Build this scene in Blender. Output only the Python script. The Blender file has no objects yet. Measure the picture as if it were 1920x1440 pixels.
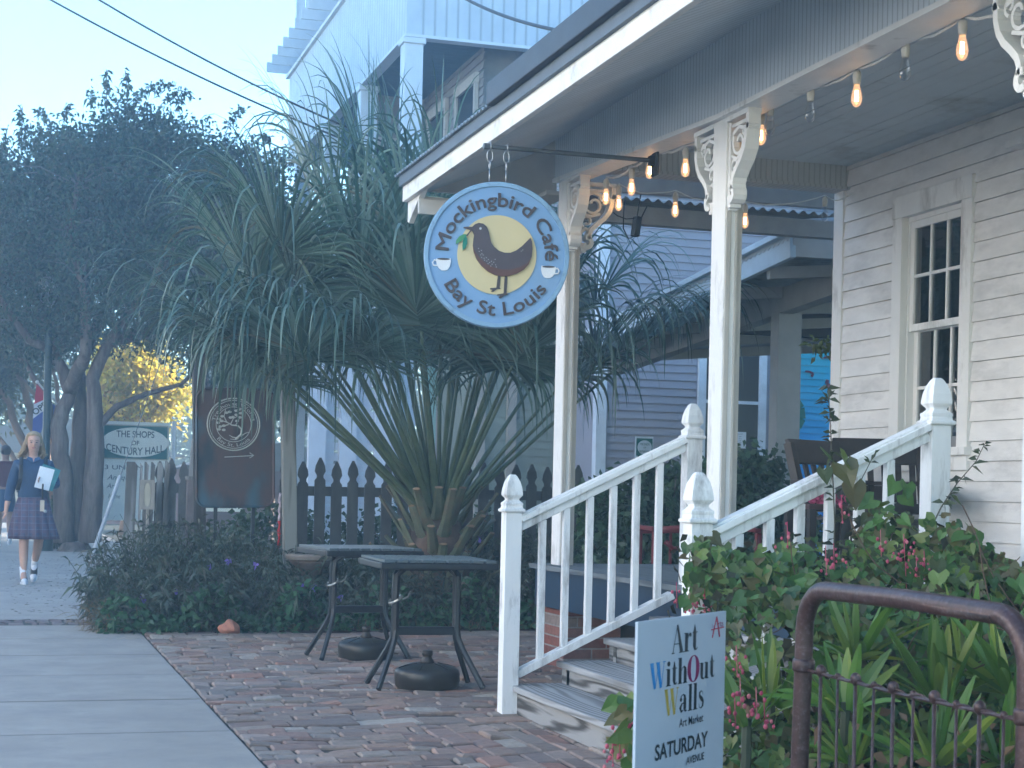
import bpy, math, random
import numpy as np
from mathutils import Vector, Matrix
R = math.radians
random.seed(7)
rng = np.random.default_rng(11)
sc = bpy.context.scene
COL = sc.collection

# ---------------------------------------------------------------- camera
F_PX, ROLL, YAW, HOR, HC = 3100.0, 0.022, R(17.14), 203.0, 1.12
SA, CA = math.sin(YAW), math.cos(YAW)
cam_d = bpy.data.cameras.new('camera')
cam = bpy.data.objects.new('camera', cam_d)
COL.objects.link(cam)
sc.camera = cam
cam_d.sensor_fit = 'HORIZONTAL'
cam_d.sensor_width = 36.0
cam_d.lens = 36.0 * F_PX / 1920.0
cam_d.shift_y = HOR / 1920.0
cam_d.shift_x = HOR * ROLL / 1920.0
cam_d.clip_start = 0.05
cam_d.clip_end = 2000
fw = Vector((SA, CA, 0)); rt = Vector((CA, -SA, 0)); up = Vector((0, 0, 1))
rt2 = rt * math.cos(ROLL) - up * math.sin(ROLL) * -1.0
up2 = up * math.cos(ROLL) - rt * math.sin(ROLL)
mw = Matrix((rt2, up2, -fw)).transposed().to_4x4()
mw.translation = Vector((0, 0, HC))
cam.matrix_world = mw
cam_d.dof.use_dof = True
cam_d.dof.focus_distance = 8.6
cam_d.dof.aperture_fstop = 14

def at(px, py, X=None, Y=None, Z=None, H=None):
    """world point seen at photograph pixel (px, py) on the plane X=, Y=, height H= or depth Z="""
    u = ((px - 960) + (py - 720) * ROLL) / F_PX
    v = ((py - 720) - ROLL * (px - 960) - HOR) / F_PX
    kx, ky = SA + u * CA, CA - u * SA
    if X is not None: Z = X / kx
    elif Y is not None: Z = Y / ky
    elif H is not None: Z = (HC - H) / v
    return Vector((Z * kx, Z * ky, HC - v * Z))

# ---------------------------------------------------------------- world, sun
SUN_EL, SUN_AZ = R(17), R(82)          # azimuth measured from +Y towards +X
w = bpy.data.worlds.new('World'); sc.world = w; w.use_nodes = True
nt = w.node_tree
sky = nt.nodes.new('ShaderNodeTexSky'); sky.sky_type = 'NISHITA'; sky.sun_disc = False
sky.sun_elevation = SUN_EL; sky.sun_rotation = SUN_AZ
sky.air_density = 1.1; sky.dust_density = 0.0; sky.ozone_density = 4.2
bg = nt.nodes['Background']
tint = nt.nodes.new('ShaderNodeMix'); tint.data_type = 'RGBA'; tint.blend_type = 'MULTIPLY'; tint.inputs[0].default_value = 1.0
tint.inputs[7].default_value = (0.86, 0.985, 0.985, 1)
nt.links.new(sky.outputs[0], tint.inputs[6]); nt.links.new(tint.outputs[2], bg.inputs[0]); bg.inputs[1].default_value = 0.13
sd = bpy.data.lights.new('sun', 'SUN'); sd.energy = 5.0; sd.angle = R(0.5); sd.color = (1.0, 0.90, 0.78)
sun = bpy.data.objects.new('sun', sd); COL.objects.link(sun)
sdir = Vector((math.sin(SUN_AZ) * math.cos(SUN_EL), math.cos(SUN_AZ) * math.cos(SUN_EL), math.sin(SUN_EL)))
sun.rotation_euler = sdir.to_track_quat('Z', 'Y').to_euler()
vs = sc.view_settings
vs.view_transform = 'Standard'; vs.look = 'None'; vs.gamma = 1.0; vs.exposure = 2.45
sc.cycles.use_denoising = True
sc.cycles.max_bounces = 6; sc.cycles.diffuse_bounces = 3; sc.cycles.transparent_max_bounces = 12
sc.cycles.volume_bounces = 1

# ---------------------------------------------------------------- materials
def nodes(m):
    m.use_nodes = True
    return m.node_tree, m.node_tree.nodes['Principled BSDF']
def N(t, kind, **k):
    n = t.nodes.new('ShaderNode' + kind)
    for a, b in k.items():
        if a in n.inputs: n.inputs[a].default_value = b
        else: setattr(n, a, b)
    return n
def rgba(c): return (c[0], c[1], c[2], 1.0)
def coords(t, sc3=(1, 1, 1), rot=(0, 0, 0)):
    tc = N(t, 'TexCoord'); mp = N(t, 'Mapping')
    mp.inputs['Scale'].default_value = sc3; mp.inputs['Rotation'].default_value = rot
    t.links.new(tc.outputs['Object'], mp.inputs['Vector'])
    return mp.outputs['Vector']
def mixc(t, fac, a, b, blend='MIX'):
    m = t.nodes.new('ShaderNodeMix'); m.data_type = 'RGBA'; m.blend_type = blend
    for s, v in ((m.inputs[0], fac), (m.inputs[6], a), (m.inputs[7], b)):
        if isinstance(v, (int, float)): s.default_value = v
        elif isinstance(v, tuple): s.default_value = rgba(v)
        else: t.links.new(v, s)
    return m.outputs[2]
def ramp(t, fac, stops):
    r = t.nodes.new('ShaderNodeValToRGB'); t.links.new(fac, r.inputs[0])
    e = r.color_ramp.elements
    while len(e) < len(stops): e.new(0.5)
    for el, (p, c) in zip(e, stops):
        el.position = p; el.color = rgba(c) if isinstance(c, tuple) else (c, c, c, 1)
    return r.outputs[0]
def bump(t, bsdf, h, s=0.3, d=0.01):
    b = N(t, 'Bump', Strength=s, Distance=d); t.links.new(h, b.inputs['Height'])
    t.links.new(b.outputs[0], bsdf.inputs['Normal'])
MATS = {}
def mat(name, col, rough=.6, var=.12, scale=6., bmp=.15, metal=0., spec=.4, dirt=None, damt=.5, dscale=2., stretch=(1, 1, 1)):
    if name in MATS: return MATS[name]
    m = bpy.data.materials.new(name); t, b = nodes(m)
    v = coords(t, stretch)
    n = N(t, 'TexNoise', Scale=scale, Detail=6.0, Roughness=.6); t.links.new(v, n.inputs['Vector'])
    lo = tuple(c * (1 - var) for c in col); hi = tuple(min(1, c * (1 + var)) for c in col)
    c = ramp(t, n.outputs[0], [(.3, lo), (.7, hi)])
    if dirt:
        n2 = N(t, 'TexNoise', Scale=dscale, Detail=10.0, Roughness=.7); t.links.new(v, n2.inputs['Vector'])
        f = ramp(t, n2.outputs[0], [(.62 - .25 * damt, 0.0), (.80 - .15 * damt, 1.0)])
        c = mixc(t, f, c, dirt)
    t.links.new(c, b.inputs['Base Color'])
    b.inputs['Roughness'].default_value = rough; b.inputs['Metallic'].default_value = metal
    b.inputs['Specular IOR Level'].default_value = spec
    if bmp: bump(t, b, n.outputs[0], bmp, .004)
    MATS[name] = m
    return m
def wood(name, col, col2, axis=0, scale=1., rough=.8, bmp=.35, dist=3.5):
    if name in MATS: return MATS[name]
    m = bpy.data.materials.new(name); t, b = nodes(m)
    s = [14, 14, 14]; s[axis] = 1.2
    v = coords(t, tuple(q * scale for q in s))
    n0 = N(t, 'TexNoise', Scale=.5, Detail=2.0); t.links.new(v, n0.inputs['Vector'])
    vm = N(t, 'VectorMath', operation='ADD'); t.links.new(v, vm.inputs[0]); 
    sc_ = N(t, 'VectorMath', operation='SCALE'); t.links.new(n0.outputs['Color'], sc_.inputs[0]); sc_.inputs['Scale'].default_value = 2.2
    t.links.new(sc_.outputs[0], vm.inputs[1])
    wv = N(t, 'TexWave', Scale=.9, Distortion=dist, Detail=3.0); wv.wave_type = 'RINGS'
    wv.rings_direction = 'XYZ'[axis]
    t.links.new(vm.outputs[0], wv.inputs['Vector'])
    n = N(t, 'TexNoise', Scale=3.0, Detail=8.0, Roughness=.7); t.links.new(v, n.inputs['Vector'])
    f = mixc(t, .45, wv.outputs['Color'], n.outputs['Color'])
    c = ramp(t, f, [(.25, col2), (.65, col)])
    t.links.new(c, b.inputs['Base Color']); b.inputs['Roughness'].default_value = rough
    b.inputs['Specular IOR Level'].default_value = .25
    bump(t, b, f, bmp, .004)
    MATS[name] = m
    return m
def leafmat(name, cols, trans=.35, rough=.5, spec=.4):
    """per-leaf colour variation + translucency"""
    if name in MATS: return MATS[name]
    m = bpy.data.materials.new(name); t, b = nodes(m)
    g = N(t, 'NewGeometry')
    k = len(cols)
    c = ramp(t, g.outputs['Random Per Island'], [(i / max(1, k - 1), cols[i]) for i in range(k)])
    v = coords(t); n = N(t, 'TexNoise', Scale=1.7, Detail=3.0); t.links.new(v, n.inputs['Vector'])
    f = ramp(t, n.outputs[0], [(.3, .65), (.7, 1.25)])
    c = mixc(t, 1.0, c, f, 'MULTIPLY')
    t.links.new(c, b.inputs['Base Color']); b.inputs['Roughness'].default_value = rough
    b.inputs['Specular IOR Level'].default_value = spec
    if trans:
        tr = N(t, 'BsdfTranslucent'); t.links.new(c, tr.inputs[0])
        mx = N(t, 'MixShader'); mx.inputs[0].default_value = trans
        t.links.new(b.outputs[0], mx.inputs[1]); t.links.new(tr.outputs[0], mx.inputs[2])
        t.links.new(mx.outputs[0], t.nodes['Material Output'].inputs[0])
    MATS[name] = m
    return m

# ---------------------------------------------------------------- mesh building
class MB:
    def __init__(s): s.v = []; s.f = []; s.n = 0
    def add(s, vs, fs):
        vs = np.asarray(vs, float).reshape(-1, 3)
        if isinstance(fs, np.ndarray): s.f.append(fs + s.n)
        else:
            by = {}
            for f in fs: by.setdefault(len(f), []).append(f)
            for k, a in by.items(): s.f.append(np.array(a, int) + s.n)
        s.v.append(vs); s.n += len(vs); return s
    def box(s, x0, x1, y0, y1, z0, z1):
        v = [(x, y, z) for z in (z0, z1) for y in (y0, y1) for x in (x0, x1)]
        return s.add(v, [(0, 2, 3, 1), (4, 5, 7, 6), (0, 1, 5, 4), (2, 6, 7, 3), (0, 4, 6, 2), (1, 3, 7, 5)])
    def obox(s, c, size, rz=0., rx=0., ry=0.):
        m = Matrix.Rotation(rz, 3, 'Z') @ Matrix.Rotation(ry, 3, 'Y') @ Matrix.Rotation(rx, 3, 'X')
        v = [m @ Vector((x * size[0] / 2, y * size[1] / 2, z * size[2] / 2)) + Vector(c) for z in (-1, 1) for y in (-1, 1) for x in (-1, 1)]
        return s.add([tuple(q) for q in v], [(0, 2, 3, 1), (4, 5, 7, 6), (0, 1, 5, 4), (2, 6, 7, 3), (0, 4, 6, 2), (1, 3, 7, 5)])
    def bar(s, a, b, wd, ht, upv=(0, 0, 1)):
        a = Vector(a); b = Vector(b); d = (b - a).normalized(); sd_ = d.cross(Vector(upv)).normalized(); u_ = sd_.cross(d)
        v = []
        for p in (a, b):
            for i, j in ((-1, -1), (1, -1), (1, 1), (-1, 1)): v.append(tuple(p + sd_ * i * wd / 2 + u_ * j * ht / 2))
        return s.add(v, [(3, 2, 1, 0), (4, 5, 6, 7), (0, 1, 5, 4), (1, 2, 6, 5), (2, 3, 7, 6), (3, 0, 4, 7)])
    def tube(s, pts, r, n=8, cap=True, flat=1.0):
        P = [Vector(p) for p in pts]; k = len(P)
        if not hasattr(r, '__len__'): r = [r] * k
        t0 = (P[1] - P[0]).normalized()
        a = Vector((0, 0, 1)) if abs(t0.z) < .9 else Vector((1, 0, 0))
        nx = t0.cross(a).normalized(); V = []
        for i in range(k):
            t = (P[min(i + 1, k - 1)] - P[max(i - 1, 0)])
            if t.length < 1e-9: t = t0
            t = t.normalized(); nx = (nx - t * nx.dot(t))
            nx = nx.normalized() if nx.length > 1e-6 else t.orthogonal().normalized()
            ny = t.cross(nx)
            for j in range(n):
                q = 2 * math.pi * j / n
                V.append(tuple(P[i] + nx * math.cos(q) * r[i] + ny * math.sin(q) * r[i] * flat))
        Fq = [(i * n + j, i * n + (j + 1) % n, (i + 1) * n + (j + 1) % n, (i + 1) * n + j) for i in range(k - 1) for j in range(n)]
        if cap: Fq += [tuple(range(n))[::-1], tuple((k - 1) * n + j for j in range(n))]
        return s.add(V, Fq)
    def lathe(s, prof, c=(0, 0, 0), n=24, sq=False, rz=0.):
        """prof: (radius, z); sq: square section (newels)"""
        c = Vector(c); V = []
        if sq:
            n = 4; A = [math.pi / 4 + rz + i * math.pi / 2 for i in range(4)]; kk = math.sqrt(2)
        else: A = [2 * math.pi * i / n for i in range(n)]; kk = 1
        for r_, z in prof:
            for a in A: V.append((c.x + math.cos(a) * r_ * kk, c.y + math.sin(a) * r_ * kk, c.z + z))
        k = len(prof)
        Fq = [(i * n + j, i * n + (j + 1) % n, (i + 1) * n + (j + 1) % n, (i + 1) * n + j) for i in range(k - 1) for j in range(n)]
        Fq += [tuple(range(n))[::-1], tuple((k - 1) * n + j for j in range(n))]
        return s.add(V, Fq)
    def prism(s, poly, O, U, W, th):
        """2D polygon in frame O + a*U + b*W extruded by th along U x W"""
        O = Vector(O); U = Vector(U); W = Vector(W); Nn = U.cross(W).normalized() * th; k = len(poly)
        V = [tuple(O + U * a + W * b) for a, b in poly] + [tuple(O + U * a + W * b + Nn) for a, b in poly]
        area = sum(poly[i][0] * poly[(i + 1) % k][1] - poly[(i + 1) % k][0] * poly[i][1] for i in range(k))
        idx = list(range(k)) if area > 0 else list(range(k))[::-1]
        Fq = [tuple(idx[::-1]), tuple(i + k for i in idx)]
        for q in range(k):
            a, b = idx[q], idx[(q + 1) % k]
            Fq.append((a, b, b + k, a + k))
        return s.add(V, Fq)
    def sphere(s, c, r, n=12, m=8, sc3=(1, 1, 1)):
        V = []; c = Vector(c)
        for i in range(1, m):
            th = math.pi * i / m
            for j in range(n):
                p = 2 * math.pi * j / n
                V.append((c.x + r * sc3[0] * math.sin(th) * math.cos(p), c.y + r * sc3[1] * math.sin(th) * math.sin(p), c.z + r * sc3[2] * math.cos(th)))
        V.append((c.x, c.y, c.z + r * sc3[2])); V.append((c.x, c.y, c.z - r * sc3[2]))
        t_, b_ = len(V) - 2, len(V) - 1
        Fq = [(i * n + j, (i + 1) * n + j, (i + 1) * n + (j + 1) % n, i * n + (j + 1) % n) for i in range(m - 2) for j in range(n)]
        Fq += [(t_, j, (j + 1) % n) for j in range(n)] + [(b_, (m - 2) * n + (j + 1) % n, (m - 2) * n + j) for j in range(n)]
        return s.add(V, Fq)
    def leaves(s, C, L, W, D=None, dz=0., droop=.2):
        """rhombic leaves at C (n,3); L, W length and half width; D preferred direction (n,3) or None"""
        C = np.asarray(C, float); n = len(C)
        if n == 0: return s
        d = rng.normal(size=(n, 3)); d[:, 2] += dz
        if D is not None: d = d * .55 + np.asarray(D) * 1.0
        d /= np.linalg.norm(d, axis=1)[:, None] + 1e-9
        q = np.cross(d, rng.normal(size=(n, 3))); q /= np.linalg.norm(q, axis=1)[:, None] + 1e-9
        l = L * rng.uniform(.65, 1.3, (n, 1)); w_ = W * rng.uniform(.7, 1.25, (n, 1))
        a = C; b = C + d * l * .42 + q * w_; e = C + d * l; e[:, 2] -= (l * droop)[:, 0]; g = C + d * l * .42 - q * w_
        V = np.stack([a, b, e, g], 1).reshape(-1, 3)
        return s.add(V, np.arange(4 * n).reshape(-1, 4))
    def obj(s, name, m, parent=None, smooth=False, bevel=0., loc=None):
        me = bpy.data.meshes.new(name)
        V = np.concatenate(s.v) if s.v else np.zeros((0, 3))
        if loc is not None: V = V - np.array(loc)
        me.vertices.add(len(V)); me.vertices.foreach_set('co', V.ravel())
        tot = sum(f.size for f in s.f); me.loops.add(tot)
        me.loops.foreach_set('vertex_index', np.concatenate([f.ravel() for f in s.f]))
        cnt = np.concatenate([np.full(len(f), f.shape[1]) for f in s.f])
        me.polygons.add(len(cnt)); st = np.concatenate([[0], np.cumsum(cnt)[:-1]])
        me.polygons.foreach_set('loop_start', st); me.polygons.foreach_set('loop_total', cnt)
        me.polygons.foreach_set('use_smooth', np.full(len(cnt), bool(smooth)))
        me.update(calc_edges=True); me.validate()
        for q in (m if isinstance(m, (list, tuple)) else [m]): me.materials.append(q)
        o = bpy.data.objects.new(name, me); COL.objects.link(o)
        if loc is not None: o.location = loc
        if parent is not None: o.parent = parent
        if bevel:
            b = o.modifiers.new('bevel', 'BEVEL'); b.width = bevel; b.segments = 2; b.limit_method = 'ANGLE'; b.angle_limit = R(40)
        return o
def tag(o, label=None, cat=None, group=None, kind=None):
    if label: o['label'] = label
    if cat: o['category'] = cat
    if group: o['group'] = group
    if kind: o['kind'] = kind
    return o
def thing(name, label, cat, group=None, loc=(0, 0, 0), rz=0.):
    o = bpy.data.objects.new(name, None); COL.objects.link(o); o.empty_display_size = .1
    o.location = loc; o.rotation_euler = (0, 0, rz)
    return tag(o, label, cat, group)
def struct(o): o['kind'] = 'structure'; return o
def copy_tree(o, parent=None):
    c = o.copy(); COL.objects.link(c); c.parent = parent
    for ch in list(o.children): copy_tree(ch, c)
    return c
def siding(mb, p0, p1, n, z0, z1, e, holes=(), lip=.015, board=None):
    """lap boards on the wall from p0 to p1 (xy), outward normal n, holes = (s0, s1, za, zb)"""
    p0 = Vector((p0[0], p0[1], 0)); p1 = Vector((p1[0], p1[1], 0)); d = p1 - p0; Ls = d.length; d.normalize()
    n = Vector((n[0], n[1], 0)); z = z0
    while z < z1 - 1e-4:
        zt = min(z + e, z1); spans = [(0, Ls)]
        for (a, b, za, zb) in holes:
            if za < (z + zt) / 2 < zb:
                ns = []
                for (q, r_) in spans:
                    if b <= q or a >= r_: ns.append((q, r_))
                    else:
                        if a > q: ns.append((q, a))
                        if b < r_: ns.append((b, r_))
                spans = ns
        for (q, r_) in spans:
            A = p0 + d * q; B = p0 + d * r_; l = lip * random.uniform(.85, 1.2)
            v = [A + n * l + Vector((0, 0, z)), B + n * l + Vector((0, 0, z)), B + n * .001 + Vector((0, 0, zt - .0015)), A + n * .001 + Vector((0, 0, zt - .0015)),
                 A - n * .015 + Vector((0, 0, z + .002)), B - n * .015 + Vector((0, 0, z + .002))]
            mb.add([tuple(x) for x in v], [(0, 1, 2, 3), (4, 5, 1, 0)])
        z += e
    return mb
def text_arr(s, size=1., offset=0., extrude=0., spacing=1., align='LEFT', shear=0.):
    cu = bpy.data.curves.new('txt', 'FONT'); cu.body = s; cu.size = size; cu.offset = offset; cu.extrude = extrude
    cu.space_character = spacing; cu.align_x = align; cu.resolution_u = 4; cu.shear = shear
    o = bpy.data.objects.new('txt', cu); COL.objects.link(o)
    dg = bpy.context.evaluated_depsgraph_get(); me = bpy.data.meshes.new_from_object(o.evaluated_get(dg))
    V = np.array([v.co[:] for v in me.vertices]).reshape(-1, 3); Fc = [tuple(p.vertices) for p in me.polygons]
    bpy.data.objects.remove(o); bpy.data.curves.remove(cu); bpy.data.meshes.remove(me)
    return V, Fc
def text_flat(mb, s, O, U, W, height, width=None, off=0., ex=.001, align='LEFT', lift=.0015, shear=0., spacing=1.):
    """text in frame O + a*U + b*W; height = cap height in metres, width = total width or None"""
    V, Fc = text_arr(s, 1., off, 0., spacing, 'LEFT', shear)
    if len(V) == 0: return
    x0, x1 = V[:, 0].min(), V[:, 0].max(); k = height / .70
    kx = k if width is None else width / (x1 - x0)
    a = (V[:, 0] - x0) * kx; wd = (x1 - x0) * kx
    if align == 'CENTER': a -= wd / 2
    if align == 'RIGHT': a -= wd
    b = V[:, 1] * k
    U = np.array(Vector(U).normalized()); W = np.array(Vector(W).normalized()); Nn = np.cross(U, W)
    P = np.array(O) + a[:, None] * U + b[:, None] * W + Nn * lift
    mb.add(P, Fc)
def disc(c, r, n=48, a0=0., a1=2 * math.pi): return [(c[0] + r * math.cos(a0 + (a1 - a0) * i / n), c[1] + r * math.sin(a0 + (a1 - a0) * i / n)) for i in range(n)]

# palette
WHITE = mat('white_paint', (.78, .76, .73), .55, .06, 5, .1, dirt=(.33, .30, .27), damt=.28, dscale=5, stretch=(1, 1, .35))
WHITE2 = mat('weathered_white_paint', (.78, .77, .75), .65, .08, 6, .3, dirt=(.26, .23, .21), damt=.42, dscale=9, stretch=(1, 1, .22))
SIDING = mat('siding_white_paint', (.76, .73, .70), .6, .08, 4, .1, dirt=(.50, .48, .46), damt=.5, dscale=1.6, stretch=(1, 1, 3))
BLUESKIRT = mat('navy_blue_paint', (.012, .036, .07), .5, .15, 5, .1)
CEIL = mat('porch_ceiling_paint', (.56, .62, .66), .6, .05, 4, .05, dirt=(.33, .35, .36), damt=.3)
DARKMETAL = mat('black_powder_coat', (.018, .022, .026), .42, .2, 30, .1)
STEEL = mat('galvanised_steel', (.35, .36, .37), .4, .15, 20, .1, metal=.8)
GLASS = mat('dark_window_glass', (.014, .02, .028), .25, .1, 2, 0, spec=.25)
RUST = mat('rusty_brown_pipe', (.060, .032, .030), .38, .35, 45, .3, metal=.25, dirt=(.12, .10, .11), damt=.35, dscale=90)
BLACK = mat('black_plastic', (.012, .012, .014), .4, .1, 10, 0)
# ---------------------------------------------------------------- ground
g = MB(); g.box(-60, 90, -8, 140, -.4, -.03)
tag(g.obj('ground', mat('earth_ground', (.05, .045, .03), .95, .4, .8, .3, dirt=(.03, .045, .018), damt=.7, dscale=.3)), kind='structure')
CONC = mat('sidewalk_concrete', (.30, .28, .255), .9, .12, 2.0, .1, dirt=(.235, .225, .215), damt=.62, dscale=2.4)
for nm, q in (('x', 0),):
    t_ = CONC.node_tree; b_ = t_.nodes['Principled BSDF']
    nz = N(t_, 'TexNoise', Scale=160.0, Detail=3.0); t_.links.new(coords(t_), nz.inputs['Vector']); bump(t_, b_, nz.outputs[0], .35, .003)
sw = MB(); Yj = [7.62 - 1.165 * i for i in range(8, -1, -1)] + [8.785, 9.95, 11.12, 12.28, 13.44]
for a, b in zip(Yj[:-1], Yj[1:]): sw.box(-1.6, 1.04, a + .016, b - .016, -.12, random.uniform(-.002, .002))
yy = 13.96
while yy < 62:
    xr = 1.0 if yy < 14.8 else 2.2
    sw.box(-1.6, xr, yy + .006, min(yy + 1.5, 62) - .006, -.12, random.uniform(-.002, .002)); yy += 1.5
struct(sw.obj('sidewalk', CONC, bevel=.006))
jm = MB(); jm.box(-1.59, 1.03, -2, 61.9, -.11, -.005); struct(jm.obj('sidewalk_bed', mat('joint_dirt', (.05, .05, .048), .95)))
rd = MB(); rd.box(-8.2, -1.75, -8, 120, -.14, -.10); struct(rd.obj('road', mat('asphalt', (.05, .05, .052), .9, .2, 30, .3)))
kb = MB(); kb.box(-1.75, -1.6, -8, 120, -.14, .005); struct(kb.obj('kerb', mat('kerb_concrete', (.30, .30, .29), .85, .12, 3, .1), bevel=.01))

def brickmat(name, cols):
    m = bpy.data.materials.new(name); t, b = nodes(m)
    gm = N(t, 'NewGeometry'); k = len(cols)
    c = ramp(t, gm.outputs['Random Per Island'], [(i / (k - 1), cols[i]) for i in range(k)])
    n = N(t, 'TexNoise', Scale=22.0, Detail=8.0, Roughness=.7); t.links.new(coords(t), n.inputs['Vector'])
    c = mixc(t, .55, c, ramp(t, n.outputs[0], [(.3, .35), (.75, 1.25)]), 'MULTIPLY')
    n3 = N(t, 'TexNoise', Scale=2.2, Detail=4.0); t.links.new(coords(t), n3.inputs['Vector'])
    c = mixc(t, ramp(t, n3.outputs[0], [(.45, 0.0), (.75, .55)]), c, (.17, .165, .165))
    t.links.new(c, b.inputs['Base Color']); b.inputs['Roughness'].default_value = .85
    bump(t, b, n.outputs[0], .5, .006)
    return m
PAVE = brickmat('paving_brick', [(.29, .175, .14), (.21, .14, .115), (.31, .21, .165), (.23, .18, .15), (.33, .165, .12), (.42, .36, .30), (.18, .12, .10), (.29, .23, .19), (.34, .215, .16)])
def bricks(mb, x0, x1, y0, y1, bx, by, along='x', gap=.008, z=0.):
    """running bond; along = axis of the courses"""
    r = 0
    if along == 'x':
        y = y0
        while y < y1 - .01:
            x = x0 - (bx / 2 if r % 2 else 0) - random.uniform(0, .03); hy = by * random.uniform(.93, 1.05)
            while x < x1:
                w_ = bx * random.uniform(.78, 1.25); a, b = max(x, x0), min(x + w_, x1)
                if b - a > .02: pv(mb, a, b, y, min(y + hy, y1), gap, z)
                x += w_
            y += hy; r += 1
    else:
        x = x0
        while x < x1 - .01:
            y = y0 - (by / 2 if r % 2 else 0) - random.uniform(0, .03); hx = bx * random.uniform(.95, 1.05)
            while y < y1:
                w_ = by * random.uniform(.9, 1.1); a, b = max(y, y0), min(y + w_, y1)
                if b - a > .02: pv(mb, x, min(x + hx, x1), a, b, gap, z)
                y += w_
            x += hx; r += 1
def pv(mb, x0, x1, y0, y1, gap, z):
    h = gap / 2; zz = z + random.gauss(0, .0035); t1, t2 = random.gauss(0, .003), random.gauss(0, .003); c = .008
    j = lambda: random.gauss(0, .0028)
    x0 += j(); x1 += j(); y0 += j(); y1 += j()
    lo = [(x0 + h, y0 + h), (x1 - h, y0 + h), (x1 - h, y1 - h), (x0 + h, y1 - h)]
    hi = [(x0 + h + c, y0 + h + c), (x1 - h - c, y0 + h + c), (x1 - h - c, y1 - h - c), (x0 + h + c, y1 - h - c)]
    s4 = (-t1 - t2, t1 - t2, t1 + t2, -t1 + t2)
    v = [(a, b, z - .05) for a, b in lo] + [(a, b, zz - .006 + q) for (a, b), q in zip(lo, s4)] + [(a, b, zz + q) for (a, b), q in zip(hi, s4)]
    mb.add(v, [(0, 1, 5, 4), (1, 2, 6, 5), (2, 3, 7, 6), (3, 0, 4, 7), (4, 5, 9, 8), (5, 6, 10, 9), (6, 7, 11, 10), (7, 4, 8, 11), (8, 9, 10, 11)])
pb = MB()
bricks(pb, 1.05, 1.93, 1.0, 7.72, .17, .115)
bricks(pb, 1.05, 4.6, 7.92, 12.05, .17, .115)
bricks(pb, 1.05, 4.6, 7.72, 7.92, .30, .20)
bricks(pb, 1.05, 4.8, 12.05, 12.75, .20, .23)
bricks(pb, 1.93, 3.2, 1.0, 7.72, .11, .22, 'y')
struct(pb.obj('brick_paving', PAVE))
bb = MB(); bb.box(1.04, 4.8, .9, 12.76, -.2, -.011); struct(bb.obj('paving_sand', mat('joint_sand', (.045, .04, .036), .95, .3, 20, .2)))
bd = MB(); bricks(bd, -1.6, 1.0, 13.45, 13.95, .11, .25, 'x', .012)
struct(bd.obj('brick_band', brickmat('band_brick', [(.15, .10, .10), (.19, .15, .15), (.12, .09, .09)])))
bd2 = MB(); bd2.box(-1.59, 1.0, 13.452, 13.948, -.1, -.008); struct(bd2.obj('band_mortar', mat('joint_sand2', (.2, .2, .2), .9)))

# ---------------------------------------------------------------- cafe house with porch
HX, FX, FZ = 5.5, 3.36, .655
house = thing('cafe_house', 'white clapboard cafe house with raised porch, hanging round sign and blue floor skirt', 'house')
# siding wall with window and door opening
WY0, WY1, WZ0, WZ1 = 8.57, 9.48, 1.42, 3.07
wl = MB(); siding(wl, (HX, 10.25), (HX, -1.5), (-1, 0), FZ, 3.42, .118, holes=[(10.25 - WY1 + .02, 10.25 - WY0 - .02, WZ0, WZ1 - .02), (10.25 - 7.9, 10.25 - 6.9, FZ, 3.0)])
siding(wl, (HX + 4, 10.25), (HX, 10.25), (0, 1), .1, 3.42, .118)
wl.obj('siding', SIDING, house)
wb = MB(); wb.box(HX + .03, HX + .12, -1.5, WY0 + .1, FZ, 3.42); wb.box(HX + .03, HX + .12, WY1 - .1, 10.2, .1, 3.42)
wb.box(HX + .03, HX + .12, WY0 + .1, WY1 - .1, .1, WZ0 + .1); wb.box(HX + .03, HX + .12, WY0 + .1, WY1 - .1, WZ1 - .12, 3.42)
wb.box(HX + .03, HX + 4, -1.6, -1.5, .1, 5); wb.box(HX + 3.9, HX + 4, -1.5, 10.2, .1, 5)
wb.obj('wall', mat('inner_wall', (.22, .22, .22), .8), house)
ct = MB(); ct.box(HX - .022, HX + .03, 10.16, 10.29, .1, 3.37); ct.obj('corner_board', WHITE, house, bevel=.003)
# window
win = MB()
T = .115
win.box(HX - .03, HX + .02, WY0, WY0 + T, WZ0 + .03, WZ1 - .14); win.box(HX - .03, HX + .02, WY1 - T, WY1, WZ0 + .03, WZ1 - .14)
win.box(HX - .034, HX + .02, WY0 - .005, WY1 + .005, WZ1 - .14, WZ1 + .0); win.box(HX - .06, HX + .04, WY0 - .02, WY1 + .02, WZ0 - .02, WZ0 + .03)
win.box(HX - .03, HX + .02, WY0, WY1, WZ0 - .11, WZ0 - .02)
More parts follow.
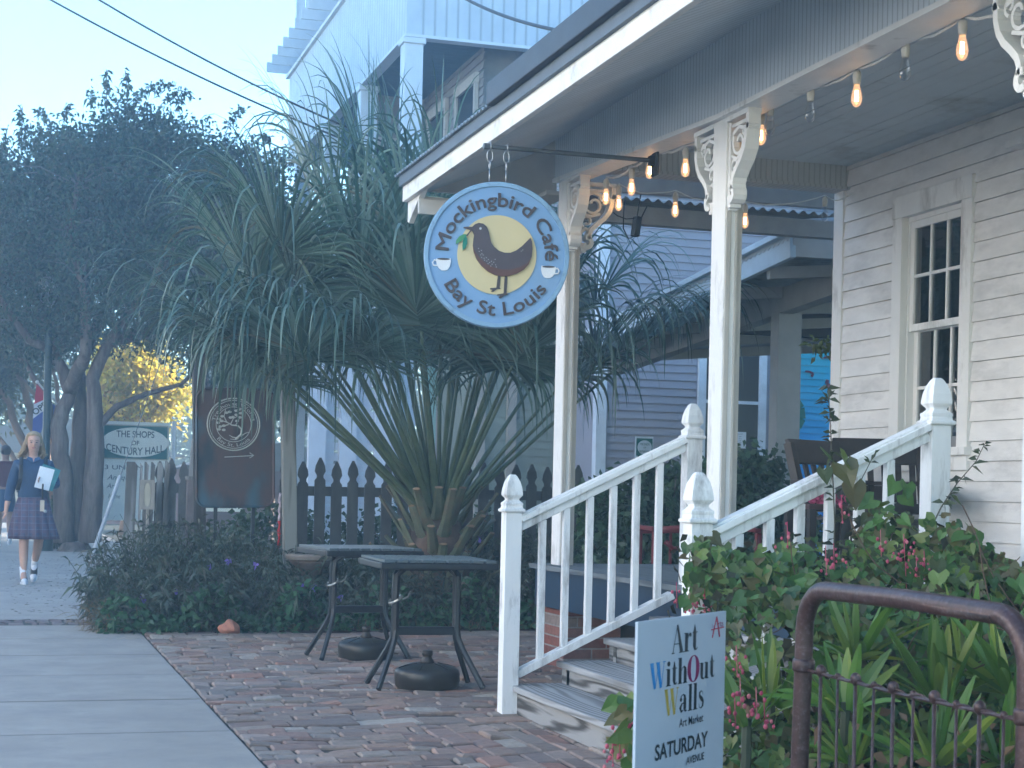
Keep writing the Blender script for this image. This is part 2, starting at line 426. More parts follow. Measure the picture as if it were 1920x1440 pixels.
# inner jamb
win.box(HX + .02, HX + .12, WY0 + T - .03, WY0 + T + .012, WZ0, WZ1 - .1); win.box(HX + .02, HX + .12, WY1 - T - .012, WY1 - T + .03, WZ0, WZ1 - .1)
win.box(HX + .02, HX + .12, WY0 + T, WY1 - T, WZ1 - .17, WZ1 - .12)
wo = win.obj('window', WHITE, house, bevel=.003)
a, b = WY0 + T + .012, WY1 - T - .012; zt = WZ1 - .17; zm = (WZ0 + zt) / 2 + .06
def sash(x, y0, y1, z0, z1, cols, rows, fr=.045, mu=.02):
    s = MB(); s.box(x, x + .035, y0, y0 + fr, z0, z1); s.box(x, x + .035, y1 - fr, y1, z0, z1)
    s.box(x, x + .035, y0 + fr, y1 - fr, z0, z0 + fr); s.box(x, x + .035, y0 + fr, y1 - fr, z1 - fr, z1)
    for i in range(1, cols):
        yq = y0 + fr + (y1 - y0 - 2 * fr) * i / cols; s.box(x + .004, x + .03, yq - mu / 2, yq + mu / 2, z0 + fr, z1 - fr)
    for i in range(1, rows):
        zq = z0 + fr + (z1 - z0 - 2 * fr) * i / rows; s.box(x + .005, x + .029, y0 + fr, y1 - fr, zq - mu / 2, zq + mu / 2)
    return s
sash(HX + .03, a, b, zm - .02, zt, 3, 2).obj('sash', WHITE, wo, bevel=.002)
sash(HX + .07, a, b, WZ0 + .02, zm + .02, 3, 2).obj('sash', WHITE, wo, bevel=.002)
gl = MB(); gl.box(HX + .045, HX + .049, a + .03, b - .03, zm, zt - .02); gl.box(HX + .085, HX + .089, a + .03, b - .03, WZ0 + .04, zm)
gm = bpy.data.materials.new('window_pane'); t, bs = nodes(gm)
tb = N(t, 'BsdfTransparent'); gg = N(t, 'BsdfGlossy', Roughness=.02); fr_ = N(t, 'Fresnel', IOR=1.5); mx = N(t, 'MixShader')
ad = N(t, 'Math', operation='MULTIPLY_ADD'); ad.inputs[1].default_value = 1.2; ad.inputs[2].default_value = .08
t.links.new(fr_.outputs[0], ad.inputs[0]); t.links.new(ad.outputs[0], mx.inputs[0]); tb.inputs[0].default_value = (.55, .6, .62, 1)
t.links.new(tb.outputs[0], mx.inputs[1]); t.links.new(gg.outputs[0], mx.inputs[2]); t.links.new(mx.outputs[0], t.nodes['Material Output'].inputs[0])
gl.obj('pane', gm, wo)
cu = MB()
for i in range(14):
    yq = b - .01 - i * .014; cu.box(HX + .14 + .012 * (i % 2), HX + .15 + .012 * (i % 2), yq - .015, yq, WZ0, zt)
cu.obj('curtain', mat('grey_curtain', (.25, .24, .23), .9, .1), wo)
# room behind so that the panes look into a dark interior
rm = MB(); rm.box(HX + .5, HX + 3.2, 9.9, 9.95, FZ, 3.3); rm.box(HX + 3.2, HX + 3.25, 3.3, 9.9, FZ, 3.3); rm.box(HX + .13, HX + 3.2, 3.3, 9.9, 3.3, 3.34); rm.box(HX + .13, HX + 3.2, 3.3, 9.9, FZ - .03, FZ)
rm.obj('interior', mat('dark_room', (.06, .06, .06), .9), house)
ib = MB(); ib.sphere((HX + 1.0, 9.2, 2.45), .03); 
# door casing at the right frame edge
dc = MB(); dc.box(HX - .035, HX + .02, 7.78, 7.93, FZ, 2.98); dc.box(HX - .035, HX + .02, 6.85, 7.0, FZ, 2.98); dc.box(HX - .045, HX + .02, 6.8, 8.0, 2.98, 3.13)
dc.box(HX - .10, HX + .02, 6.75, 8.14, 3.13, 3.17); dc.box(HX - .07, HX + .02, 6.78, 8.1, 3.17, 3.2)
dco = dc.obj('door_casing', WHITE, house, bevel=.004)
dd = MB(); dd.box(HX + .03, HX + .07, 7.0, 7.79, FZ, 2.98); dd.obj('door', mat('dark_door', (.05, .05, .055), .5), house, bevel=.003)
# floor + skirt + piers
fl = MB(); x = FX
while x < HX - .01:
    w_ = .075; fl.box(x, min(x + w_, HX - .001) - .003, 3.0, 10.42 + random.uniform(-.003, .003), FZ - .03, FZ + random.uniform(-.001, .001)); x += w_
fl.obj('porch_floor', wood('grey_deck_paint', (.16, .18, .19), (.10, .115, .125), 1, .8, .7, .2), house)
sk = MB(); sk.box(FX + .03, FX + .07, 3.0, 10.38, .385, FZ - .031); sk.box(FX + .07, HX, 10.34, 10.38, .385, FZ - .031)
sk.obj('skirt_board', BLUESKIRT, house, bevel=.003)
dk = MB(); dk.box(FX + .5, FX + .55, 3, 10.1, 0, FZ - .04); dk.obj('crawl_space', mat('crawl_space_dark', (.02, .02, .018), .95), house)  # near-black sheet standing in for the dark of the open crawl space
PIER = brickmat('pier_brick', [(.30, .09, .06), (.24, .075, .055), (.34, .15, .11), (.28, .22, .19)])
for (x0, y0) in ((FX + .08, 9.93), (FX + .08, 7.55), (FX + .08, 5.2)):
    pr = MB(); z = 0; r = 0
    while z < .38:
        for q in ((0, .19), (.20, .39)) if r % 2 else ((0, .09), (.10, .29), (.30, .39)):
            pr.box(x0 + q[0], x0 + q[1], y0, y0 + .39, z, z + .058)
        z += .068; r += 1
    pp = pr.obj('pier', PIER, house, bevel=.004)
    mo = MB(); mo.box(x0 + .004, x0 + .386, y0 + .004, y0 + .386, 0, .384); mo.obj('mortar', mat('mortar', (.30, .28, .26), .9, .2, 20, .3), pp)
# posts
def bracket(s=1):
    """fretwork bracket in local frame: a outward from the post, b up (top at 0)"""
    m = MB(); th = .045; U = Vector((0, s, 0)); Wv = Vector((0, 0, 1))
    O = Vector((-th / 2, 0, 0)) if s > 0 else Vector((th / 2, 0, 0))
    def strip(pts, ws, t=th, dx=0.):
        L_, R_ = [], []
        for i, p in enumerate(pts):
            q0 = pts[max(0, i - 1)]; q1 = pts[min(len(pts) - 1, i + 1)]
            d = Vector((q1[0] - q0[0], q1[1] - q0[1])).normalized(); nn = Vector((-d.y, d.x)); w2 = ws if not hasattr(ws, '__len__') else ws[i]
            L_.append((p[0] + nn.x * w2 / 2, p[1] + nn.y * w2 / 2)); R_.append((p[0] - nn.x * w2 / 2, p[1] - nn.y * w2 / 2))
        for i in range(len(pts) - 1):
            quad = [L_[i], L_[i + 1], R_[i + 1], R_[i]]
            o_ = Vector((0, 0, 0)) if s > 0 else Vector((0, 0, 0))
            V = []
            for zz in (-t / 2 + dx, t / 2 + dx):
                for (a_, b_) in quad: V.append((zz, a_ * s, b_))
            m.add(V, [(0, 3, 2, 1), (4, 5, 6, 7), (0, 1, 5, 4), (1, 2, 6, 5), (2, 3, 7, 6), (3, 0, 4, 7)])
    strip([(0, -.012), (.25, -.012)], .024, th + .03)
    strip([(.235, -.02), (.235, -.10)], .03, th + .02)
    strip([(.245, -.075), (.215, -.11)], .03, th + .02)
    # long S curve (thick outer member)
    outer = [(.225, -.10), (.222, -.14), (.205, -.19), (.17, -.235), (.12, -.275), (.085, -.31), (.07, -.345), (.075, -.375)]
    strip(outer, .03, th + .03, 0.)
    # roll under the curve and foot
    strip([(.075 + .032 * math.cos(q) - .02, -.395 + .032 * math.sin(q)) for q in np.linspace(1.9, -2.2, 9)], .03, th + .03)
    strip([(.03, -.40), (.035, -.46)], [.05, .03], th + .015)
    strip([(.012, -.03), (.012, -.47)], .024, th)
    strip([(.02, -.05), (.21, -.05)], .018, th - .01, .0)
    # scrolls
    def spiral(cx, cy, r0, r1, a0, a1, w0=.016, k=16):
        pts = []
        for i in range(k + 1):
            f = i / k; r_ = r0 + (r1 - r0) * f; q = a0 + (a1 - a0) * f; pts.append((cx + r_ * math.cos(q), cy + r_ * math.sin(q)))
        strip(pts, w0, th - .012)
    spiral(.105, -.14, .075, .018, 2.6, 9.2); spiral(.06, -.255, .045, .012, 4.2, -2.6, .014); spiral(.165, -.10, .035, .012, -1.4, 4.6, .014)
    strip([(.02, -.20), (.08, -.22), (.15, -.20)], .016, th - .012)
    strip([(.02, -.33), (.05, -.30), (.075, -.31)], .018, th - .012)
    strip([(.03, -.09), (.10, -.065), (.19, -.09)], .02, th - .014)
    return m
PX = 3.5
beamz = lambda y: 3.03 + max(0, (y - 7.7)) * .049
for i, py_ in enumerate((10.17, 7.71, 4.975)):
    zt = beamz(py_); p = MB(); p.box(PX - .045, PX + .03, py_ - .075, py_ + .085, FZ, zt)
    po = p.obj('porch_post', WHITE, house, bevel=.004)
    tr = MB(); tr.box(PX + .03, PX + .06, py_ - .06, py_ + .06, FZ, zt - .02); tr.box(PX - .038, PX - .012, py_ - .083, py_ - .075, FZ, zt - .45)
    tr.box(PX + .012, PX + .026, py_ - .081, py_ - .075, FZ, zt - .45)
    tr.obj('post_trim', mat('aged_cream_paint', (.50, .46, .41), .7, .1, 5, .15), po, bevel=.002)
    for s in (1, -1):
        if i == 0 and s == 1: continue
        br = bracket(s).obj('bracket', WHITE, po, bevel=.0025); br.location = (PX - .01, py_ + (.085 if s > 0 else -.075), zt - .001)
    if i == 0:
        br = bracket(-1).obj('bracket', WHITE, po, bevel=.0025); br.location = (PX + .06, py_, zt - .001); br.rotation_euler = (0, 0, R(90))
# beam / frieze with fine vertical beading
def beadmat(name, col, axis, pitch=.04):
    m = bpy.data.materials.new(name); t, b = nodes(m)
    tc = N(t, 'TexCoord'); sx = N(t, 'SeparateXYZ'); t.links.new(tc.outputs['Object'], sx.inputs[0])
    mu = N(t, 'Math', operation='MULTIPLY'); t.links.new(sx.outputs[axis], mu.inputs[0]); mu.inputs[1].default_value = 1 / pitch
    fr = N(t, 'Math', operation='FRACT'); t.links.new(mu.outputs[0], fr.inputs[0])
    pp = N(t, 'Math', operation='PINGPONG'); pp.inputs[1].default_value = .5; t.links.new(fr.outputs[0], pp.inputs[0])
    g_ = ramp(t, pp.outputs[0], [(0.0, 0.0), (.16, 1.0)])
    n = N(t, 'TexNoise', Scale=3.0, Detail=6.0); t.links.new(tc.outputs['Object'], n.inputs['Vector'])
    c = ramp(t, n.outputs[0], [(.3, tuple(q * .9 for q in col)), (.7, tuple(q * 1.08 for q in col))])
    c = mixc(t, g_, tuple(q * .62 for q in col), c)
    t.links.new(c, b.inputs['Base Color']); b.inputs['Roughness'].default_value = .6
    bump(t, b, g_, .5, .004)
    return m
FRZ = beadmat('beaded_frieze_paint', (.66, .69, .71), 1)
SOF = beadmat('soffit_board_paint', (.60, .65, .68), 1, .085)
be = MB(); ys = [3.0, 5.0, 7.7, 9.0, 10.30]
for y0, y1 in zip(ys[:-1], ys[1:]):
    za, zb = beamz(y0), beamz(y1)
    V = [(x_, y_, z_) for (y_, z_) in ((y0, za), (y1, zb)) for x_ in (PX - .06, PX + .07)] + [(x_, y_, 3.56) for y_ in (y0, y1) for x_ in (PX - .06, PX + .07)]
    be.add(V, [(0, 1, 3, 2), (0, 2, 6, 4), (1, 5, 7, 3), (0, 4, 5, 1), (2, 3, 7, 6), (4, 6, 7, 5)])
beo = be.obj('porch_beam', FRZ, house)
bt = MB()
for y0, y1 in zip(ys[:-1], ys[1:]):
    bt.bar((PX + .005, y0, beamz(y0) + .012), (PX + .005, y1, beamz(y1) + .012), .165, .025)
bt.obj('beam_trim', WHITE, beo)
cb = MB(); cb.box(PX + .07, HX, 10.13, 10.26, 3.25, 3.47); cb.box(PX + .07, HX, 10.11, 10.28, 3.235, 3.255)
cb.obj('end_beam', beadmat('end_frieze_paint', (.50, .51, .51), 0), house)
ce = MB(); x = PX + .07; 
while x < HX: ce.box(x, min(x + .105, HX) - .004, 3.0, 10.13, 3.40 + random.uniform(-.0015, .0015), 3.42); x += .105
ce.obj('porch_ceiling', CEIL, house)
cb2 = MB(); cb2.box(PX, HX + .2, 3, 10.2, 3.425, 3.45); cb2.obj('ceiling_board', CEIL, house)
# eave: sloping soffit, fascia, roof
EX, EY = 2.56, 10.82
so = MB(); V = [(EX + .02, 3.0, 3.07), (EX + .02, EY - .03, 3.07), (PX - .06, EY - .03, 3.44), (PX - .06, 3.0, 3.44)]
V += [(a_, b_, c_ + .02) for a_, b_, c_ in V]
so.add(V, [(0, 1, 2, 3), (7, 6, 5, 4), (0, 4, 5, 1), (1, 5, 6, 2), (2, 6, 7, 3), (3, 7, 4, 0)]); so.obj('soffit', SOF, house)
fa = MB(); fa.box(EX - .02, EX + .018, 3.0, EY, 3.05, 3.205)
fa.prism([(0, 0), (.0, -.285), (-.03, -.30), (-.09, -.27), (-.40, -.13), (-.55, -.0)], (EX + .018, EY, 3.205), (0, 1, 0), (0, 0, 1), .038)
fao = fa.obj('fascia', mat('eave_white_paint', (.74, .72, .68), .5, .05, 5, .1, dirt=(.4, .37, .33), damt=.3, dscale=4), house, bevel=.004)
ge = MB()  # end boards of the eave return
ge.prism([(0, 3.13), (1.04, 3.13), (1.04, 3.60), (0, 3.19)], (EX + .02, EY, 0), (1, 0, 0), (0, 0, 1), .03); ge.box(EX + .02, PX - .1, EY - .30, EY - .27, 2.93, 3.03); ge.box(EX + .02, PX - .1, EY - .27, EY - .001, 3.03, 3.05)
ge.box(PX - .08, PX + .08, EY - .4, EY, 3.10, 3.13)
ge.prism([(0, 3.1), (7.0, 3.1), (7.0, 5.9), (0, 3.17)], (EX + .04, 10.35, 0), (1, 0, 0), (0, 0, 1), .03) if False else None
ga = MB(); ga.prism([(0, 3.46), (5.9, 3.46), (5.9, 5.75), (0, 3.56)], (PX - .04, 10.22, 0), (1, 0, 0), (0, 0, 1), .03); ga.obj('gable_wall', SIDING, house)
ge.obj('eave_return', mat('greyish_cream_paint', (.55, .53, .50), .6, .06), house, bevel=.003)  # one even greyish cream on the return boards
roofm = mat('galvanised_roofing', (.33, .37, .40), .4, .12, 9, .1, metal=.55, dirt=(.20, .21, .22), damt=.5)
def corrugated(x0, x1, y0, y1, zf, pitch=.07, amp=.010, axis='y'):
    """sheet over x0..x1, y0..y1; waves repeat along axis; zf(x,y) height"""
    m = MB(); n = int((y1 - y0 if axis == 'y' else x1 - x0) / (pitch / 6)); V = []
    for i in range(n + 1):
        for j in (0, 1):
            if axis == 'y': x_ = (x0, x1)[j]; y_ = y0 + (y1 - y0) * i / n; q = y_
            else: y_ = (y0, y1)[j]; x_ = x0 + (x1 - x0) * i / n; q = x_
            V.append((x_, y_, zf(x_, y_) + amp * math.sin(2 * math.pi * q / pitch)))
    Fq = [(2 * i, 2 * i + 1, 2 * i + 3, 2 * i + 2) for i in range(n)]
    m.add(V, Fq); return m
ro = corrugated(EX - .07, HX + 4, -1.6, EY + .05, lambda x_, y_: 3.225 + (x_ - EX + .07) * .40).obj('roof', roofm, house, smooth=True)
s_ = ro.modifiers.new('thickness', 'SOLIDIFY'); s_.thickness = .003
rf = MB(); rf.box(EX - .085, EX + .1, 3.0, 8.62, 3.212, 3.335)
rf.obj('gutter', mat('dark_slate_metal', (.030, .042, .06), .5, .15, 6, .1, metal=.2), ro, bevel=.006)
rs = MB(); rs.box(EX - .045, EX - .02, 3.0, EY, 3.15, 3.222); rs.obj('roof_edge', mat('dark_blue_trim', (.10, .13, .16), .6, .1), ro)  # one even dark blue strip along the roof edge

# steps: four weathered treads
WDX = wood('weathered_step_wood', (.30, .295, .29), (.07, .066, .064), 1, .85, .85, .6, 6.)
SY0, SY1 = 5.78, 8.03
sx = [2.49, 2.745, 3.0, 3.25]; sz = [.147, .262, .378, .49]
for i in range(4):
    s = MB(); s.box(sx[i], sx[i] + (.30 if i < 3 else .14), SY0 - .03, SY1 + .0, sz[i] - .032, sz[i])
    so_ = s.obj('step', wood('weathered_tread_wood', (.36, .36, .36), (.20, .195, .19), 1, .8, .85, .4), house, bevel=.006)
    r_ = MB(); r_.box(sx[i] + .025, sx[i] + .05, SY0, SY1 - .025, (sz[i - 1] + .001 if i else .0), sz[i] - .033); r_.obj('riser', WDX, so_, bevel=.003)
for y_ in (SY0 + .05, SY1 - .10):
    stg = MB(); stg.prism([(2.53, .0), (3.4, .0), (3.4, .45), (3.27, .45), (3.27, .34), (3.02, .34), (3.02, .228), (2.77, .228), (2.77, .112), (2.53, .112)], (0, y_, 0), (1, 0, 0), (0, 0, 1), .04); stg.obj('stringer', WDX, house)
# newels
def newel(x, y, z0, zc, zt, rust=False):
    m = MB(); k = (zt - zc) / .19; w_ = .042
    m.lathe([(w_, z0), (w_, zc)], (x, y, 0), sq=True)
    pr = [(.052, zc), (.056, zc + .006), (.056, zc + .014), (.046, zc + .02), (.044, zc + .034), (.046, zc + .036), (.046, zc + .046), (.038, zc + .052), (.029, zc + .062), (.031, zc + .070), (.040, zc + .080), (.044, zc + .086), (.044, zc + .096), (.040, zc + .125), (.032, zc + .155), (.020, zc + .180), (.012, zc + .19)]
    m.lathe([(r_, zc + (z_ - zc) * k) for r_, z_ in pr], (x, y, 0), sq=True)
    return m.obj('newel_post', WHITE2, house, bevel=.002)
def railing(y, xl, xu, z0):
    newel(xl, y, 0, 1.02, 1.21); newel(xu, y, FZ, 1.42, 1.605)
    a_ = Vector((xl + .042, y, .965)); b_ = Vector((xu - .042, y, 1.395)); sl = (b_.z - a_.z) / (b_.x - a_.x)
    r_ = MB(); r_.bar(a_ + Vector((0, 0, .018)), b_ + Vector((0, 0, .018)), .085, .028); r_.bar(a_ - Vector((0, 0, .018)), b_ - Vector((0, 0, .018)), .045, .045)
    r_.bar(a_ + Vector((0, 0, .037)), b_ + Vector((0, 0, .037)), .055, .012)
    ro_ = r_.obj('handrail', WHITE2, house, bevel=.004)
    q0 = .20; lo = MB(); lo.bar((xl + .042, y, q0), (3.36, y, q0 + sl * (3.36 - xl - .042)), .07, .038); lo.obj('bottom_rail', WHITE2, ro_, bevel=.003)
    for i in range(6):
        bx = xl + .165 + i * .127; zz0 = q0 + sl * (bx - xl - .042) + .015; zz1 = a_.z + sl * (bx - a_.x) - .04
        if bx > 3.4: zz0 = FZ
        m = MB(); m.box(bx - .017, bx + .017, y - .017, y + .017, zz0, zz1); m.obj('baluster', WHITE2, ro_, bevel=.002)
railing(7.99, 2.478, 3.457, 0); railing(5.706, 2.50, 3.504, 0)
# side porch behind (rear wing)
sp = MB(); sp.box(3.9, 6.9, 11.5, 11.6, 3.14, 3.27)
spo = sp.obj('rear_porch_beam', mat('taupe_paint', (.33, .31, .29), .7), house)
corrugated(3.9, 6.1, 11.38, 12.2, lambda x_, y_: 3.30 + (y_ - 11.38) * .12, .085, .014, 'x').obj('rear_roofing', mat('taupe_paint', (.33, .31, .29)), house, smooth=True)
s2 = MB(); s2.box(3.9, 6.1, 11.30, 11.37, 3.33, 3.46); s2.obj('rear_fascia', mat('taupe_paint', (.33, .31, .29)), house, bevel=.003)
s3 = MB(); s3.box(6.03, 7.6, 12.0, 12.06, 3.06, 3.25)
s3.obj('wing_fascia', mat('beige_paint', (.42, .40, .38), .7, .08), house, bevel=.003)
s4 = MB(); s4.bar((6.03, 12.0, 3.15), (6.03, 18, 2.62), .05, .20); s4.bar((6.0, 12.0, 3.26), (6.0, 18, 2.73), .10, .05)
s4.obj('wing_eave', mat('pale_blue_paint', (.48, .56, .62), .5, .08), house, bevel=.003)
s5 = MB()
for i in range(6):
    y_ = 12.5 + i * .9; s5.bar((6.06, y_, 3.03 - (y_ - 12) * .088), (9.5, y_, 3.03 - (y_ - 12) * .088 + .3), .06, .10)
s5.bar((6.7, 12.1, 2.97), (6.7, 17.8, 2.60), .14, .22)
s5.box(6.62, 6.85, 13.42, 13.58, 0, 2.78); s5.box(6.60, 6.87, 13.40, 13.60, .0, .2)
s5.obj('wing_post', mat('aged_grey_paint', (.36, .35, .33), .7, .1), house, bevel=.004)
corrugated(6.0, 9.5, 12.0, 18.0, lambda x_, y_: 3.20 - (y_ - 12) * .088 + (x_ - 6) * .087, .085, .012, 'y').obj('wing_roof', roofm, house)
s6 = MB(); s6.box(7.2, 10.5, 15.5, 15.6, 2.80, 3.05); s6.obj('wing_lintel', mat('dark_board', (.03, .035, .045), .7), house)

# ---------------------------------------------------------------- neighbours
def window_part(parent, x0, x1, y, z0, z1, fm, cols=2, rows=2, fr=.06, axis='y', name='window', glass=GLASS):
    """flat window on a wall facing -Y (axis y) or -X (axis x; then y is the x of the wall, x0/x1 are its y)"""
    m = MB(); d = .05
    def bx(a0, a1, b0, b1, dd, d2): 
        if axis == 'y': m.box(a0, a1, y - dd, y + d2, b0, b1)
        else: m.box(y - dd, y + d2, a0, a1, b0, b1)
    bx(x0 - .10, x0, z0, z1, d, 0); bx(x1, x1 + .10, z0, z1, d, 0); bx(x0 - .12, x1 + .12, z1, z1 + .14, d + .01, 0); bx(x0 - .13, x1 + .13, z0 - .08, z0, d + .03, 0)
    for i in range(1, cols): q = x0 + (x1 - x0) * i / cols; bx(q - .015, q + .015, z0, z1, .03, -.003)
    for i in range(1, rows): q = z0 + (z1 - z0) * i / rows; bx(x0, x1, q - .02, q + .02, .034, -.003)
    o = m.obj(name, fm, parent)
    g_ = MB()
    if axis == 'y': g_.box(x0, x1, y - .022, y - .002, z0, z1)
    else: g_.box(y - .022, y - .002, x0, x1, z0, z1)
    g_.obj('pane', glass, o); return o
LAV = mat('lavender_grey_paint', (.32, .31, .345), .7, .06, 2, .05)
lav = thing('lavender_house', 'lavender grey clapboard house with white corner trim and a tall dark window', 'house')
m = MB(); siding(m, (7.0, 19.0), (9.68, 19.0), (0, -1), .1, 6.6, .098, lip=.018)
m.obj('siding', LAV, lav); m = MB(); m.box(7.0, 9.68, 19.02, 27, 0, 6.6); m.obj('wall', LAV, lav)  # hidden height and depth raised to shade the palm and paving
m = MB(); m.box(6.93, 7.06, 18.95, 19.08, 0, 6.62); m.obj('corner_board', mat('pale_white_trim', (.66, .70, .74), .5), lav)
p0 = at(1318, 900, Y=18.97); p1 = at(1424, 610, Y=18.97)
window_part(lav, p0.x, p1.x, 18.98, p0.z, p1.z, mat('pale_white_trim', (.66, .70, .74)), 2, 2)
q0 = at(1378, 840, Y=18.9); q1 = at(1401, 810, Y=18.9)
m = MB(); m.box(q0.x, q1.x, 18.93, 18.94, q0.z, q1.z); nb = tag(m.obj('notice_paper', mat('white_paper', (.75, .77, .78), .7, .02)), 'white printed notice taped to the dark window of the lavender house', 'notice')
m = MB()
for i, s_ in enumerate(('NOTICE', 'open', 'doors', 'this', 'side', 'only')): text_flat(m, s_, ((q0.x + q1.x) / 2, 18.93, q1.z - .035 - i * .026), (1, 0, 0), (0, 0, 1), .012, align='CENTER', lift=.002)
m.obj('lettering', BLACK, nb)
gr = thing('green_cottage', 'pale green clapboard cottage behind the picket fence beside the lavender house', 'house')
m = MB(); siding(m, (5.9, 20.6), (7.4, 20.6), (0, -1), .1, 3.4, .1, lip=.018); m.obj('siding', mat('sage_green_paint', (.24, .27, .22), .7, .08), gr)
m = MB(); m.box(5.9, 7.4, 20.62, 22.5, 0, 3.4); m.obj('wall', mat('sage_green_paint', (.24, .27, .22)), gr)
m = MB(); m.box(6.28, 6.4, 20.52, 20.6, 0.1, 3.3); m.box(5.86, 5.98, 20.52, 20.62, .1, 3.3); m.obj('trim', mat('tan_trim', (.36, .33, .28), .7), gr)
# cyan mural wall
cy = thing('mural_building', 'bright cyan clapboard wall painted with red shrimp and a green tentacle, plus an unseen tall wing added for shade', 'building')
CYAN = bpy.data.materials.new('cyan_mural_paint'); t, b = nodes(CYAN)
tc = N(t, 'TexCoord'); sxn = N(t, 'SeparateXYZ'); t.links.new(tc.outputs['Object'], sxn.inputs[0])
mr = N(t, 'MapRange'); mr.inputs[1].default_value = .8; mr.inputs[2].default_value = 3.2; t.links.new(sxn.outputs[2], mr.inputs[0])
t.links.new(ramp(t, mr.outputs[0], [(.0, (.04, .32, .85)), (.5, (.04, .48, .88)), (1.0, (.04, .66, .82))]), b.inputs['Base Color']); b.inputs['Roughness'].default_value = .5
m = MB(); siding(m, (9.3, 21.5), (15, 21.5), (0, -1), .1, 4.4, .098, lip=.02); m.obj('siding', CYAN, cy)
m = MB(); m.box(9.3, 18, 21.52, 30, 0, 11); m.box(13.2, 18, 10.6, 21.48, 0, 9); m.obj('wall', LAV, cy)  # tall block and unseen side wing added to keep sun off porch and paving
def mural(pts, name, mt, r0, r1, y=21.46):
    P = [at(a_, b_, Y=y) for a_, b_ in pts]; m = MB(); k = len(P)
    for i in range(k - 1):
        w0 = r0 + (r1 - r0) * i / (k - 1); w1 = r0 + (r1 - r0) * (i + 1) / (k - 1)
        d = (P[i + 1] - P[i]).normalized(); nn = Vector((-d.z, 0, d.x))
        V = [P[i] + nn * w0, P[i + 1] + nn * w1, P[i + 1] - nn * w1, P[i] - nn * w0]; V += [v_ + Vector((0, .008, 0)) for v_ in V]
        m.add([tuple(v_) for v_ in V], [(0, 1, 2, 3), (0, 3, 7, 4), (0, 4, 5, 1), (2, 6, 7, 3), (1, 5, 6, 2)])
    m.obj(name, mt, cy)
GRN = mat('mural_green', (.01, .23, .16), .5, .15, 6, 0); REDM = mat('mural_red', (.25, .06, .09), .5, .3, 12, 0)
mural([(1440, 742), (1470, 738), (1490, 745), (1502, 765), (1504, 785), (1496, 800), (1482, 812), (1470, 822)], 'painted_tentacle', GRN, .05, .06)
mural([(1470, 835), (1502, 835)], 'painted_tentacle', GRN, .09, .09); mural([(1466, 850), (1508, 850)], 'painted_tentacle', GRN, .10, .13)
mural([(1510, 696), (1519, 697), (1525, 701), (1522, 706)], 'painted_shrimp', REDM, .012, .02)
mural([(1544, 671), (1556, 669), (1568, 676), (1580, 680)], 'painted_shrimp', REDM, .012, .045)
mural([(1552, 712), (1550, 720), (1560, 727), (1580, 728)], 'painted_shrimp', REDM, .022, .04)
mural([(1562, 708), (1580, 712)], 'painted_shrimp', REDM, .02, .03)

op = thing('opposite_bounce_row', 'unseen cream shop row across the road, added to bounce light onto the cafe', 'building')  # out-of-view row added to bounce sunlight onto the cafe front
m = MB(); m.box(-15, -9.6, -8, 46, -.1, 8.2); m.obj('wall', mat('bounce_wall_render', (.70, .71, .73), .8, .06), op)
for q in range(12):
    m = MB(); m.box(-9.6, -9.53, -4 + q * 4.1, -2.2 + q * 4.1, .7, 2.7); m.obj('window', GLASS, op)
m = MB(); m.box(-15.1, -9.4, -8.1, 46.1, 8.2, 8.45); m.obj('roof_edge', WHITE, op)
# balcony building
LB = beadmat('pale_blue_boards', (.40, .48, .56), 1, .16); LBx = beadmat('pale_blue_boards_front', (.40, .48, .56), 0, .16)
LBP = mat('pale_blue_post_paint', (.50, .57, .64), .5, .06)
bal = thing('balcony_building', 'three storey pale blue timber building with corner balcony and pergola tails', 'building')
BX, BY, BZ0, BZ1, BYE = 5.05, 21.5, 7.2, 8.82, 31.0
m = MB(); m.box(BX, BX + .12, BY, BYE, BZ0, BZ1); m.obj('balcony_side_wall', LB, bal)
m = MB(); m.box(BX + .12, 10, BY + .0, BY + .12, BZ0, 12.5); m.box(BX, BX + .12, BY + .001, BY + .12, BZ1, 12.5); m.obj('balcony_front_wall', LBx, bal)
m = MB(); m.box(BX - .06, BX + .05, BY - .02, BYE + .1, BZ1, BZ1 + .06); m.box(BX - .02, BX + .14, BY - .03, BYE, BZ0 - .04, BZ0 + .0); m.box(BX + .14, 10, BY - .03, BY + .14, BZ0 - .04, BZ0); m.obj('trim', LBP, bal)
for i in range(16):
    m = MB(); m.box(BX - .44, BX + .35, BYE - .05 - i * .62, BYE + .0 - i * .62, BZ1 + .07 , BZ1 + .25); m.obj('rafter_tail', LBP, bal)
m = MB(); m.box(BX + .02, BX + .14, BYE - .5, BYE - .38, BZ1, 12); m.box(BX + .02, BX + .14, BYE - 3.2, BYE - 3.08, BZ1, 12)
m.box(BX + .03, BX + .1, BYE - 3.2, BYE - .4, 10.4, 10.5); m.box(BX + .03, BX + .1, BYE - 3.2, BYE - .4, 9.6, 9.66)
for i in range(8): m.box(BX + .04, BX + .08, BYE - 3.0 + i * .32, BYE - 2.97 + i * .32, 9.2, 10.4)
m.obj('deck_railing', LBP, bal)
m = MB(); y_ = BY + .13; 
while y_ < BYE: m.box(BX + .13, 6.2, y_, y_ + .13, BZ0 + .02, BZ0 + .04); y_ += .14
m.obj('balcony_ceiling', mat('haint_blue_boards', (.07, .15, .22), .6, .1), bal)
for i, y_ in enumerate((BY + .0, 24.3, 27.1, 29.9)):
    m = MB(); m.box(BX - .02, BX + .24, y_ - .0, y_ + .24, 0, BZ0 - .041); m.box(BX - .05, BX + .27, y_ - .03, y_ + .27, BZ0 - .12, BZ0 - .042)
    m.obj('post', LBP, bal, bevel=.01)
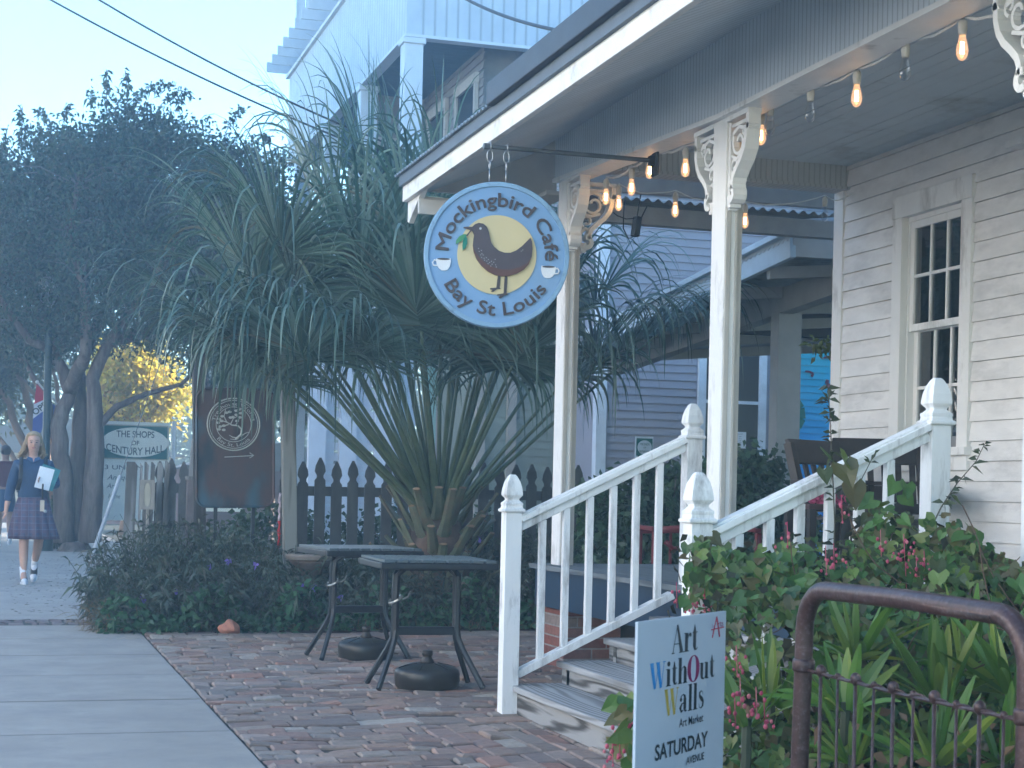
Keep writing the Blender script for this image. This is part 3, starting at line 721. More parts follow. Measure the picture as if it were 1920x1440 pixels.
m = MB(); m.box(8.2, 8.46, BY, BY + .24, 0, BZ0 - .041); m.obj('post', LBP, bal, bevel=.01)
m = MB(); siding(m, (6.2, BYE), (6.2, BY + .2), (-1, 0), 3.9, BZ0 + .02, .12, lip=.02); m.obj('gallery_siding', mat('taupe_siding', (.24, .23, .22), .7), bal)
m = MB(); m.box(6.22, 12, BY + .6, BYE, 3.6, 12.4); m.box(BX + .15, 6.2, 25.0, 25.1, 3.9, BZ0); m.obj('wall', mat('taupe_siding', (.24, .23, .22)), bal)
for a_ in (22.0, 23.6, 26.0, 28.2): window_part(bal, a_, a_ + .9, 6.18, 5.0, 6.75, mat('tan_window_trim', (.45, .41, .36), .7), 1, 2, axis='x')
window_part(bal, 5.4, 6.0, 24.98, 4.2, 6.4, mat('tan_window_trim', (.45, .41, .36)), 1, 2)
m = MB(); m.box(BX - .05, 12, BY - .05, BYE, 3.5, 3.75); m.obj('floor_band', LBP, bal)
# stair/louver screen at the ground
lv = MB(); p0 = at(590, 930, Y=21.2); p1 = at(645, 740, Y=21.2); p2 = at(700, 930, Y=21.2)
for i in range(24): lv.box(p0.x, p2.x, 21.28, 21.30, .5 + i * .14, .5 + i * .14 + .10)
for q in (p0.x - .1, p1.x - .05, p2.x): lv.box(q, q + .22, 21.15, 21.27, 0, 3.5)
lv.obj('louver_screen', mat('pale_grey_louver', (.52, .56, .62), .6, .05), bal)
tq = thing('turquoise_building', 'pale turquoise boarded gable behind the balcony building', 'building')
m = MB(); siding(m, (8.6, 27), (14, 27), (0, -1), 3, 13, .15); siding(m, (8.6, 34), (8.6, 27), (-1, 0), 3, 13, .15); m.obj('siding', mat('turquoise_paint', (.20, .42, .40), .6), tq)
m = MB(); m.box(8.62, 14, 27.02, 34, 0, 13); m.obj('wall', mat('turquoise_paint', (.20, .42, .40)), tq)
# ---------------------------------------------------------------- hanging round sign
SC = at(931, 479, Y=8.58); SR = .394
sign = thing('hanging_sign', 'round blue hanging cafe sign with a brown bird on a yellow disc', 'sign')
SB = mat('sign_blue_paint', (.19, .33, .52), .5, .06, 4, .05, dirt=(.24, .36, .50), damt=.4, dscale=3)
SBR = mat('sign_rim_blue', (.22, .36, .50), .45, .08, 8, .05, dirt=(.12, .18, .24), damt=.3, dscale=14)
DBR = mat('sign_dark_brown', (.065, .048, .050), .5, .08, 20, .05)
U, W3 = Vector((1, 0, 0)), Vector((0, 0, 1))
def sp_(a, b, d=0.): return (SC.x + a, SC.y - d, SC.z + b)
m = MB(); n = 96
for (r_, y0, y1) in ((SR - .02, -.02, .02),):
    V = [sp_(r_ * math.cos(q), r_ * math.sin(q), y1) for q in np.linspace(0, 2 * math.pi, n, False)] + [sp_(r_ * math.cos(q), r_ * math.sin(q), y0) for q in np.linspace(0, 2 * math.pi, n, False)]
    m.add(V, [tuple(range(n)), tuple(range(2 * n - 1, n - 1, -1))] + [(i, i + n, (i + 1) % n + n, (i + 1) % n) for i in range(n)])
m.obj('panel', SB, sign)
m = MB(); prf = [(SR - .026, .020), (SR - .024, .031), (SR - .004, .031), (SR, .027), (SR, -.027), (SR - .004, -.031), (SR - .026, -.031), (SR - .026, -.02)]
V = [sp_(r_ * math.cos(q), r_ * math.sin(q), d) for q in np.linspace(0, 2 * math.pi, n, False) for r_, d in prf]; k = len(prf)
m.add(V, [(i * k + j, i * k + (j + 1) % k, ((i + 1) % n) * k + (j + 1) % k, ((i + 1) % n) * k + j) for i in range(n) for j in range(k)])
m.obj('rim', SBR, sign, smooth=False)
S1 = 1 / 4.235 * 8.98 / F_PX
def bp(pts): return [((x - 769) * S1, -(y - 757) * S1) for x, y in pts]
def flatp(poly, name, mt, d0, th): 
    q = MB(); q.prism(poly, (SC.x, SC.y - d0, SC.z), U, W3, th); return q.obj(name, mt, sign, bevel=0)
flatp(disc((0, 0), .214, 72), 'sun_disc', mat('sign_cream_yellow', (.62, .50, .27), .5, .04), .020, .007)
bird = [(500, 549), (535, 545), (568, 546), (590, 525), (620, 513), (655, 518), (682, 540), (700, 575), (710, 620), (722, 665), (745, 698), (785, 728), (830, 741), (875, 740), (920, 720), (965, 685), (1000, 648), (1030, 616), (1043, 645), (1049, 700), (1044, 765), (1022, 825), (985, 868), (930, 902), (870, 922), (810, 928), (755, 918), (700, 892), (650, 850), (610, 800), (585, 745), (577, 690), (581, 640), (585, 610), (575, 585), (562, 572), (530, 564), (503, 558)]
flatp(bp(bird), 'bird', mat('bird_brown_paint', (.075, .055, .062), .5, .12, 14, .05), .027, .012)
belly = [(580, 700), (600, 745), (635, 790), (690, 835), (750, 862), (810, 874), (880, 872), (950, 852), (1005, 820), (1040, 772), (1022, 825), (985, 868), (930, 902), (870, 922), (810, 928), (755, 918), (700, 892), (650, 850), (610, 800), (585, 745)]
flatp(bp(belly), 'bird_belly', mat('bird_rust_paint', (.11, .045, .035), .5, .12), .0391, .001)
for pts in ([(780, 925), (802, 925), (796, 1015), (805, 1026), (775, 1030), (745, 1052), (728, 1048), (742, 1036), (722, 1032), (722, 1022), (770, 1018)], [(834, 925), (856, 925), (852, 1058), (868, 1066), (835, 1078), (806, 1100), (790, 1096), (800, 1080), (776, 1078), (780, 1070), (828, 1060)]):
    flatp(bp(pts), 'bird_leg', DBR, .0272, .006)
flatp(bp([(560, 565), (570, 570), (530, 625), (522, 618)]), 'twig', DBR, .0405, .003)
flatp(bp([(443, 687), (446, 655), (468, 624), (500, 606), (527, 606), (515, 632), (485, 662)]), 'painted_leaf', mat('sign_leaf_green', (.06, .25, .10), .5, .05), .0273, .01)
flatp(bp([(498, 733), (495, 690), (500, 650), (518, 615), (533, 640), (534, 675), (520, 715)]), 'painted_leaf', mat('sign_leaf_teal', (.01, .19, .13), .5, .05), .0275, .012)
q = MB(); 
for (x_, y_) in [(634, 557)]: q.prism(disc(bp([(x_, y_)])[0], .0065, 14), (SC.x, SC.y - .039, SC.z), U, W3, .003)
for (x_, y_) in [(622, 715), (628, 738), (645, 730), (640, 765), (650, 755), (648, 785), (668, 790), (660, 765), (672, 805), (690, 812), (685, 785), (702, 800), (712, 822), (726, 812), (732, 835), (745, 820), (755, 796), (760, 840), (722, 850), (765, 856), (700, 832), (960, 725), (972, 715)]:
    q.prism(disc(bp([(x_, y_)])[0], .0022, 8), (SC.x, SC.y - .0392, SC.z), U, W3, .0016)
q.obj('bird_speckles', mat('sign_pale_dots', (.5, .5, .5), .5, .05), sign)
WCUP = mat('sign_white_paint', (.75, .74, .74), .5, .03)
for flip, (cx_, cy_) in ((1, (348, 845)), (-1, (1182, 880))):
    def cp(pts): return bp([(cx_ + flip * a_, cy_ + b_) for a_, b_ in pts])
    cup = flatp(cp([(-58, -42), (58, -48), (60, -20), (52, 15), (35, 42), (12, 50), (-12, 48), (-36, 30), (-52, 0)]), 'painted_cup', WCUP, .020, .008)
    q = MB(); Pq = [(SC.x + a_, SC.y - .025, SC.z + b_) for a_, b_ in cp([(-48, -25), (-70, -32), (-84, -12), (-76, 10), (-42, 12)])]; q.tube(Pq, .0045, 6); q.obj('cup_handle', WCUP, cup)
    q = MB(); q.prism(cp([(50 * math.cos(a_) + 2, -41 + 8 * math.sin(a_)) for a_ in np.linspace(0, 2 * math.pi, 20, False)]), (SC.x, SC.y - .0282, SC.z), U, W3, .0015); q.obj('painted_coffee', DBR, cup)
def arc_text(s, R0, amid, span, size, inside=False, off=.0, th=.009, name='lettering', parent=sign, mt=DBR, C=None, d0=.020, sx=1.):
    V, Fc = text_arr(s, 1., off, 0.5); C = C or SC
    x0, x1 = V[:, 0].min(), V[:, 0].max(); k = size / .7
    f = (V[:, 0] - x0) / (x1 - x0); r_ = (R0 + V[:, 1] * k) if not inside else (R0 - V[:, 1] * k)
    a_ = amid + (span / 2 - f * span) * (1 if not inside else -1)
    zz = d0 + (V[:, 2] + .5) * th
    q_ = MB(); bo = .0016 if parent is sign else 0.
    for i_, (da, dr) in enumerate(((0, 0), (bo / R0, 0), (-bo / R0, 0), (0, bo), (0, -bo)) if bo else ((0, 0),)):
        P = np.stack([C.x + (r_ + dr) * np.cos(a_ + da), C.y - zz - i_ * .00015, C.z + (r_ + dr) * np.sin(a_ + da)], 1); q_.add(P, Fc)
    return q_.obj(name, mt, parent)
arc_text('Mockingbird Café', .262, R(86), R(181), .072)
arc_text('Bay St Louis', .328, R(269), R(116), .072, True)
m = MB(); rodl = at(913, 297, Y=8.58); m.tube([(rodl.x, 8.58, 2.985), (PX - .05, 8.58, 2.985)], .0125, 10); m.tube([(rodl.x - .02, 8.58, 2.985), (rodl.x + .02, 8.58, 2.985)], .017, 10)
sign_r = m.obj('hanger_rod', mat('grey_iron', (.12, .13, .14), .5, .15, 10, .1, metal=.5), sign, smooth=False)
m = MB(); m.box(PX - .085, PX - .055, 8.56, 8.60, 2.955, 3.01); m.box(PX - .055, PX - .04, 8.54, 8.62, 2.9, 3.03); m.obj('rod_bracket', BLACK, sign_r, bevel=.003)
for px_ in (918, 949):
    c_ = at(px_, 330, Y=8.58); m = MB(); 
    def link(cx, cz, rx, rz_, fl):
        pts = [(cx + (rx * math.cos(a_) if not fl else 0), 8.58 + (rx * math.cos(a_) if fl else 0), cz + rz_ * math.sin(a_)) for a_ in np.linspace(0, 2 * math.pi, 17)]; m.tube(pts, .0038, 6, False)
    link(c_.x, 2.985, .019, .022, True); link(c_.x, 2.935, .016, .034, False); link(c_.x, 2.885, .012, .020, True); m.tube([(c_.x, 8.58, 2.87), (c_.x, 8.58, SC.z + SR - .01)], .004, 6)
    m.obj('chain_hook', STEEL, sign, smooth=True)

RZ = Matrix.Translation(SC) @ Matrix.Rotation(R(-13), 4, 'Z') @ Matrix.Translation(-SC)
def turn(o):
    if o.name.split('.')[0] in ('hanger_rod', 'chain_hook'): return
    o.data.transform(RZ)
    for ch_ in o.children: turn(ch_)
for o_ in list(sign.children): turn(o_)

# ---------------------------------------------------------------- string lights
sl = thing('string_lights', 'white cable of filament bulbs strung along the cafe porch beam', 'string lights')
LIT = bpy.data.materials.new('lit_filament'); t, b = nodes(LIT); b.inputs['Emission Color'].default_value = (1, .55, .18, 1); b.inputs['Emission Strength'].default_value = 9
b.inputs['Base Color'].default_value = (1, .6, .3, 1)
GLOW = bpy.data.materials.new('glowing_bulb_glass'); t, b = nodes(GLOW)
tb = N(t, 'BsdfTransparent'); em = N(t, 'Emission', Strength=.5); em.inputs[0].default_value = (1, .52, .25, 1); gg = N(t, 'BsdfGlossy', Roughness=.05)
m1 = N(t, 'MixShader'); m1.inputs[0].default_value = .22; m2 = N(t, 'MixShader'); m2.inputs[0].default_value = .1
t.links.new(tb.outputs[0], m1.inputs[1]); t.links.new(em.outputs[0], m1.inputs[2]); t.links.new(m1.outputs[0], m2.inputs[1]); t.links.new(gg.outputs[0], m2.inputs[2]); t.links.new(m2.outputs[0], t.nodes['Material Output'].inputs[0])
CLR = bpy.data.materials.new('clear_bulb_glass'); t, b = nodes(CLR)
tb = N(t, 'BsdfTransparent'); tb.inputs[0].default_value = (.82, .85, .88, 1); gg = N(t, 'BsdfGlossy', Roughness=.05); lw = N(t, 'LayerWeight', Blend=.35); m2 = N(t, 'MixShader')
t.links.new(lw.outputs['Facing'], m2.inputs[0]); t.links.new(tb.outputs[0], m2.inputs[1]); t.links.new(gg.outputs[0], m2.inputs[2]); t.links.new(m2.outputs[0], t.nodes['Material Output'].inputs[0])
SOCK = mat('cream_socket', (.55, .52, .46), .5, .06); CBL = mat('white_cable', (.62, .62, .60), .6, .1)
bulbs = [(1804, 88, 1, 'b'), (1697, 128, 0, 'b'), (1606, 178, 1, 'b'), (1519, 208, 0, 'b'), (1444, 234, 0, 'b'), (1427, 252, 1, 'b'), (1285, 314, 1, 'b'), (1218, 318, 1, 'b'), (1184, 350, 1, 'b'), (1136, 368, 1, 'b'),
         (1160, 380, 1, 'e'), (1266, 392, 1, 'e'), (1397, 413, 1, 'e'), (1546, 400, 0, 'e')]
cab = {'b': [], 'e': []}
for (bx, by, on, g_) in bulbs:
    p = at(bx, by, X=PX + .11) if g_ == 'b' else at(bx, by, Y=10.05)
    k = 1.0; zc = p.z; top = min(zc + .15, 3.12)
    cab[g_].append((p.x, p.y, zc + .122))
    s = MB(); s.lathe([(.006, .112), (.010, .108), (.0175, .100), (.019, .078), (.0165, .055), (.0145, .045)], (p.x, p.y, zc), 14)
    so_ = s.obj('socket', SOCK, sl, smooth=True)
    s = MB(); s.tube([(p.x, p.y, zc + .122), (p.x + .004, p.y, zc + .105)], .003, 5); s.obj('drop_wire', CBL, so_)
    s = MB(); s.lathe([(.013, .047), (.014, .035), (.020, .012), (.0245, -.012), (.0235, -.03), (.016, -.047), (.006, -.054)], (p.x, p.y, zc), 16)
    bo = s.obj('bulb', GLOW if on else CLR, so_, smooth=True)
    s = MB()
    for dx in (-.006, 0, .006): s.tube([(p.x + dx, p.y, zc + .02), (p.x + dx * 1.3, p.y, zc - .028)], .0019 if on else .0008, 5)
    s.obj('filament', LIT if on else STEEL, bo)
def sagcable(pts, sag=.03, r_=.0045):
    o_ = []
    for a_, b_ in zip(pts[:-1], pts[1:]):
        for i in range(8):
            f = i / 8; o_.append((a_[0] + (b_[0] - a_[0]) * f, a_[1] + (b_[1] - a_[1]) * f, a_[2] + (b_[2] - a_[2]) * f - sag * 4 * f * (1 - f) * random.uniform(.85, 1.15)))
    return o_ + [pts[-1]]
e_ = at(1905, 5, X=PX + .11)
m = MB(); m.tube(sagcable([tuple(e_)] + cab['b']), .0068, 6); m.tube(sagcable([cab['b'][-1]] + cab['e'] + [(HX - .02, 10.05, 3.2)], .04), .004, 6)
m.obj('cable', CBL, sl)
# black speaker hanging near the first post
spk = at(1193, 425, Y=11.2); m = MB(); m.obox((spk.x, spk.y, spk.z), (.045, .06, .145), .2, 0, R(8))
so_ = tag(m.obj('hanging_transformer', BLACK, None, bevel=.004), 'small black box hanging on loops of black cable under the rear porch beam', 'power adapter')
m = MB(); m.tube([(spk.x + .0, spk.y, spk.z + .05), (spk.x + .03, spk.y, 3.3)], .005, 6); m.tube([(spk.x - .01, spk.y, spk.z - .07), (spk.x - .06, spk.y, spk.z - .09), (spk.x - .10, spk.y, spk.z - .02), (spk.x - .10, spk.y, spk.z + .1), (spk.x - .09, spk.y, 3.28)], .005, 6)
m.tube([(spk.x - .01, spk.y, spk.z + .06), (spk.x - .08, spk.y, spk.z + .05), (spk.x - .15, spk.y, spk.z + .07), (spk.x - .18, spk.y, spk.z + .09)], .004, 6); m.tube([(spk.x + .02, spk.y, spk.z + .03), (spk.x + .08, spk.y, 3.22)], .005, 6); m.obj('cable', BLACK, so_)

# ---------------------------------------------------------------- bistro tables and umbrella bases
def make_table(label, loc, rz):
    t_ = thing('bistro_table', label, 'table', 'black slatted bistro tables on the brick paving')
    w_ = .665; m = MB(); m.box(-w_ / 2, w_ / 2, -w_ / 2, -w_ / 2 + .03, .685, .722); m.box(-w_ / 2, w_ / 2, w_ / 2 - .03, w_ / 2, .685, .722)
    m.box(-w_ / 2, -w_ / 2 + .03, -w_ / 2 + .03, w_ / 2 - .03, .685, .722); m.box(w_ / 2 - .03, w_ / 2, -w_ / 2 + .03, w_ / 2 - .03, .685, .722)
    m.obj('table_frame', DARKMETAL, t_, bevel=.006)
    m = MB(); ns = 9
    for i in range(ns):
        a_ = -w_ / 2 + .01 + i * (w_ - .02) / ns; m.box(a_ + .007, a_ + (w_ - .02) / ns - .007, -w_ / 2 - .004, w_ / 2 + .004, .723, .738)
    m.obj('tabletop', mat('sky_sheen_slats', (.10, .125, .135), .3, .15, 20, .1), t_, bevel=.002)  # black slats lightened bluish, sky sheen put into the colour
    for sx_ in (-1, 1):
        for sy_ in (-1, 1):
            P = []
            for f, z in ((.0, .69), (.02, .67)): P.append((sx_ * (.13 + f), sy_ * .06, z))
            P += [(sx_ * .175, sy_ * .035, .64), (sx_ * .178, sy_ * .032, .55), (sx_ * .178, sy_ * .03, .33), (sx_ * .185, sy_ * .035, .28), (sx_ * .205, sy_ * .06, .22), (sx_ * .30, sy_ * .17, .012)]
            m = MB(); m.tube(P, .017, 6, True); m.obj('leg', DARKMETAL, t_, smooth=False, bevel=0)
    m = MB(); m.box(-.17, .17, -.05, .05, .665, .684); m.obj('top_bracket', DARKMETAL, t_, bevel=.004)
    m = MB(); m.box(-.17, .17, -.028, .028, .30, .345); m.obj('crossbar', DARKMETAL, t_, bevel=.004)
    m = MB(); m.tube([(-.178 + .034 * math.cos(q), -.0 + .06 * math.sin(q), .50 + .02 * math.cos(q)) for q in np.linspace(0, 2 * math.pi, 13)], .008, 6, False)
    m.tube([(-.15, -.06, .505), (-.12, -.065, .52), (-.105, -.06, .55)], .005, 5); m.obj('locking_strap', mat('clear_strap', (.35, .36, .34), .15, .3, 20, 0, metal=.4), t_)
    t_.location = loc; t_.rotation_euler = (0, 0, rz); return t_
tb1 = make_table('black slatted bistro table in front, nearer the stair newel post', (2.33, 9.12, 0), R(-1))
tb2 = copy_tree(tb1); tb2['label'] = 'black slatted bistro table farther back, beside the round wooden planter'; tb2.location = (2.29, 10.78, 0); tb2.rotation_euler = (0, 0, R(7))
def make_base(label, loc):
    o = thing('umbrella_base', label, 'umbrella base', 'black umbrella bases under the tables')
    m = MB(); m.lathe([(.170, 0), (.182, .012), (.184, .035), (.186, .04), (.186, .085), (.178, .105), (.15, .118), (.09, .132), (.045, .140), (.03, .142)], n=48); m.obj('weight', mat('bronze_black_plastic', (.028, .026, .024), .33, .2, 12, .05), o, smooth=True)
    m = MB(); m.lathe([(.045, .138), (.032, .158), (.026, .172), (.024, .18), (.030, .183), (.030, .208), (.024, .212), (.02, .212)], n=24); m.obj('pole_socket', mat('brown_black_plastic', (.035, .027, .022), .4), o, smooth=True)
    for q in np.linspace(0, 2 * math.pi, 6, False): m = MB(); m.tube([(.06 * math.cos(q), .06 * math.sin(q), .139), (.12 * math.cos(q), .12 * math.sin(q), .127), (.165 * math.cos(q), .165 * math.sin(q), .113)], .004, 4); m.obj('rib', mat('bronze_black_plastic', (.028, .026, .024)), o)
    o.location = loc; return o
b1 = make_base('round black umbrella base under the front bistro table', (2.345, 9.12, 0))
b2 = copy_tree(b1); b2['label'] = 'round black umbrella base under the back bistro table'; b2.location = (2.335, 10.72, 0); b2.rotation_euler = (0, 0, .6)

# ---------------------------------------------------------------- yard sign
A0 = at(1196, 1182, Z=3.32); A1 = at(1361, 1163, Z=3.70)
ys_ = thing('yard_sign', 'white art market yard sign on thin wire legs beside the steps', 'sign')
O = Vector((A0.x, A0.y, .865)); Ud = Vector((A1.x - A0.x, A1.y - A0.y, 0)); SWd = Ud.length; Ud.normalize(); Wd = Vector((0, 0, 1)); Nd = Ud.cross(Wd)
SH = .61; Wd = (Wd + Ud * .0).normalized()
def sgn(u, w): return O + Ud * u - Vector((0, 0, 1)) * w
m = MB(); m.prism([(0, -SH), (SWd, -SH), (SWd, 0), (0, 0)], O, Ud, Vector((0, 0, 1)), -.006)
m.obj('panel', mat('white_corrugated_plastic', (.40, .46, .53), .45, .02, 3, 0), ys_)
m = MB(); m.tube([sgn(.1, .5) - Nd * .004, sgn(.1, .865) - Nd * .004], .003, 6); m.tube([sgn(.36, .5) - Nd * .004, sgn(.36, .865) - Nd * .004], .003, 6); m.tube([sgn(.1, .63) - Nd * .004, sgn(.36, .63) - Nd * .004], .003, 6)
m.obj('wire_leg', STEEL, ys_)
BLK = mat('sign_ink_black', (.02, .035, .045), .5, .03, 3, 0); CY = mat('sign_ink_cyan', (.02, .22, .52), .5, .03, 3, 0); MG = mat('sign_ink_magenta', (.22, .01, .09), .5, .03, 3, 0); YL = mat('sign_ink_gold', (.42, .32, .06), .5, .03, 3, 0); RD = mat('sign_ink_red', (.40, .02, .06), .5, .03, 3, 0)
# a fat-face serif alphabet drawn with variable strokes. glyph space: x width units, y 0..1 cap height
def S(pts, w): return ('s', pts, w)
def serif(x, y, w=.17): return ('s', [(x - w, y), (x + w, y)], .035)
Tn, Tk = .035, .19
def arc_(cx, cy, rx, ry, a0, a1, k=14): return [(cx + rx * math.cos(R(a0 + (a1 - a0) * i / k)), cy + ry * math.sin(R(a0 + (a1 - a0) * i / k))) for i in range(k + 1)]
def bowl(cx, cy, rx, ry, a0, a1, k=20, tk=.19, tn=.03):
    P = arc_(cx, cy, rx, ry, a0, a1, k); return ('w', P, [tn + (tk - tn) * abs(math.cos(R(a0 + (a1 - a0) * i / k))) ** 1.5 for i in range(k + 1)])
G = {
 'A': (.74, [S([(.08, .02), (.34, .98)], Tn), ('w', [(.34, 1.0), (.62, .02)], [.10, .2]), S([(.17, .33), (.50, .33)], Tn), serif(.09, .015, .09), serif(.62, .015, .16)]),
 'W': (1.02, [('w', [(.12, .98), (.34, 0.0)], [.2, .14]), S([(.36, .02), (.53, .85)], Tn), ('w', [(.50, .98), (.72, 0.0)], [.2, .14]), S([(.74, .02), (.90, .97)], Tn), serif(.12, .985, .13), serif(.50, .985, .13), serif(.90, .985, .10)]),
 'r': (.50, [S([(.18, 0), (.18, .66)], Tk), serif(.18, .015, .16), serif(.10, .655, .08), ('w', [(.24, .42), (.30, .58), (.40, .65)], [.03, .04, .06]), ('d', (.41, .585), .075)]),
 't': (.42, [('w', [(.19, .93), (.19, .66), (.19, .16)], [.02, Tk, Tk]), S([(.04, .65), (.37, .65)], Tn), ('w', [(.19, .18), (.23, .05), (.32, .03), (.39, .12)], [Tk, .12, .05, .02])]),
 'i': (.36, [S([(.18, 0), (.18, .66)], Tk), serif(.18, .015, .16), serif(.10, .655, .08), ('d', (.18, .86), .10)]),
 'h': (.66, [S([(.16, 0), (.16, 1.02)], Tk), serif(.16, .015, .15), serif(.09, 1.0, .08), ('w', [(.25, .50), (.33, .62), (.42, .66), (.49, .58), (.50, .45)], [.03, .04, .08, .15, Tk]), S([(.50, .46), (.50, 0)], Tk), serif(.50, .015, .15)]),
 'O': (.84, [('w', arc_(.42, .5, .30, .52, 0, 360, 32), [.03 + .22 * abs(math.cos(R(360 * i / 32))) ** 1.6 for i in range(33)])]),
 'u': (.68, [S([(.16, .66), (.16, .20)], Tk), ('w', [(.16, .22), (.18, .08), (.28, .01), (.38, .06), (.44, .18)], [Tk, .16, .07, .03, .03]), S([(.50, .66), (.50, 0)], Tk), serif(.10, .655, .08), serif(.43, .655, .08), serif(.57, .015, .09)]),
 'a': (.62, [S([(.42, .50), (.42, .12)], Tk), ('w', [(.12, .50), (.17, .63), (.30, .68), (.40, .62), (.42, .48)], [.11, .04, .04, .12, Tk]), ('d', (.14, .49), .075), ('w', [(.38, .38), (.20, .32), (.10, .18), (.18, .03), (.34, .10)], [.03, .07, .16, .10, .03]), ('w', [(.42, .13), (.47, .03), (.58, .06)], [Tk, .09, .02])]),
 'l': (.36, [S([(.18, 0), (.18, 1.02)], Tk), serif(.18, .015, .16), serif(.10, 1.0, .08)]),
 's': (.50, [('w', [(.38, .50), (.34, .62), (.24, .67), (.13, .60), (.14, .47), (.28, .36), (.39, .25), (.37, .08), (.24, 0.0), (.13, .05), (.09, .20)], [.02, .03, .04, .10, .13, .19, .13, .10, .04, .03, .02])]),
}
def draw(m, s, O_, Ux, Wx, h, sx, depth0=.0008):
    x = 0.; d_ = depth0; Nn = Vector(Ux).cross(Vector(Wx)).normalized()
    def quadstrip(P, Ws):
        nonlocal d_
        d_ += .00004; L_ = []; R_ = []
        for i, p in enumerate(P):
            a_ = P[max(0, i - 1)]; b_ = P[min(len(P) - 1, i + 1)]; dd_ = Vector(((b_[0] - a_[0]) , (b_[1] - a_[1]))).normalized(); nn = Vector((-dd_.y, dd_.x)) * Ws[i] / 2
            L_.append((p[0] + nn.x, p[1] + nn.y)); R_.append((p[0] - nn.x, p[1] - nn.y))
        V = [O_ + Ux * ((x + a_) * sx * h) + Wx * (b_ * h) + Nn * d_ for a_, b_ in L_ + R_]; k = len(P)
        m.add([tuple(v_) for v_ in V], [(i, i + k, i + 1 + k, i + 1) for i in range(k - 1)])
    for ch in s:
        wd, parts = G[ch]
        for p in parts:
            if p[0] == 's': quadstrip(p[1], [p[2]] * len(p[1]))
            elif p[0] == 'w': quadstrip(p[1], p[2])
            else:
                d_ += .00004; V = [O_ + Ux * ((x + p[1][0] + p[2] * math.cos(q)) * sx * h) + Wx * ((p[1][1] + p[2] * math.sin(q)) * h) + Nn * d_ for q in np.linspace(0, 2 * math.pi, 16, False)]
                m.add([tuple(v_) for v_ in V], [tuple(range(16))])
        x += wd
    return x * sx * h
def gw(s): return sum(G[c][0] for c in s)
def row(parts, u0, u1, w0, w1):
    tot = sum(gw(s) for s, _ in parts); h = w1 - w0; sx = (u1 - u0) * SWd / (tot * h); u = u0 * SWd
    for s, mt in parts:
        m_ = MB(); adv = draw(m_, s, sgn(u, w1), Ud, Vector((0, 0, 1)), h, sx); m_.obj('lettering', mt, ys_); u += adv
row([('Art', BLK)], .36, .66, .016, .076)
row([('W', CY), ('ith', BLK), ('O', MG), ('ut', BLK)], .13, .87, .088, .142)
row([('W', YL), ('alls', BLK)], .29, .75, .148, .204)
def srow(s, u0, u1, w0, w1, mt=BLK, off=0.01):
    m_ = MB(); text_flat(m_, s, sgn(u0 * SWd, w1), Ud, (0, 0, 1), w1 - w0, (u1 - u0) * SWd, off); m_.obj('lettering', mt, ys_)
srow('Art Market', .46, .74, .216, .234, BLK, .005); srow('SATURDAY', .20, .80, .258, .290, BLK, .02); srow('AVENUE', .55, .76, .302, .318, BLK, .01)
m_ = MB(); q_ = sgn(.83 * SWd, .055)
for a_, b_, t0 in (((.0, .0), (.022, .045), .003), ((.022, .045), (.040, .0), .005), ((-.006, .018), (.062, .020), .0025)):
    p0, p1 = q_ + Ud * a_[0] + Vector((0, 0, a_[1])) + Nd * .001, q_ + Ud * b_[0] + Vector((0, 0, b_[1])) + Nd * .001; m_.bar(p0, p1, .001, t0, Nd.cross(p1 - p0))
m_.obj('logo_letter', RD, ys_)
m_ = MB(); text_flat(m_, 'rts', q_ + Ud * .030 + Vector((0, 0, .0225)), Ud, (0, 0, 1), .014, .028, 0); text_flat(m_, 'The', q_ + Ud * -.006 + Vector((0, 0, .0225)), Ud, (0, 0, 1), .007, .012, 0)
m_.obj('logo_text', MG, ys_)

# ---------------------------------------------------------------- rusty pipe gate
gate = thing('pipe_gate', 'rusty bent pipe gate with twisted wire infill in the foreground bed', 'gate')
GX = 1.8; c0 = at(1492, 1440, X=GX); tl = at(1505, 1112, X=GX); zt = .912
yl, yr = 3.48, 2.60
P = [(GX, yl + .02, 0.0), (GX, yl + .01, .5), (GX, yl, zt - .13)]
for q in np.linspace(0, 90, 7): P.append((GX, yl - .10 + .10 * math.cos(R(q)), zt - .10 + .10 * math.sin(R(q))))
P += [(GX, (yl + yr) / 2, zt + .004), (GX, yr + .10, zt)]
for q in np.linspace(90, 0, 7): P.append((GX, yr + .10 - .10 * math.cos(R(q)) if False else yr + .10 - .10 * math.cos(R(q)), zt - .10 + .10 * math.sin(R(q))))
P += [(GX, yr, .5), (GX, yr, 0)]
m = MB(); m.tube(P, .0212, 20); m.obj('pipe_frame', RUST, gate, smooth=True)
ZW = .722
for zz in (ZW, .12):
    m = MB(); m.tube([(GX, yl - .01, zz), (GX, (yl + yr) / 2, zz - .004), (GX, yr, zz)], .0042, 6); m.tube([(GX + .004 * math.sin(k * .9), yl - k * .012, zz + .004 * math.cos(k * .9)) for k in range(int((yl - yr) / .012))], .0026, 5); m.obj('cross_wire', RUST, gate)
for (y_, z_) in ((yl, ZW + .01), (yr, ZW + .01), (yl, .12), (yr, .12)):
    m = MB(); m.lathe([(.024, -.015), (.0265, -.008), (.0265, .008), (.024, .015)], (GX, y_, z_), 16); m.obj('pipe_clamp', RUST, gate, smooth=True)
k = 0; y_ = yl - .085
while y_ > yr + .03:
    m = MB(); m.tube([(GX, y_, ZW), (GX, y_ + random.uniform(-.003, .003), .4), (GX, y_, .06)], .0042 if k % 2 == 0 else .0032, 6)
    if k % 2 == 0: m.sphere((GX, y_, ZW + .006), .0125, 10, 7, (1, 1, 1.15))
    else: m.sphere((GX, y_, ZW + .003), .0075, 8, 6)
    m.obj('wire_picket', RUST, gate, smooth=True); y_ -= .08; k += 1

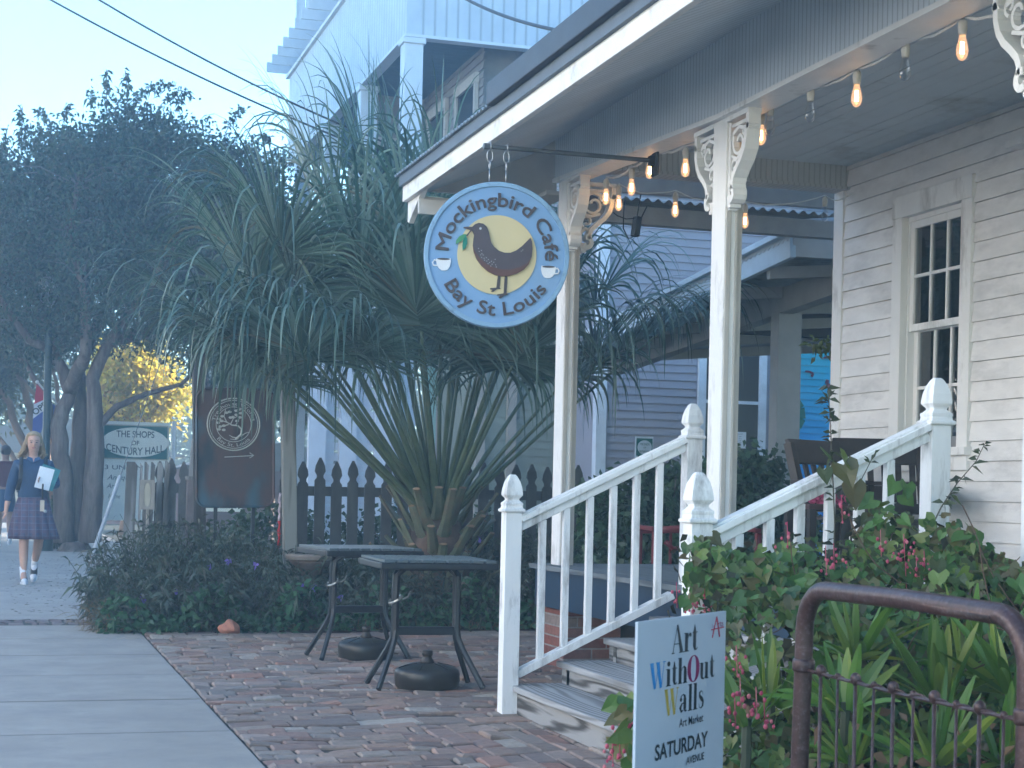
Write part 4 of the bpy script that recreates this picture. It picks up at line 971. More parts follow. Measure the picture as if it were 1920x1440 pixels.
# ---------------------------------------------------------------- picket fence and things on it
DKW = mat('dark_fence_wood', (.085, .085, .082), .85, .25, 9, .3, stretch=(1, 1, .3)); GYW = wood('grey_weathered_boards', (.27, .27, .27), (.12, .12, .12), 2, .8, .9, .4)
def fence(name, label, x0, x1, y, ht, pitch, wd, mt, rails=(.35, 1.05), group='wooden picket fences along the yard'):
    f_ = thing(name, label, 'fence', group)
    x = x0
    while x < x1:
        h = ht * random.uniform(.985, 1.015); p_ = [(-wd / 2, 0), (wd / 2, 0), (wd / 2, h - .20), (wd * .30, h - .175), (wd * .30, h - .155), (wd * .5, h - .12), (wd * .42, h - .07), (.008, h), (-.008, h), (-wd * .42, h - .07), (-wd * .5, h - .12), (-wd * .30, h - .155), (-wd * .30, h - .175), (-wd / 2, h - .20)]
        m = MB(); m.prism(p_, (x + random.uniform(-.004, .004), y, 0.0), (1, 0, random.uniform(-.012, .012)), (0, 0, 1), .02); m.obj('picket', mt, f_); x += pitch
    m = MB()
    for z in rails: m.box(x0 - .05, x1 + .05, y + .001, y + .04, z, z + .085)
    m.obj('rail', mt, f_); return f_
fy = 14.35
p0 = at(536, 860, Y=fy); p1 = at(1100, 860, Y=fy)
fence('picket_fence', 'dark wooden picket fence behind the palm', p0.x, p1.x, fy, 1.37, .150, .095, DKW)
p0 = at(300, 870, Y=fy); p1 = at(356, 870, Y=fy)
fence('picket_fence', 'short run of grey weathered pickets between leaning boards and dark metal sign', p0.x, p1.x, fy, 1.34, .10, .085, mat('mid_grey_wood', (.13, .135, .14), .9, .2, 8, .3))
bs_ = thing('leaning_boards', 'pale weathered fence boards leaning together in front of the shops sign', 'boards')
for i, (xa, xb, yt) in enumerate(((228, 252, 866), (254, 262, 868), (262, 273, 866), (274, 285, 866), (286, 300, 868), (300, 312, 864))):
    a_ = at(xa, 975, Y=fy - .05); b_ = at(xb, yt, Y=fy - .05)
    m = MB(); m.prism([(0, 0), (b_.x - a_.x - .004, 0), (b_.x - a_.x - .004 + .03, b_.z - .03), (b_.x - a_.x + .005, b_.z), (.03, b_.z)], (a_.x, fy - .05 - .004 * i, 0), (1, 0, 0), (0, 0, 1), .02); m.obj('board', GYW, bs_)
fr0 = at(262, 955, Y=fy - .2); fr1 = at(291, 900, Y=fy - .2)
m = MB(); xw, zw = fr1.x - fr0.x, fr1.z - fr0.z
m.box(fr0.x, fr0.x + .03, fy - .2, fy - .17, fr0.z, fr1.z); m.box(fr1.x - .03, fr1.x, fy - .2, fy - .17, fr0.z, fr1.z); m.box(fr0.x, fr1.x, fy - .201, fy - .17, fr1.z - .02, fr1.z); m.box(fr0.x, fr1.x, fy - .201, fy - .17, fr0.z, fr0.z + .02); m.box(fr0.x + .03, fr1.x - .03, fy - .19, fy - .17, fr0.z, fr1.z); m.box(fr0.x + .06, fr0.x + .08, fy - .17, fy - .12, 0, fr0.z + .05)
fo = m.obj('oval_picture', mat('pale_board_wood', (.33, .30, .27), .8, .1), None); tag(fo, 'small framed cream oval leaning on the pale weathered boards', 'picture')
m = MB(); m.prism([((fr0.x + fr1.x) / 2 + xw * .23 * math.cos(q), (fr0.z + fr1.z) / 2 + zw * .40 * math.sin(q)) for q in np.linspace(0, 2 * math.pi, 28, False)], (0, fy - .192, 0), (1, 0, 0), (0, 0, 1), .004); m.obj('oval_panel', mat('cream_oval', (.45, .41, .33), .6), fo)
for nm, lab, xa, xb, yt, yb, yy_, mt in (('fence_post', 'square reddish grey fence post with a white cap left of the dark metal sign', 349, 368, 900, 990, fy - .12, mat('mauve_grey_wood', (.17, .15, .155), .85, .15, 8, .3)),):
    a_ = at(xa, yb, Y=yy_); b_ = at(xb, yt, Y=yy_); m = MB(); m.box(a_.x, b_.x, yy_ - .05, yy_ + .05, 0, b_.z); o_ = tag(m.obj(nm, mt), lab, 'post')
    m = MB(); m.box(a_.x - .01, b_.x + .01, yy_ - .06, yy_ + .06, b_.z, b_.z + .03); m.prism([(0, 0), (b_.x - a_.x, 0), (b_.x - a_.x - .005, .32), (.02, .32)], (a_.x + .01, yy_ - .0, b_.z + .03), (1, 0, 0), (0, 0, 1), .03); m.obj('cap', GYW, o_)
# tall leaning posts
pa = at(549, 1035, Y=13.4); pb_ = at(535, 560, Y=13.4); m = MB(); m.bar((pa.x, 13.4, 0), (pb_.x, 13.4, pb_.z + .2), .11, .11, (0, 1, 0)); tag(m.obj('tall_post', wood('pale_grey_post_wood', (.24, .24, .22), (.12, .12, .11), 2), bevel=.006), 'tall pale weathered timber post rising into the palm fronds', 'post')
pa = at(378, 1000, Y=14.2); pb_ = at(372, 560, Y=14.2); m = MB(); m.bar((pa.x, 14.2, 0), (pb_.x, 14.2, pb_.z), .10, .10, (0, 1, 0)); tag(m.obj('tall_post', wood('dark_post_wood', (.09, .09, .09), (.05, .05, .05), 2)), 'dark timber post behind the rusted metal sign', 'post')
# rusted metal sign
MSn = thing('metal_sign', 'rounded dark rusty metal sign with blue patina, tree emblem and arrow', 'sign')
q0 = at(368, 950, Y=14.0); q1 = at(517, 735, Y=14.0); w_, h_ = q1.x - q0.x, q1.z - q0.z
PAT = bpy.data.materials.new('patina_metal'); t, b = nodes(PAT); v = coords(t, (1, 1, .45))
n1 = N(t, 'TexNoise', Scale=4.5, Detail=5.0); n2 = N(t, 'TexNoise', Scale=3.0, Detail=3.0); n2.noise_dimensions = '4D'; n2.inputs['W'].default_value = 4.
t.links.new(v, n1.inputs['Vector']); t.links.new(v, n2.inputs['Vector'])
c = ramp(t, n1.outputs[0], [(.35, (.03, .04, .05)), (.5, (.10, .06, .055)), (.7, (.06, .06, .065))]); c = mixc(t, ramp(t, n2.outputs[0], [(.54, 0.), (.66, .6)]), c, (.02, .15, .22)); t.links.new(c, b.inputs['Base Color']); b.inputs['Roughness'].default_value = .55; b.inputs['Metallic'].default_value = .3
rr = .085; poly = []
for cx_, cz_, a0 in ((w_ - rr, h_ - rr, 0), (rr, h_ - rr, 90), (rr, rr, 180), (w_ - rr, rr, 270)): poly += [(cx_ + rr * math.cos(R(a0 + i * 15)), cz_ + rr * math.sin(R(a0 + i * 15))) for i in range(7)]
tilt = (1, 0, .025)
m = MB(); m.prism(poly, (q0.x, 14.0, q0.z), tilt, (-.02, 0, 1), .02); m.obj('plate', PAT, MSn)
m = MB(); m.tube([Vector((q0.x, 13.975, q0.z)) + Vector(tilt) * a_ + Vector((-.02, 0, 1)) * b_ for a_, b_ in poly + poly[:1]], .012, 6, False); m.obj('rolled_rim', PAT, MSn)
m = MB(); m.box(q0.x + .15, q0.x + .18, 14.02, 14.05, 0, q0.z + .3); m.box(q1.x - .18, q1.x - .15, 14.02, 14.05, 0, q0.z + .3); m.obj('leg', DARKMETAL, MSn)
ec = at(438.5, 795.5, Y=13.97); ER = 46.5 / F_PX * 14.6; INK = mat('engraved_cream', (.42, .42, .38), .5, .05, 5, 0)
m = MB()
for r_, tw in ((ER, .006), (ER * .92, .003), (ER * .67, .003)): m.tube([(ec.x + r_ * math.cos(q), 13.975, ec.z + r_ * math.sin(q)) for q in np.linspace(0, 2 * math.pi, 49)], tw, 4, False)
def tl_(x, y): return (ec.x + (x - 475) / 6 / F_PX * 14.6, 13.974, ec.z - (y - 452) / 6 / F_PX * 14.6)
for pts, w0, w1 in ((([500, 612], [555, 560], [560, 500], [520, 465], [455, 460], [400, 430], [370, 370], [385, 290]), .010, .003), (([555, 575], [600, 545], [645, 528]), .006, .002), (([530, 600], [470, 590], [430, 570]), .006, .002), (([500, 615], [440, 610]), .004, .002), (([420, 455], [350, 480], [305, 500]), .005, .002), (([400, 430], [320, 410]), .005, .002), (([440, 455], [470, 390], [520, 360]), .005, .002), (([490, 465], [520, 420], [540, 370]), .004, .002)):
    m.tube([tl_(a_, b_) for a_, b_ in pts], [w0 + (w1 - w0) * i / (len(pts) - 1) for i in range(len(pts))], 5)
for x_, y_ in ((430, 320), (500, 305), (530, 290), (545, 330), (500, 350), (540, 375), (440, 380), (350, 370), (320, 400), (310, 440), (330, 480), (370, 470), (370, 515), (320, 510), (510, 415), (465, 375), (395, 330), (345, 420)): m.sphere(tl_(x_, y_), .014, 8, 5, (1.2, .15, .8))
m.obj('tree_emblem', INK, MSn)
arc_text('Treehouse Works', ER * .72, R(92), R(160), ER * .14, False, 0, .002, 'lettering', MSn, INK, ec, .004)
arc_text('Bay St. Louis', ER * .86, R(270), R(95), ER * .14, True, 0, .002, 'lettering', MSn, INK, ec, .004)
m = MB(); a_, b_ = at(421, 857, Y=13.97), at(476, 854, Y=13.97); m.tube([a_, b_], .004, 5); m.tube([b_ + Vector((-.035, 0, .022)), b_, b_ + Vector((-.035, 0, -.022))], .004, 5); m.obj('arrow', INK, MSn)
# red and white cloth on the fence
rc = at(521, 1028, Y=14.0); rt_ = at(521, 925, Y=14.0); m = MB(); P = [(rc.x + .004 * math.sin(i * 2.1), 13.95 + .01 * math.cos(i * 1.3), .60 + (rt_.z - .60) * i / 16) for i in range(17)]
for i in range(16): pass
m.tube([(p[0], p[1], p[2]) for p in P[:9]], [.022 + .008 * math.sin(i * 1.7) for i in range(9)], 8, flat=.5); fl_ = tag(m.obj('furled_flag', mat('red_cloth', (.50, .02, .025), .8, .1), smooth=True), 'furled red and white flag hanging beside the tall pale post', 'flag')
m = MB(); m.tube([(p[0], p[1], p[2]) for p in P[8:]], [.022 + .006 * math.sin(i * 2.3) for i in range(9)], 8, flat=.5)
m.obj('white_band', mat('white_red_cloth', (.45, .36, .38), .8, .6, 18, 0), fl_, smooth=True)
m = MB(); m.tube([(rc.x + .03, 13.98, 0.), (rc.x + .03, 13.98, rt_.z + .1)], .008, 6); m.obj('flag_staff', DARKMETAL, fl_)
# round wooden planter
pc = at(584, 1040, Y=13.25); pl = thing('wooden_planter', 'weathered round wooden pedestal bowl at the edge of the shrubs', 'planter')
m = MB(); zt_ = .585; m.lathe([(.09, 0), (.10, .06), (.07, .15), (.06, .38), (.10, zt_ - .12), (.17, zt_ - .07), (.185, zt_ - .045)], (pc.x, 13.25, 0), 24); m.obj('pedestal', mat('brown_weathered_wood', (.12, .085, .065), .85, .25, 9, .3), pl, smooth=True)
m = MB(); m.lathe([(.185, zt_ - .045), (.205, zt_ - .04), (.21, zt_ - .015), (.20, zt_), (.02, zt_ - .002)], (pc.x, 13.25, 0), 24); m.obj('rim', mat('grey_brown_wood', (.20, .165, .14), .85, .2, 9, .3), pl)
# orange rock
pr_ = at(426, 1168, H=.07); m = MB(); m.sphere((0, 0, 0), .075, 14, 10, (1, .8, .72)); V = m.v[0]; V *= (1 + .18 * np.sin(V[:, :1] * 60 + V[:, 2:] * 45) + .12 * np.cos(V[:, 1:2] * 80 + V[:, 2:] * 30)); m.v[0] = V + np.array([pr_.x, 12.56, .05])
tag(m.obj('terracotta_rock', mat('terracotta_stone', (.42, .17, .11), .8, .15, 12, .4)), 'orange terracotta coloured rock at the foot of the shrubs', 'rock')

# ---------------------------------------------------------------- shops sign
sy = 29.0; ss = thing('shops_sign', 'green and cream shops sign board on white posts behind the crape myrtle', 'sign')
GRS = mat('sign_green', (.005, .12, .11), .5, .06); CRM = mat('sign_cream', (.80, .80, .72), .6, .04); TRM = mat('sign_border_tan', (.45, .42, .33), .6)
def sa(x, y, d=0.): return at(x, y, Y=sy - d)
a_, b_ = sa(186, 975), sa(318, 793); m = MB(); m.box(a_.x, b_.x, sy, sy + .1, a_.z, b_.z); m.obj('board', CRM, ss)
a_, b_ = sa(192, 860), sa(316, 799); m = MB(); m.box(a_.x, b_.x, sy - .02, sy - .001, a_.z, b_.z); m.obj('border', TRM, ss)
a_, b_ = sa(194, 858), sa(314, 801); m = MB(); m.box(a_.x, b_.x, sy - .03, sy - .021, a_.z, b_.z); m.obj('green_panel', GRS, ss)
c_ = sa(253.5, 829.5); rx_ = 58.5 / F_PX * 29.5; rz_ = 26.8 / F_PX * 29.5
m = MB(); m.prism([(rx_ * math.cos(q), rz_ * math.sin(q)) for q in np.linspace(0, 2 * math.pi, 40, False)], (c_.x, sy - .031, c_.z), (1, 0, 0), (0, 0, 1), .01); m.obj('oval_panel', CRM, ss)
m = MB(); k_ = 29.5 / F_PX
text_flat(m, 'THE SHOPS', (c_.x, sy - .045, c_.z + 9 * k_), (1, 0, 0), (0, 0, 1), 11.5 * k_, 67 * k_, .012, align='CENTER'); text_flat(m, 'OF', (c_.x, sy - .045, c_.z - 5 * k_), (1, 0, 0), (0, 0, 1), 8 * k_, 14 * k_, .012, align='CENTER')
V, Fc = text_arr('CENTURY HALL', 1., .012); x0_, x1_ = V[:, 0].min(), V[:, 0].max(); f_ = (V[:, 0] - x0_) / (x1_ - x0_) - .5
m.add(np.stack([c_.x + f_ * 102 * k_, np.full(len(V), sy - .045), c_.z - 22.5 * k_ + V[:, 1] * 13 / .7 * k_ + (f_ ** 2) * 30 * k_], 1), Fc)
m.obj('lettering', mat('sign_dark_letters', (.03, .06, .06), .5), ss)
m = MB()
for s_, x_, y_, h_, w__, sh in (('823 UNION', 178, 879, 8, 84, 0), ('Antiques', 201, 899, 9, 50, .3), ('Art.', 200, 915, 9, 18, .3), ('Home', 203, 934, 8, 21, .3)):
    p_ = sa(x_, y_); text_flat(m, s_, (p_.x, sy - .001, p_.z), (1, 0, 0), (0, 0, 1), h_ * k_, w__ * k_, .0, shear=sh)
m.obj('lettering', mat('sign_dark_letters', (.03, .06, .06)), ss)
a_, b_ = sa(320, 975), sa(330, 792); m = MB(); m.box(a_.x, b_.x, sy - .02, sy + .12, 0, b_.z + .02); m.obj('post', mat('sign_post_white', (.62, .66, .70), .5), ss)
a_ = sa(100, 975); m = MB(); m.box(a_.x, a_.x + .1, sy - .02, sy + .12, 0, b_.z); m.obj('post', mat('sign_post_white', (.62, .66, .70)), ss)

# ---------------------------------------------------------------- parking sign by lavender house
q0 = at(1190, 905, Y=16.5); q1 = at(1225, 819, Y=16.5); pk = thing('parking_sign', 'small white and green customer parking sign beyond the stair rail', 'sign')
m = MB(); m.box(q0.x, q1.x, 16.5, 16.51, q0.z, q1.z); m.obj('panel', mat('white_sign_sheet', (.62, .67, .72), .5), pk)
hz = q1.z - q0.z; m = MB(); m.box(q0.x + .01, q1.x - .01, 16.494, 16.4985, q1.z - hz * .42, q1.z - .02); m.obj('green_panel', GRS, pk)
m = MB(); m.prism([((q0.x + q1.x) / 2 + .082 * math.cos(q), q1.z - hz * .235 + hz * .155 * math.sin(q)) for q in np.linspace(0, 2 * math.pi, 28, False)], (0, 16.493, 0), (1, 0, 0), (0, 0, 1), .004); m.obj('oval_panel', mat('white_sign_sheet', (.62, .67, .72)), pk)
m = MB(); cx_ = (q0.x + q1.x) / 2
for s_, z_, h_, w__ in (('THE SHOPS', q1.z - hz * .19, .022, .11), ('OF', q1.z - hz * .255, .016, .03), ('CENTURY HALL', q1.z - hz * .34, .02, .13), ('PARKING', q1.z - hz * .55, .038, .15), ('FOR', q1.z - hz * .68, .036, .07), ('CUSTOMERS', q1.z - hz * .82, .034, .16)): text_flat(m, s_, (cx_, 16.488, z_), (1, 0, 0), (0, 0, 1), h_, w__, .01, align='CENTER')
m.obj('lettering', GRS, pk); m = MB(); m.tube([(cx_, 16.53, 0), (cx_, 16.53, q1.z - .02)], .02, 8); m.obj('post', STEEL, pk)

# ---------------------------------------------------------------- porch furniture
DW = mat('dark_brown_stained_wood', (.028, .022, .020), .45, .3, 9, .15)
def make_chair(label, loc, rz, mt=DW):
    c_ = thing('porch_chair', label, 'chair', 'dark slatted chairs on the porch'); w_ = .27
    for sx_ in (-1, 1):
        m = MB(); m.bar((sx_ * w_, .22, 0), (sx_ * w_, .22, .70), .05, .045, (0, 1, 0)); m.obj('leg', mt, c_, bevel=.004)
        m = MB(); m.bar((sx_ * w_, -.22, 0), (sx_ * w_, -.19, .42), .05, .05, (0, 1, 0)); m.bar((sx_ * w_, -.195, .42), (sx_ * w_ * .95, -.34, 1.02), .05, .06, (0, 1, 0)); m.obj('back_post', mt, c_, bevel=.004)
        m = MB(); m.box(sx_ * w_ - .045, sx_ * w_ + .045, -.28, .29, .70, .73); m.box(sx_ * w_ - .015, sx_ * w_ + .015, -.22, .24, .57, .698); m.obj('armrest', mt, c_, bevel=.005)
    m = MB()
    for i in range(6): m.box(-w_ + .02, w_ - .02, -.20 + i * .075, -.135 + i * .075, .42, .445)
    m.box(-w_, w_, .20, .24, .33, .42); m.obj('seat', mt, c_, bevel=.003)
    m = MB(); m.bar((-w_, -.33, .955), (w_, -.33, .955), .03, .20, (0, -.24, 1)); m.obj('back_rail', mt, c_, bevel=.004); m = MB(); m.bar((-w_, -.235, .52), (w_, -.235, .52), .03, .08, (0, -.24, 1)); m.obj('back_rail', mt, c_, bevel=.004)
    for i in range(6):
        x_ = -w_ + .06 + i * .084; m = MB(); m.bar((x_, -.232, .54), (x_, -.32, .88), .035, .018, (0, 1, 0)); m.obj('back_slat', mt, c_)
    c_.location = loc; c_.rotation_euler = (0, 0, rz); c_.scale = (1, 1, .80); return c_
p_ = at(1535, 870, Y=9.3)
ch1 = make_chair('dark slatted wooden armchair on the porch in front of the grey post', (p_.x + .27, 9.3, FZ), R(205))
p_ = at(1700, 870, Y=8.35); ch2 = copy_tree(ch1); ch2['label'] = 'dark slatted wooden armchair below the cafe window by the upper newel post'; ch2.location = (p_.x + .07, 8.7, FZ); ch2.rotation_euler = (0, 0, R(160))
p_ = at(1545, 945, Y=8.5); tbp = thing('porch_table', 'low dark wooden side table with pink flowers between the porch chairs', 'side table')
m = MB(); m.box(p_.x - .17, p_.x + .2, 8.35, 8.7, p_.z - .03, p_.z); m.obj('tabletop', mat('red_brown_wood', (.07, .035, .03), .5), tbp, bevel=.004)
for sx_ in (-.14, .17):
    for sy_ in (8.38, 8.66): m = MB(); m.box(p_.x + sx_ - .02, p_.x + sx_ + .02, sy_ - .02, sy_ + .02, FZ, p_.z - .031); m.obj('leg', DW, tbp)
PINK = leafmat('pink_petals', [(.45, .05, .14), (.55, .09, .20), (.38, .04, .12), (.60, .16, .24)], .3, .6)
m = MB(); m.leaves(rng.normal(size=(160, 3)) * np.array([.045, .045, .012]) + np.array([p_.x, 8.5, p_.z + .03]), .03, .012); o_ = tag(m.obj('cut_flowers', PINK), 'small bunch of pink flowers lying on the porch side table', 'flowers')
# red bench beyond the porch floor
RM = mat('faded_red_metal', (.17, .03, .035), .5, .15, 12, .1); q0 = at(1190, 990, Y=11.25); q1 = at(1400, 978, Y=11.25)
rbn = thing('red_bench', 'faded red metal garden bench with curled arms beyond the porch floor', 'bench'); xa, xb, zt_ = q0.x + .08, q1.x, q0.z
m = MB(); m.bar((xa, 11.05, zt_), (xa, 11.45, zt_ + .01), .05, .03); m.bar((xa, 11.45, 0), (xa, 11.45, zt_ + .02), .035, .035, (0, 1, 0)); m.bar((xa, 11.05, 0), (xa, 11.05, zt_ - .02), .04, .04, (0, 1, 0)); m.obj('arm_frame', RM, rbn, bevel=.004)
m = MB(); m.bar((xb, 11.05, zt_), (xb, 11.45, zt_ + .01), .05, .03); m.bar((xb, 11.45, 0), (xb, 11.45, zt_ + .02), .035, .035, (0, 1, 0)); m.bar((xb, 11.05, 0), (xb, 11.05, zt_ - .02), .04, .04, (0, 1, 0)); m.obj('arm_frame', RM, rbn, bevel=.004)
m = MB(); m.bar((xa, 11.05, zt_ - .01), ((xa + .42), 11.05, zt_ + .03), .03, .045); 
m.tube([(xa + .36, 11.05, zt_ + .02), (xa + .38, 11.05, zt_ - .05), (xa + .30, 11.05, zt_ - .13), (xa + .14, 11.05, zt_ - .14), (xa + .08, 11.05, zt_ - .09)], .018, 6); m.tube([(xa + .30, 11.05, zt_ - .13), (xa + .36, 11.05, zt_ - .2), (xa + .40, 11.05, zt_ - .3)], .018, 6); m.tube([(xa + .22, 11.05, zt_), (xa + .23, 11.05, zt_ - .14)], .015, 6)
m.obj('scroll_work', RM, rbn, smooth=True)
m = MB(); m.box(xa, xb, 11.05, 11.45, .40, .43); m.obj('seat', RM, rbn); m = MB(); m.bar((xa, 11.45, zt_ - .02), (xb, 11.45, zt_ + .0), .03, .05); m.bar((xa + .0, 11.45, .55), (xb, 11.45, .55), .03, .04)
for i in range(7): m.bar((xa + .05 + i * (xb - xa - .1) / 6, 11.45, .55), (xa + .05 + i * (xb - xa - .1) / 6, 11.45, zt_ - .02), .02, .012, (0, 1, 0))
m.obj('backrest', RM, rbn)

# ---------------------------------------------------------------- street furniture on the left
lp = thing('street_lamp', 'dark green fluted street lamp post behind the walking girl', 'street lamp'); px_ = at(87, 835, Y=27.9).x
m = MB(); m.lathe([(.14, 0), (.14, .25), (.09, .35), (.085, .8), (.065, .9), (.06, 3.9), (.07, 3.95)], (px_, 27.9, 0), 16); m.obj('pole', mat('dark_green_iron', (.012, .04, .045), .4, .1), lp, smooth=True)
m = MB(); m.lathe([(.05, 3.95), (.14, 4.05), (.18, 4.35), (.10, 4.5), (.02, 4.62)], (px_, 27.9, 0), 16); m.obj('lantern', mat('frosted_lamp_globe', (.5, .5, .48), .4), lp, smooth=True)
fp = thing('open_flag', 'red white and blue open flag on a slanted staff by the lamp post', 'flag')
def fa_(x, y, d=0): return at(x, y, Y=28.4 - d)
a_, b_ = fa_(70, 716), fa_(116, 768); m = MB(); m.tube([a_, b_, b_ + (b_ - a_) * .25], .014, 8); m.sphere(a_, .03, 10, 8); m.obj('staff', mat('pale_staff', (.5, .5, .5), .4), fp)
def flagpiece(pts, nm, mt, d):
    P_ = [fa_(x, y, .02) for x, y in pts]; V = [tuple(p) for p in P_] + [(p.x, p.y + .006, p.z) for p in P_]; k_ = len(P_); m_ = MB(); m_.add(V, [tuple(range(k_)), tuple(range(2 * k_ - 1, k_ - 1, -1))] + [(i, i + k_, (i + 1) % k_ + k_, (i + 1) % k_) for i in range(k_)]); return m_.obj(nm, mt, fp)
flagpiece([(69, 720), (82, 734), (90, 746), (64, 758)], 'red_stripe', mat('flag_red', (.42, .03, .06), .8, .05), 0)
flagpiece([(64, 758), (90, 746), (100, 757), (62, 785)], 'white_stripe', mat('flag_white', (.58, .60, .65), .8, .05), 0)
flagpiece([(62, 785), (100, 757), (113, 768), (93, 785), (84, 792), (76, 812), (61, 811)], 'blue_stripe', mat('flag_blue', (.06, .09, .30), .8, .08), 0)
m = MB(); p_ = fa_(66, 779, .03); e_ = (fa_(96, 757, .03) - p_).normalized(); text_flat(m, 'OPEN', p_, e_, (0, -1, 0) if False else Vector((e_.z * -1, 0, e_.x)), .10, .36, .02, lift=.004); m.obj('lettering', BLACK, fp)
# leaning guy guard
a_, b_ = at(148, 1042, H=0.0), at(226, 892, Y=23.2); m = MB(); m.tube([(a_.x, 23.2, 0), b_], .028, 8); o_ = tag(m.obj('guy_wire_guard', mat('pale_metal_guard', (.38, .40, .42), .5, .1)), 'slanting pale guy wire guard in front of the tree trunk', 'guy wire')
m = MB(); m.tube([b_, b_ + (b_ - Vector((a_.x, 23.2, 0))) * 3.2], .006, 5); m.obj('guy_wire', mat('dark_wire', (.1, .1, .1), .5), o_)
# overhead wires
def wire(p, q, r_, name, lab, sag=.3, n=24):
    p, q = Vector(p), Vector(q); P_ = [p.lerp(q, i / n) - Vector((0, 0, sag * 4 * (i / n) * (1 - i / n))) for i in range(n + 1)]; m_ = MB(); m_.tube(P_, r_, 6); return tag(m_.obj(name, mat('wire_black', (.03, .035, .04), .5)), lab, 'cable')
wire(at(60, -20, Z=20), at(760, 305, Z=21.2), .013, 'power_line', 'lower of the two thin power lines crossing the sky at upper left', .12)
wire(at(150, -22, Z=20), at(760, 282, Z=21.2), .013, 'power_line', 'upper of the two thin power lines crossing the sky at upper left', .12)
wire(at(840, -22, Z=14), at(1100, 66, Y=8.7), .012, 'service_cable', 'thick twisted service cable running from the sky down to the porch roof', .06)
# ---------------------------------------------------------------- vegetation
PALM = leafmat('palm_leaflet', [(.045, .105, .078), (.07, .14, .105), (.03, .075, .06), (.11, .19, .145), (.17, .24, .19), (.055, .115, .09), (.15, .14, .09)], .25, .36, .6)
PETI = mat('palm_petiole', (.11, .15, .085), .45, .25, 6, .1, dirt=(.16, .15, .09), damt=.35, dscale=6)
BOOT = mat('palm_boot_fibre', (.11, .07, .05), .9, .4, 12, .4); CUTM = mat('cut_boot_end', (.22, .14, .08), .8, .2, 12, .2)
palm = thing('fan_palm', 'large young fan palm with drooping leaflets and cut leaf bases in the middle bed', 'palm tree')
PB = Vector((3.50, 13.35, 0))
def palm_leaf(az, el, plen, blade, nl=44, spread=125., sag=.5, base_z=.75, hang=1.):
    base_z = .88
    d0 = Vector((math.cos(az) * math.cos(el), math.sin(az) * math.cos(el), math.sin(el)))
    h = Vector((math.cos(az), math.sin(az), 0)); p = PB + Vector((0, 0, base_z)) + h * .10 * math.cos(el); P = [p.copy()]; d = d0.copy(); ns = 9
    for i in range(ns):
        d = (d + Vector((0, 0, -.035 * sag * (1.3 - el)))).normalized(); p = p + d * plen / ns; P.append(p.copy())
    pm = MB(); pm.tube(P, [.046 - .032 * (i / ns) ** .7 for i in range(ns + 1)], 6, flat=.55)
    side = d.cross(Vector((0, 0, 1))); side = side.normalized() if side.length > .05 else Vector((1, 0, 0)); nrm = side.cross(d).normalized()
    lm = MB(); tw = random.uniform(-.25, .25)
    side2 = (side * math.cos(tw) + nrm * math.sin(tw)).normalized(); nrm = side2.cross(d).normalized(); hub = P[-1]
    # costa continues and curves down
    V = []; Fq = []; n0 = 0
    for i in range(nl):
        f = i / (nl - 1) * 2 - 1; a = f * R(spread); 
        start = hub + d * (.30 * (1 - abs(f)) * blade) - nrm * .10 * (1 - abs(f)) * blade
        dd = (d * math.cos(a) + side2 * math.sin(a) + nrm * (.28 * abs(math.sin(a)) + random.uniform(-.05, .05))).normalized()
        L = 1.36 * blade * (.80 + .20 * math.cos(a)) * random.uniform(.88, 1.08); w0 = .0165 * random.uniform(.8, 1.15); ks = 11; q = start.copy(); row_ = []
        wv = dd.cross(nrm); wv = wv.normalized() if wv.length > .01 else side2
        droop = hang * random.uniform(.45, 1.4); tb = random.uniform(.30, .52) * (1 if random.random() > .06 else .2)
        for k in range(ks + 1):
            t = k / ks; ww = w0 * (min(1, .35 + t * 2.6) if t < .25 else (1 - (t - .25) / .75) ** .8 + .04)
            fold = nrm * (-ww * .35)
            row_.append((q - wv * ww, q + fold, q + wv * ww)); 
            if t > tb: dd = (dd + Vector((0, 0, -1)) * (.16 + 1.0 * (t - tb)) * droop).normalized()
            elif t > .12: dd = (dd + Vector((0, 0, -.035 * droop))).normalized()
            w2 = wv - dd * wv.dot(dd); wv = w2.normalized() if w2.length > .02 else wv
            q = q + dd * L / ks
        for r_ in row_: V += [tuple(x) for x in r_]
        for k in range(ks):
            b0 = n0 + 3 * k; Fq += [(b0, b0 + 1, b0 + 4, b0 + 3), (b0 + 1, b0 + 2, b0 + 5, b0 + 4)]
        n0 += 3 * (ks + 1)
    lm.add(V, Fq); o = lm.obj('frond', PALM, palm); pm.obj('petiole', PETI, o, smooth=True)
leaves_ = []
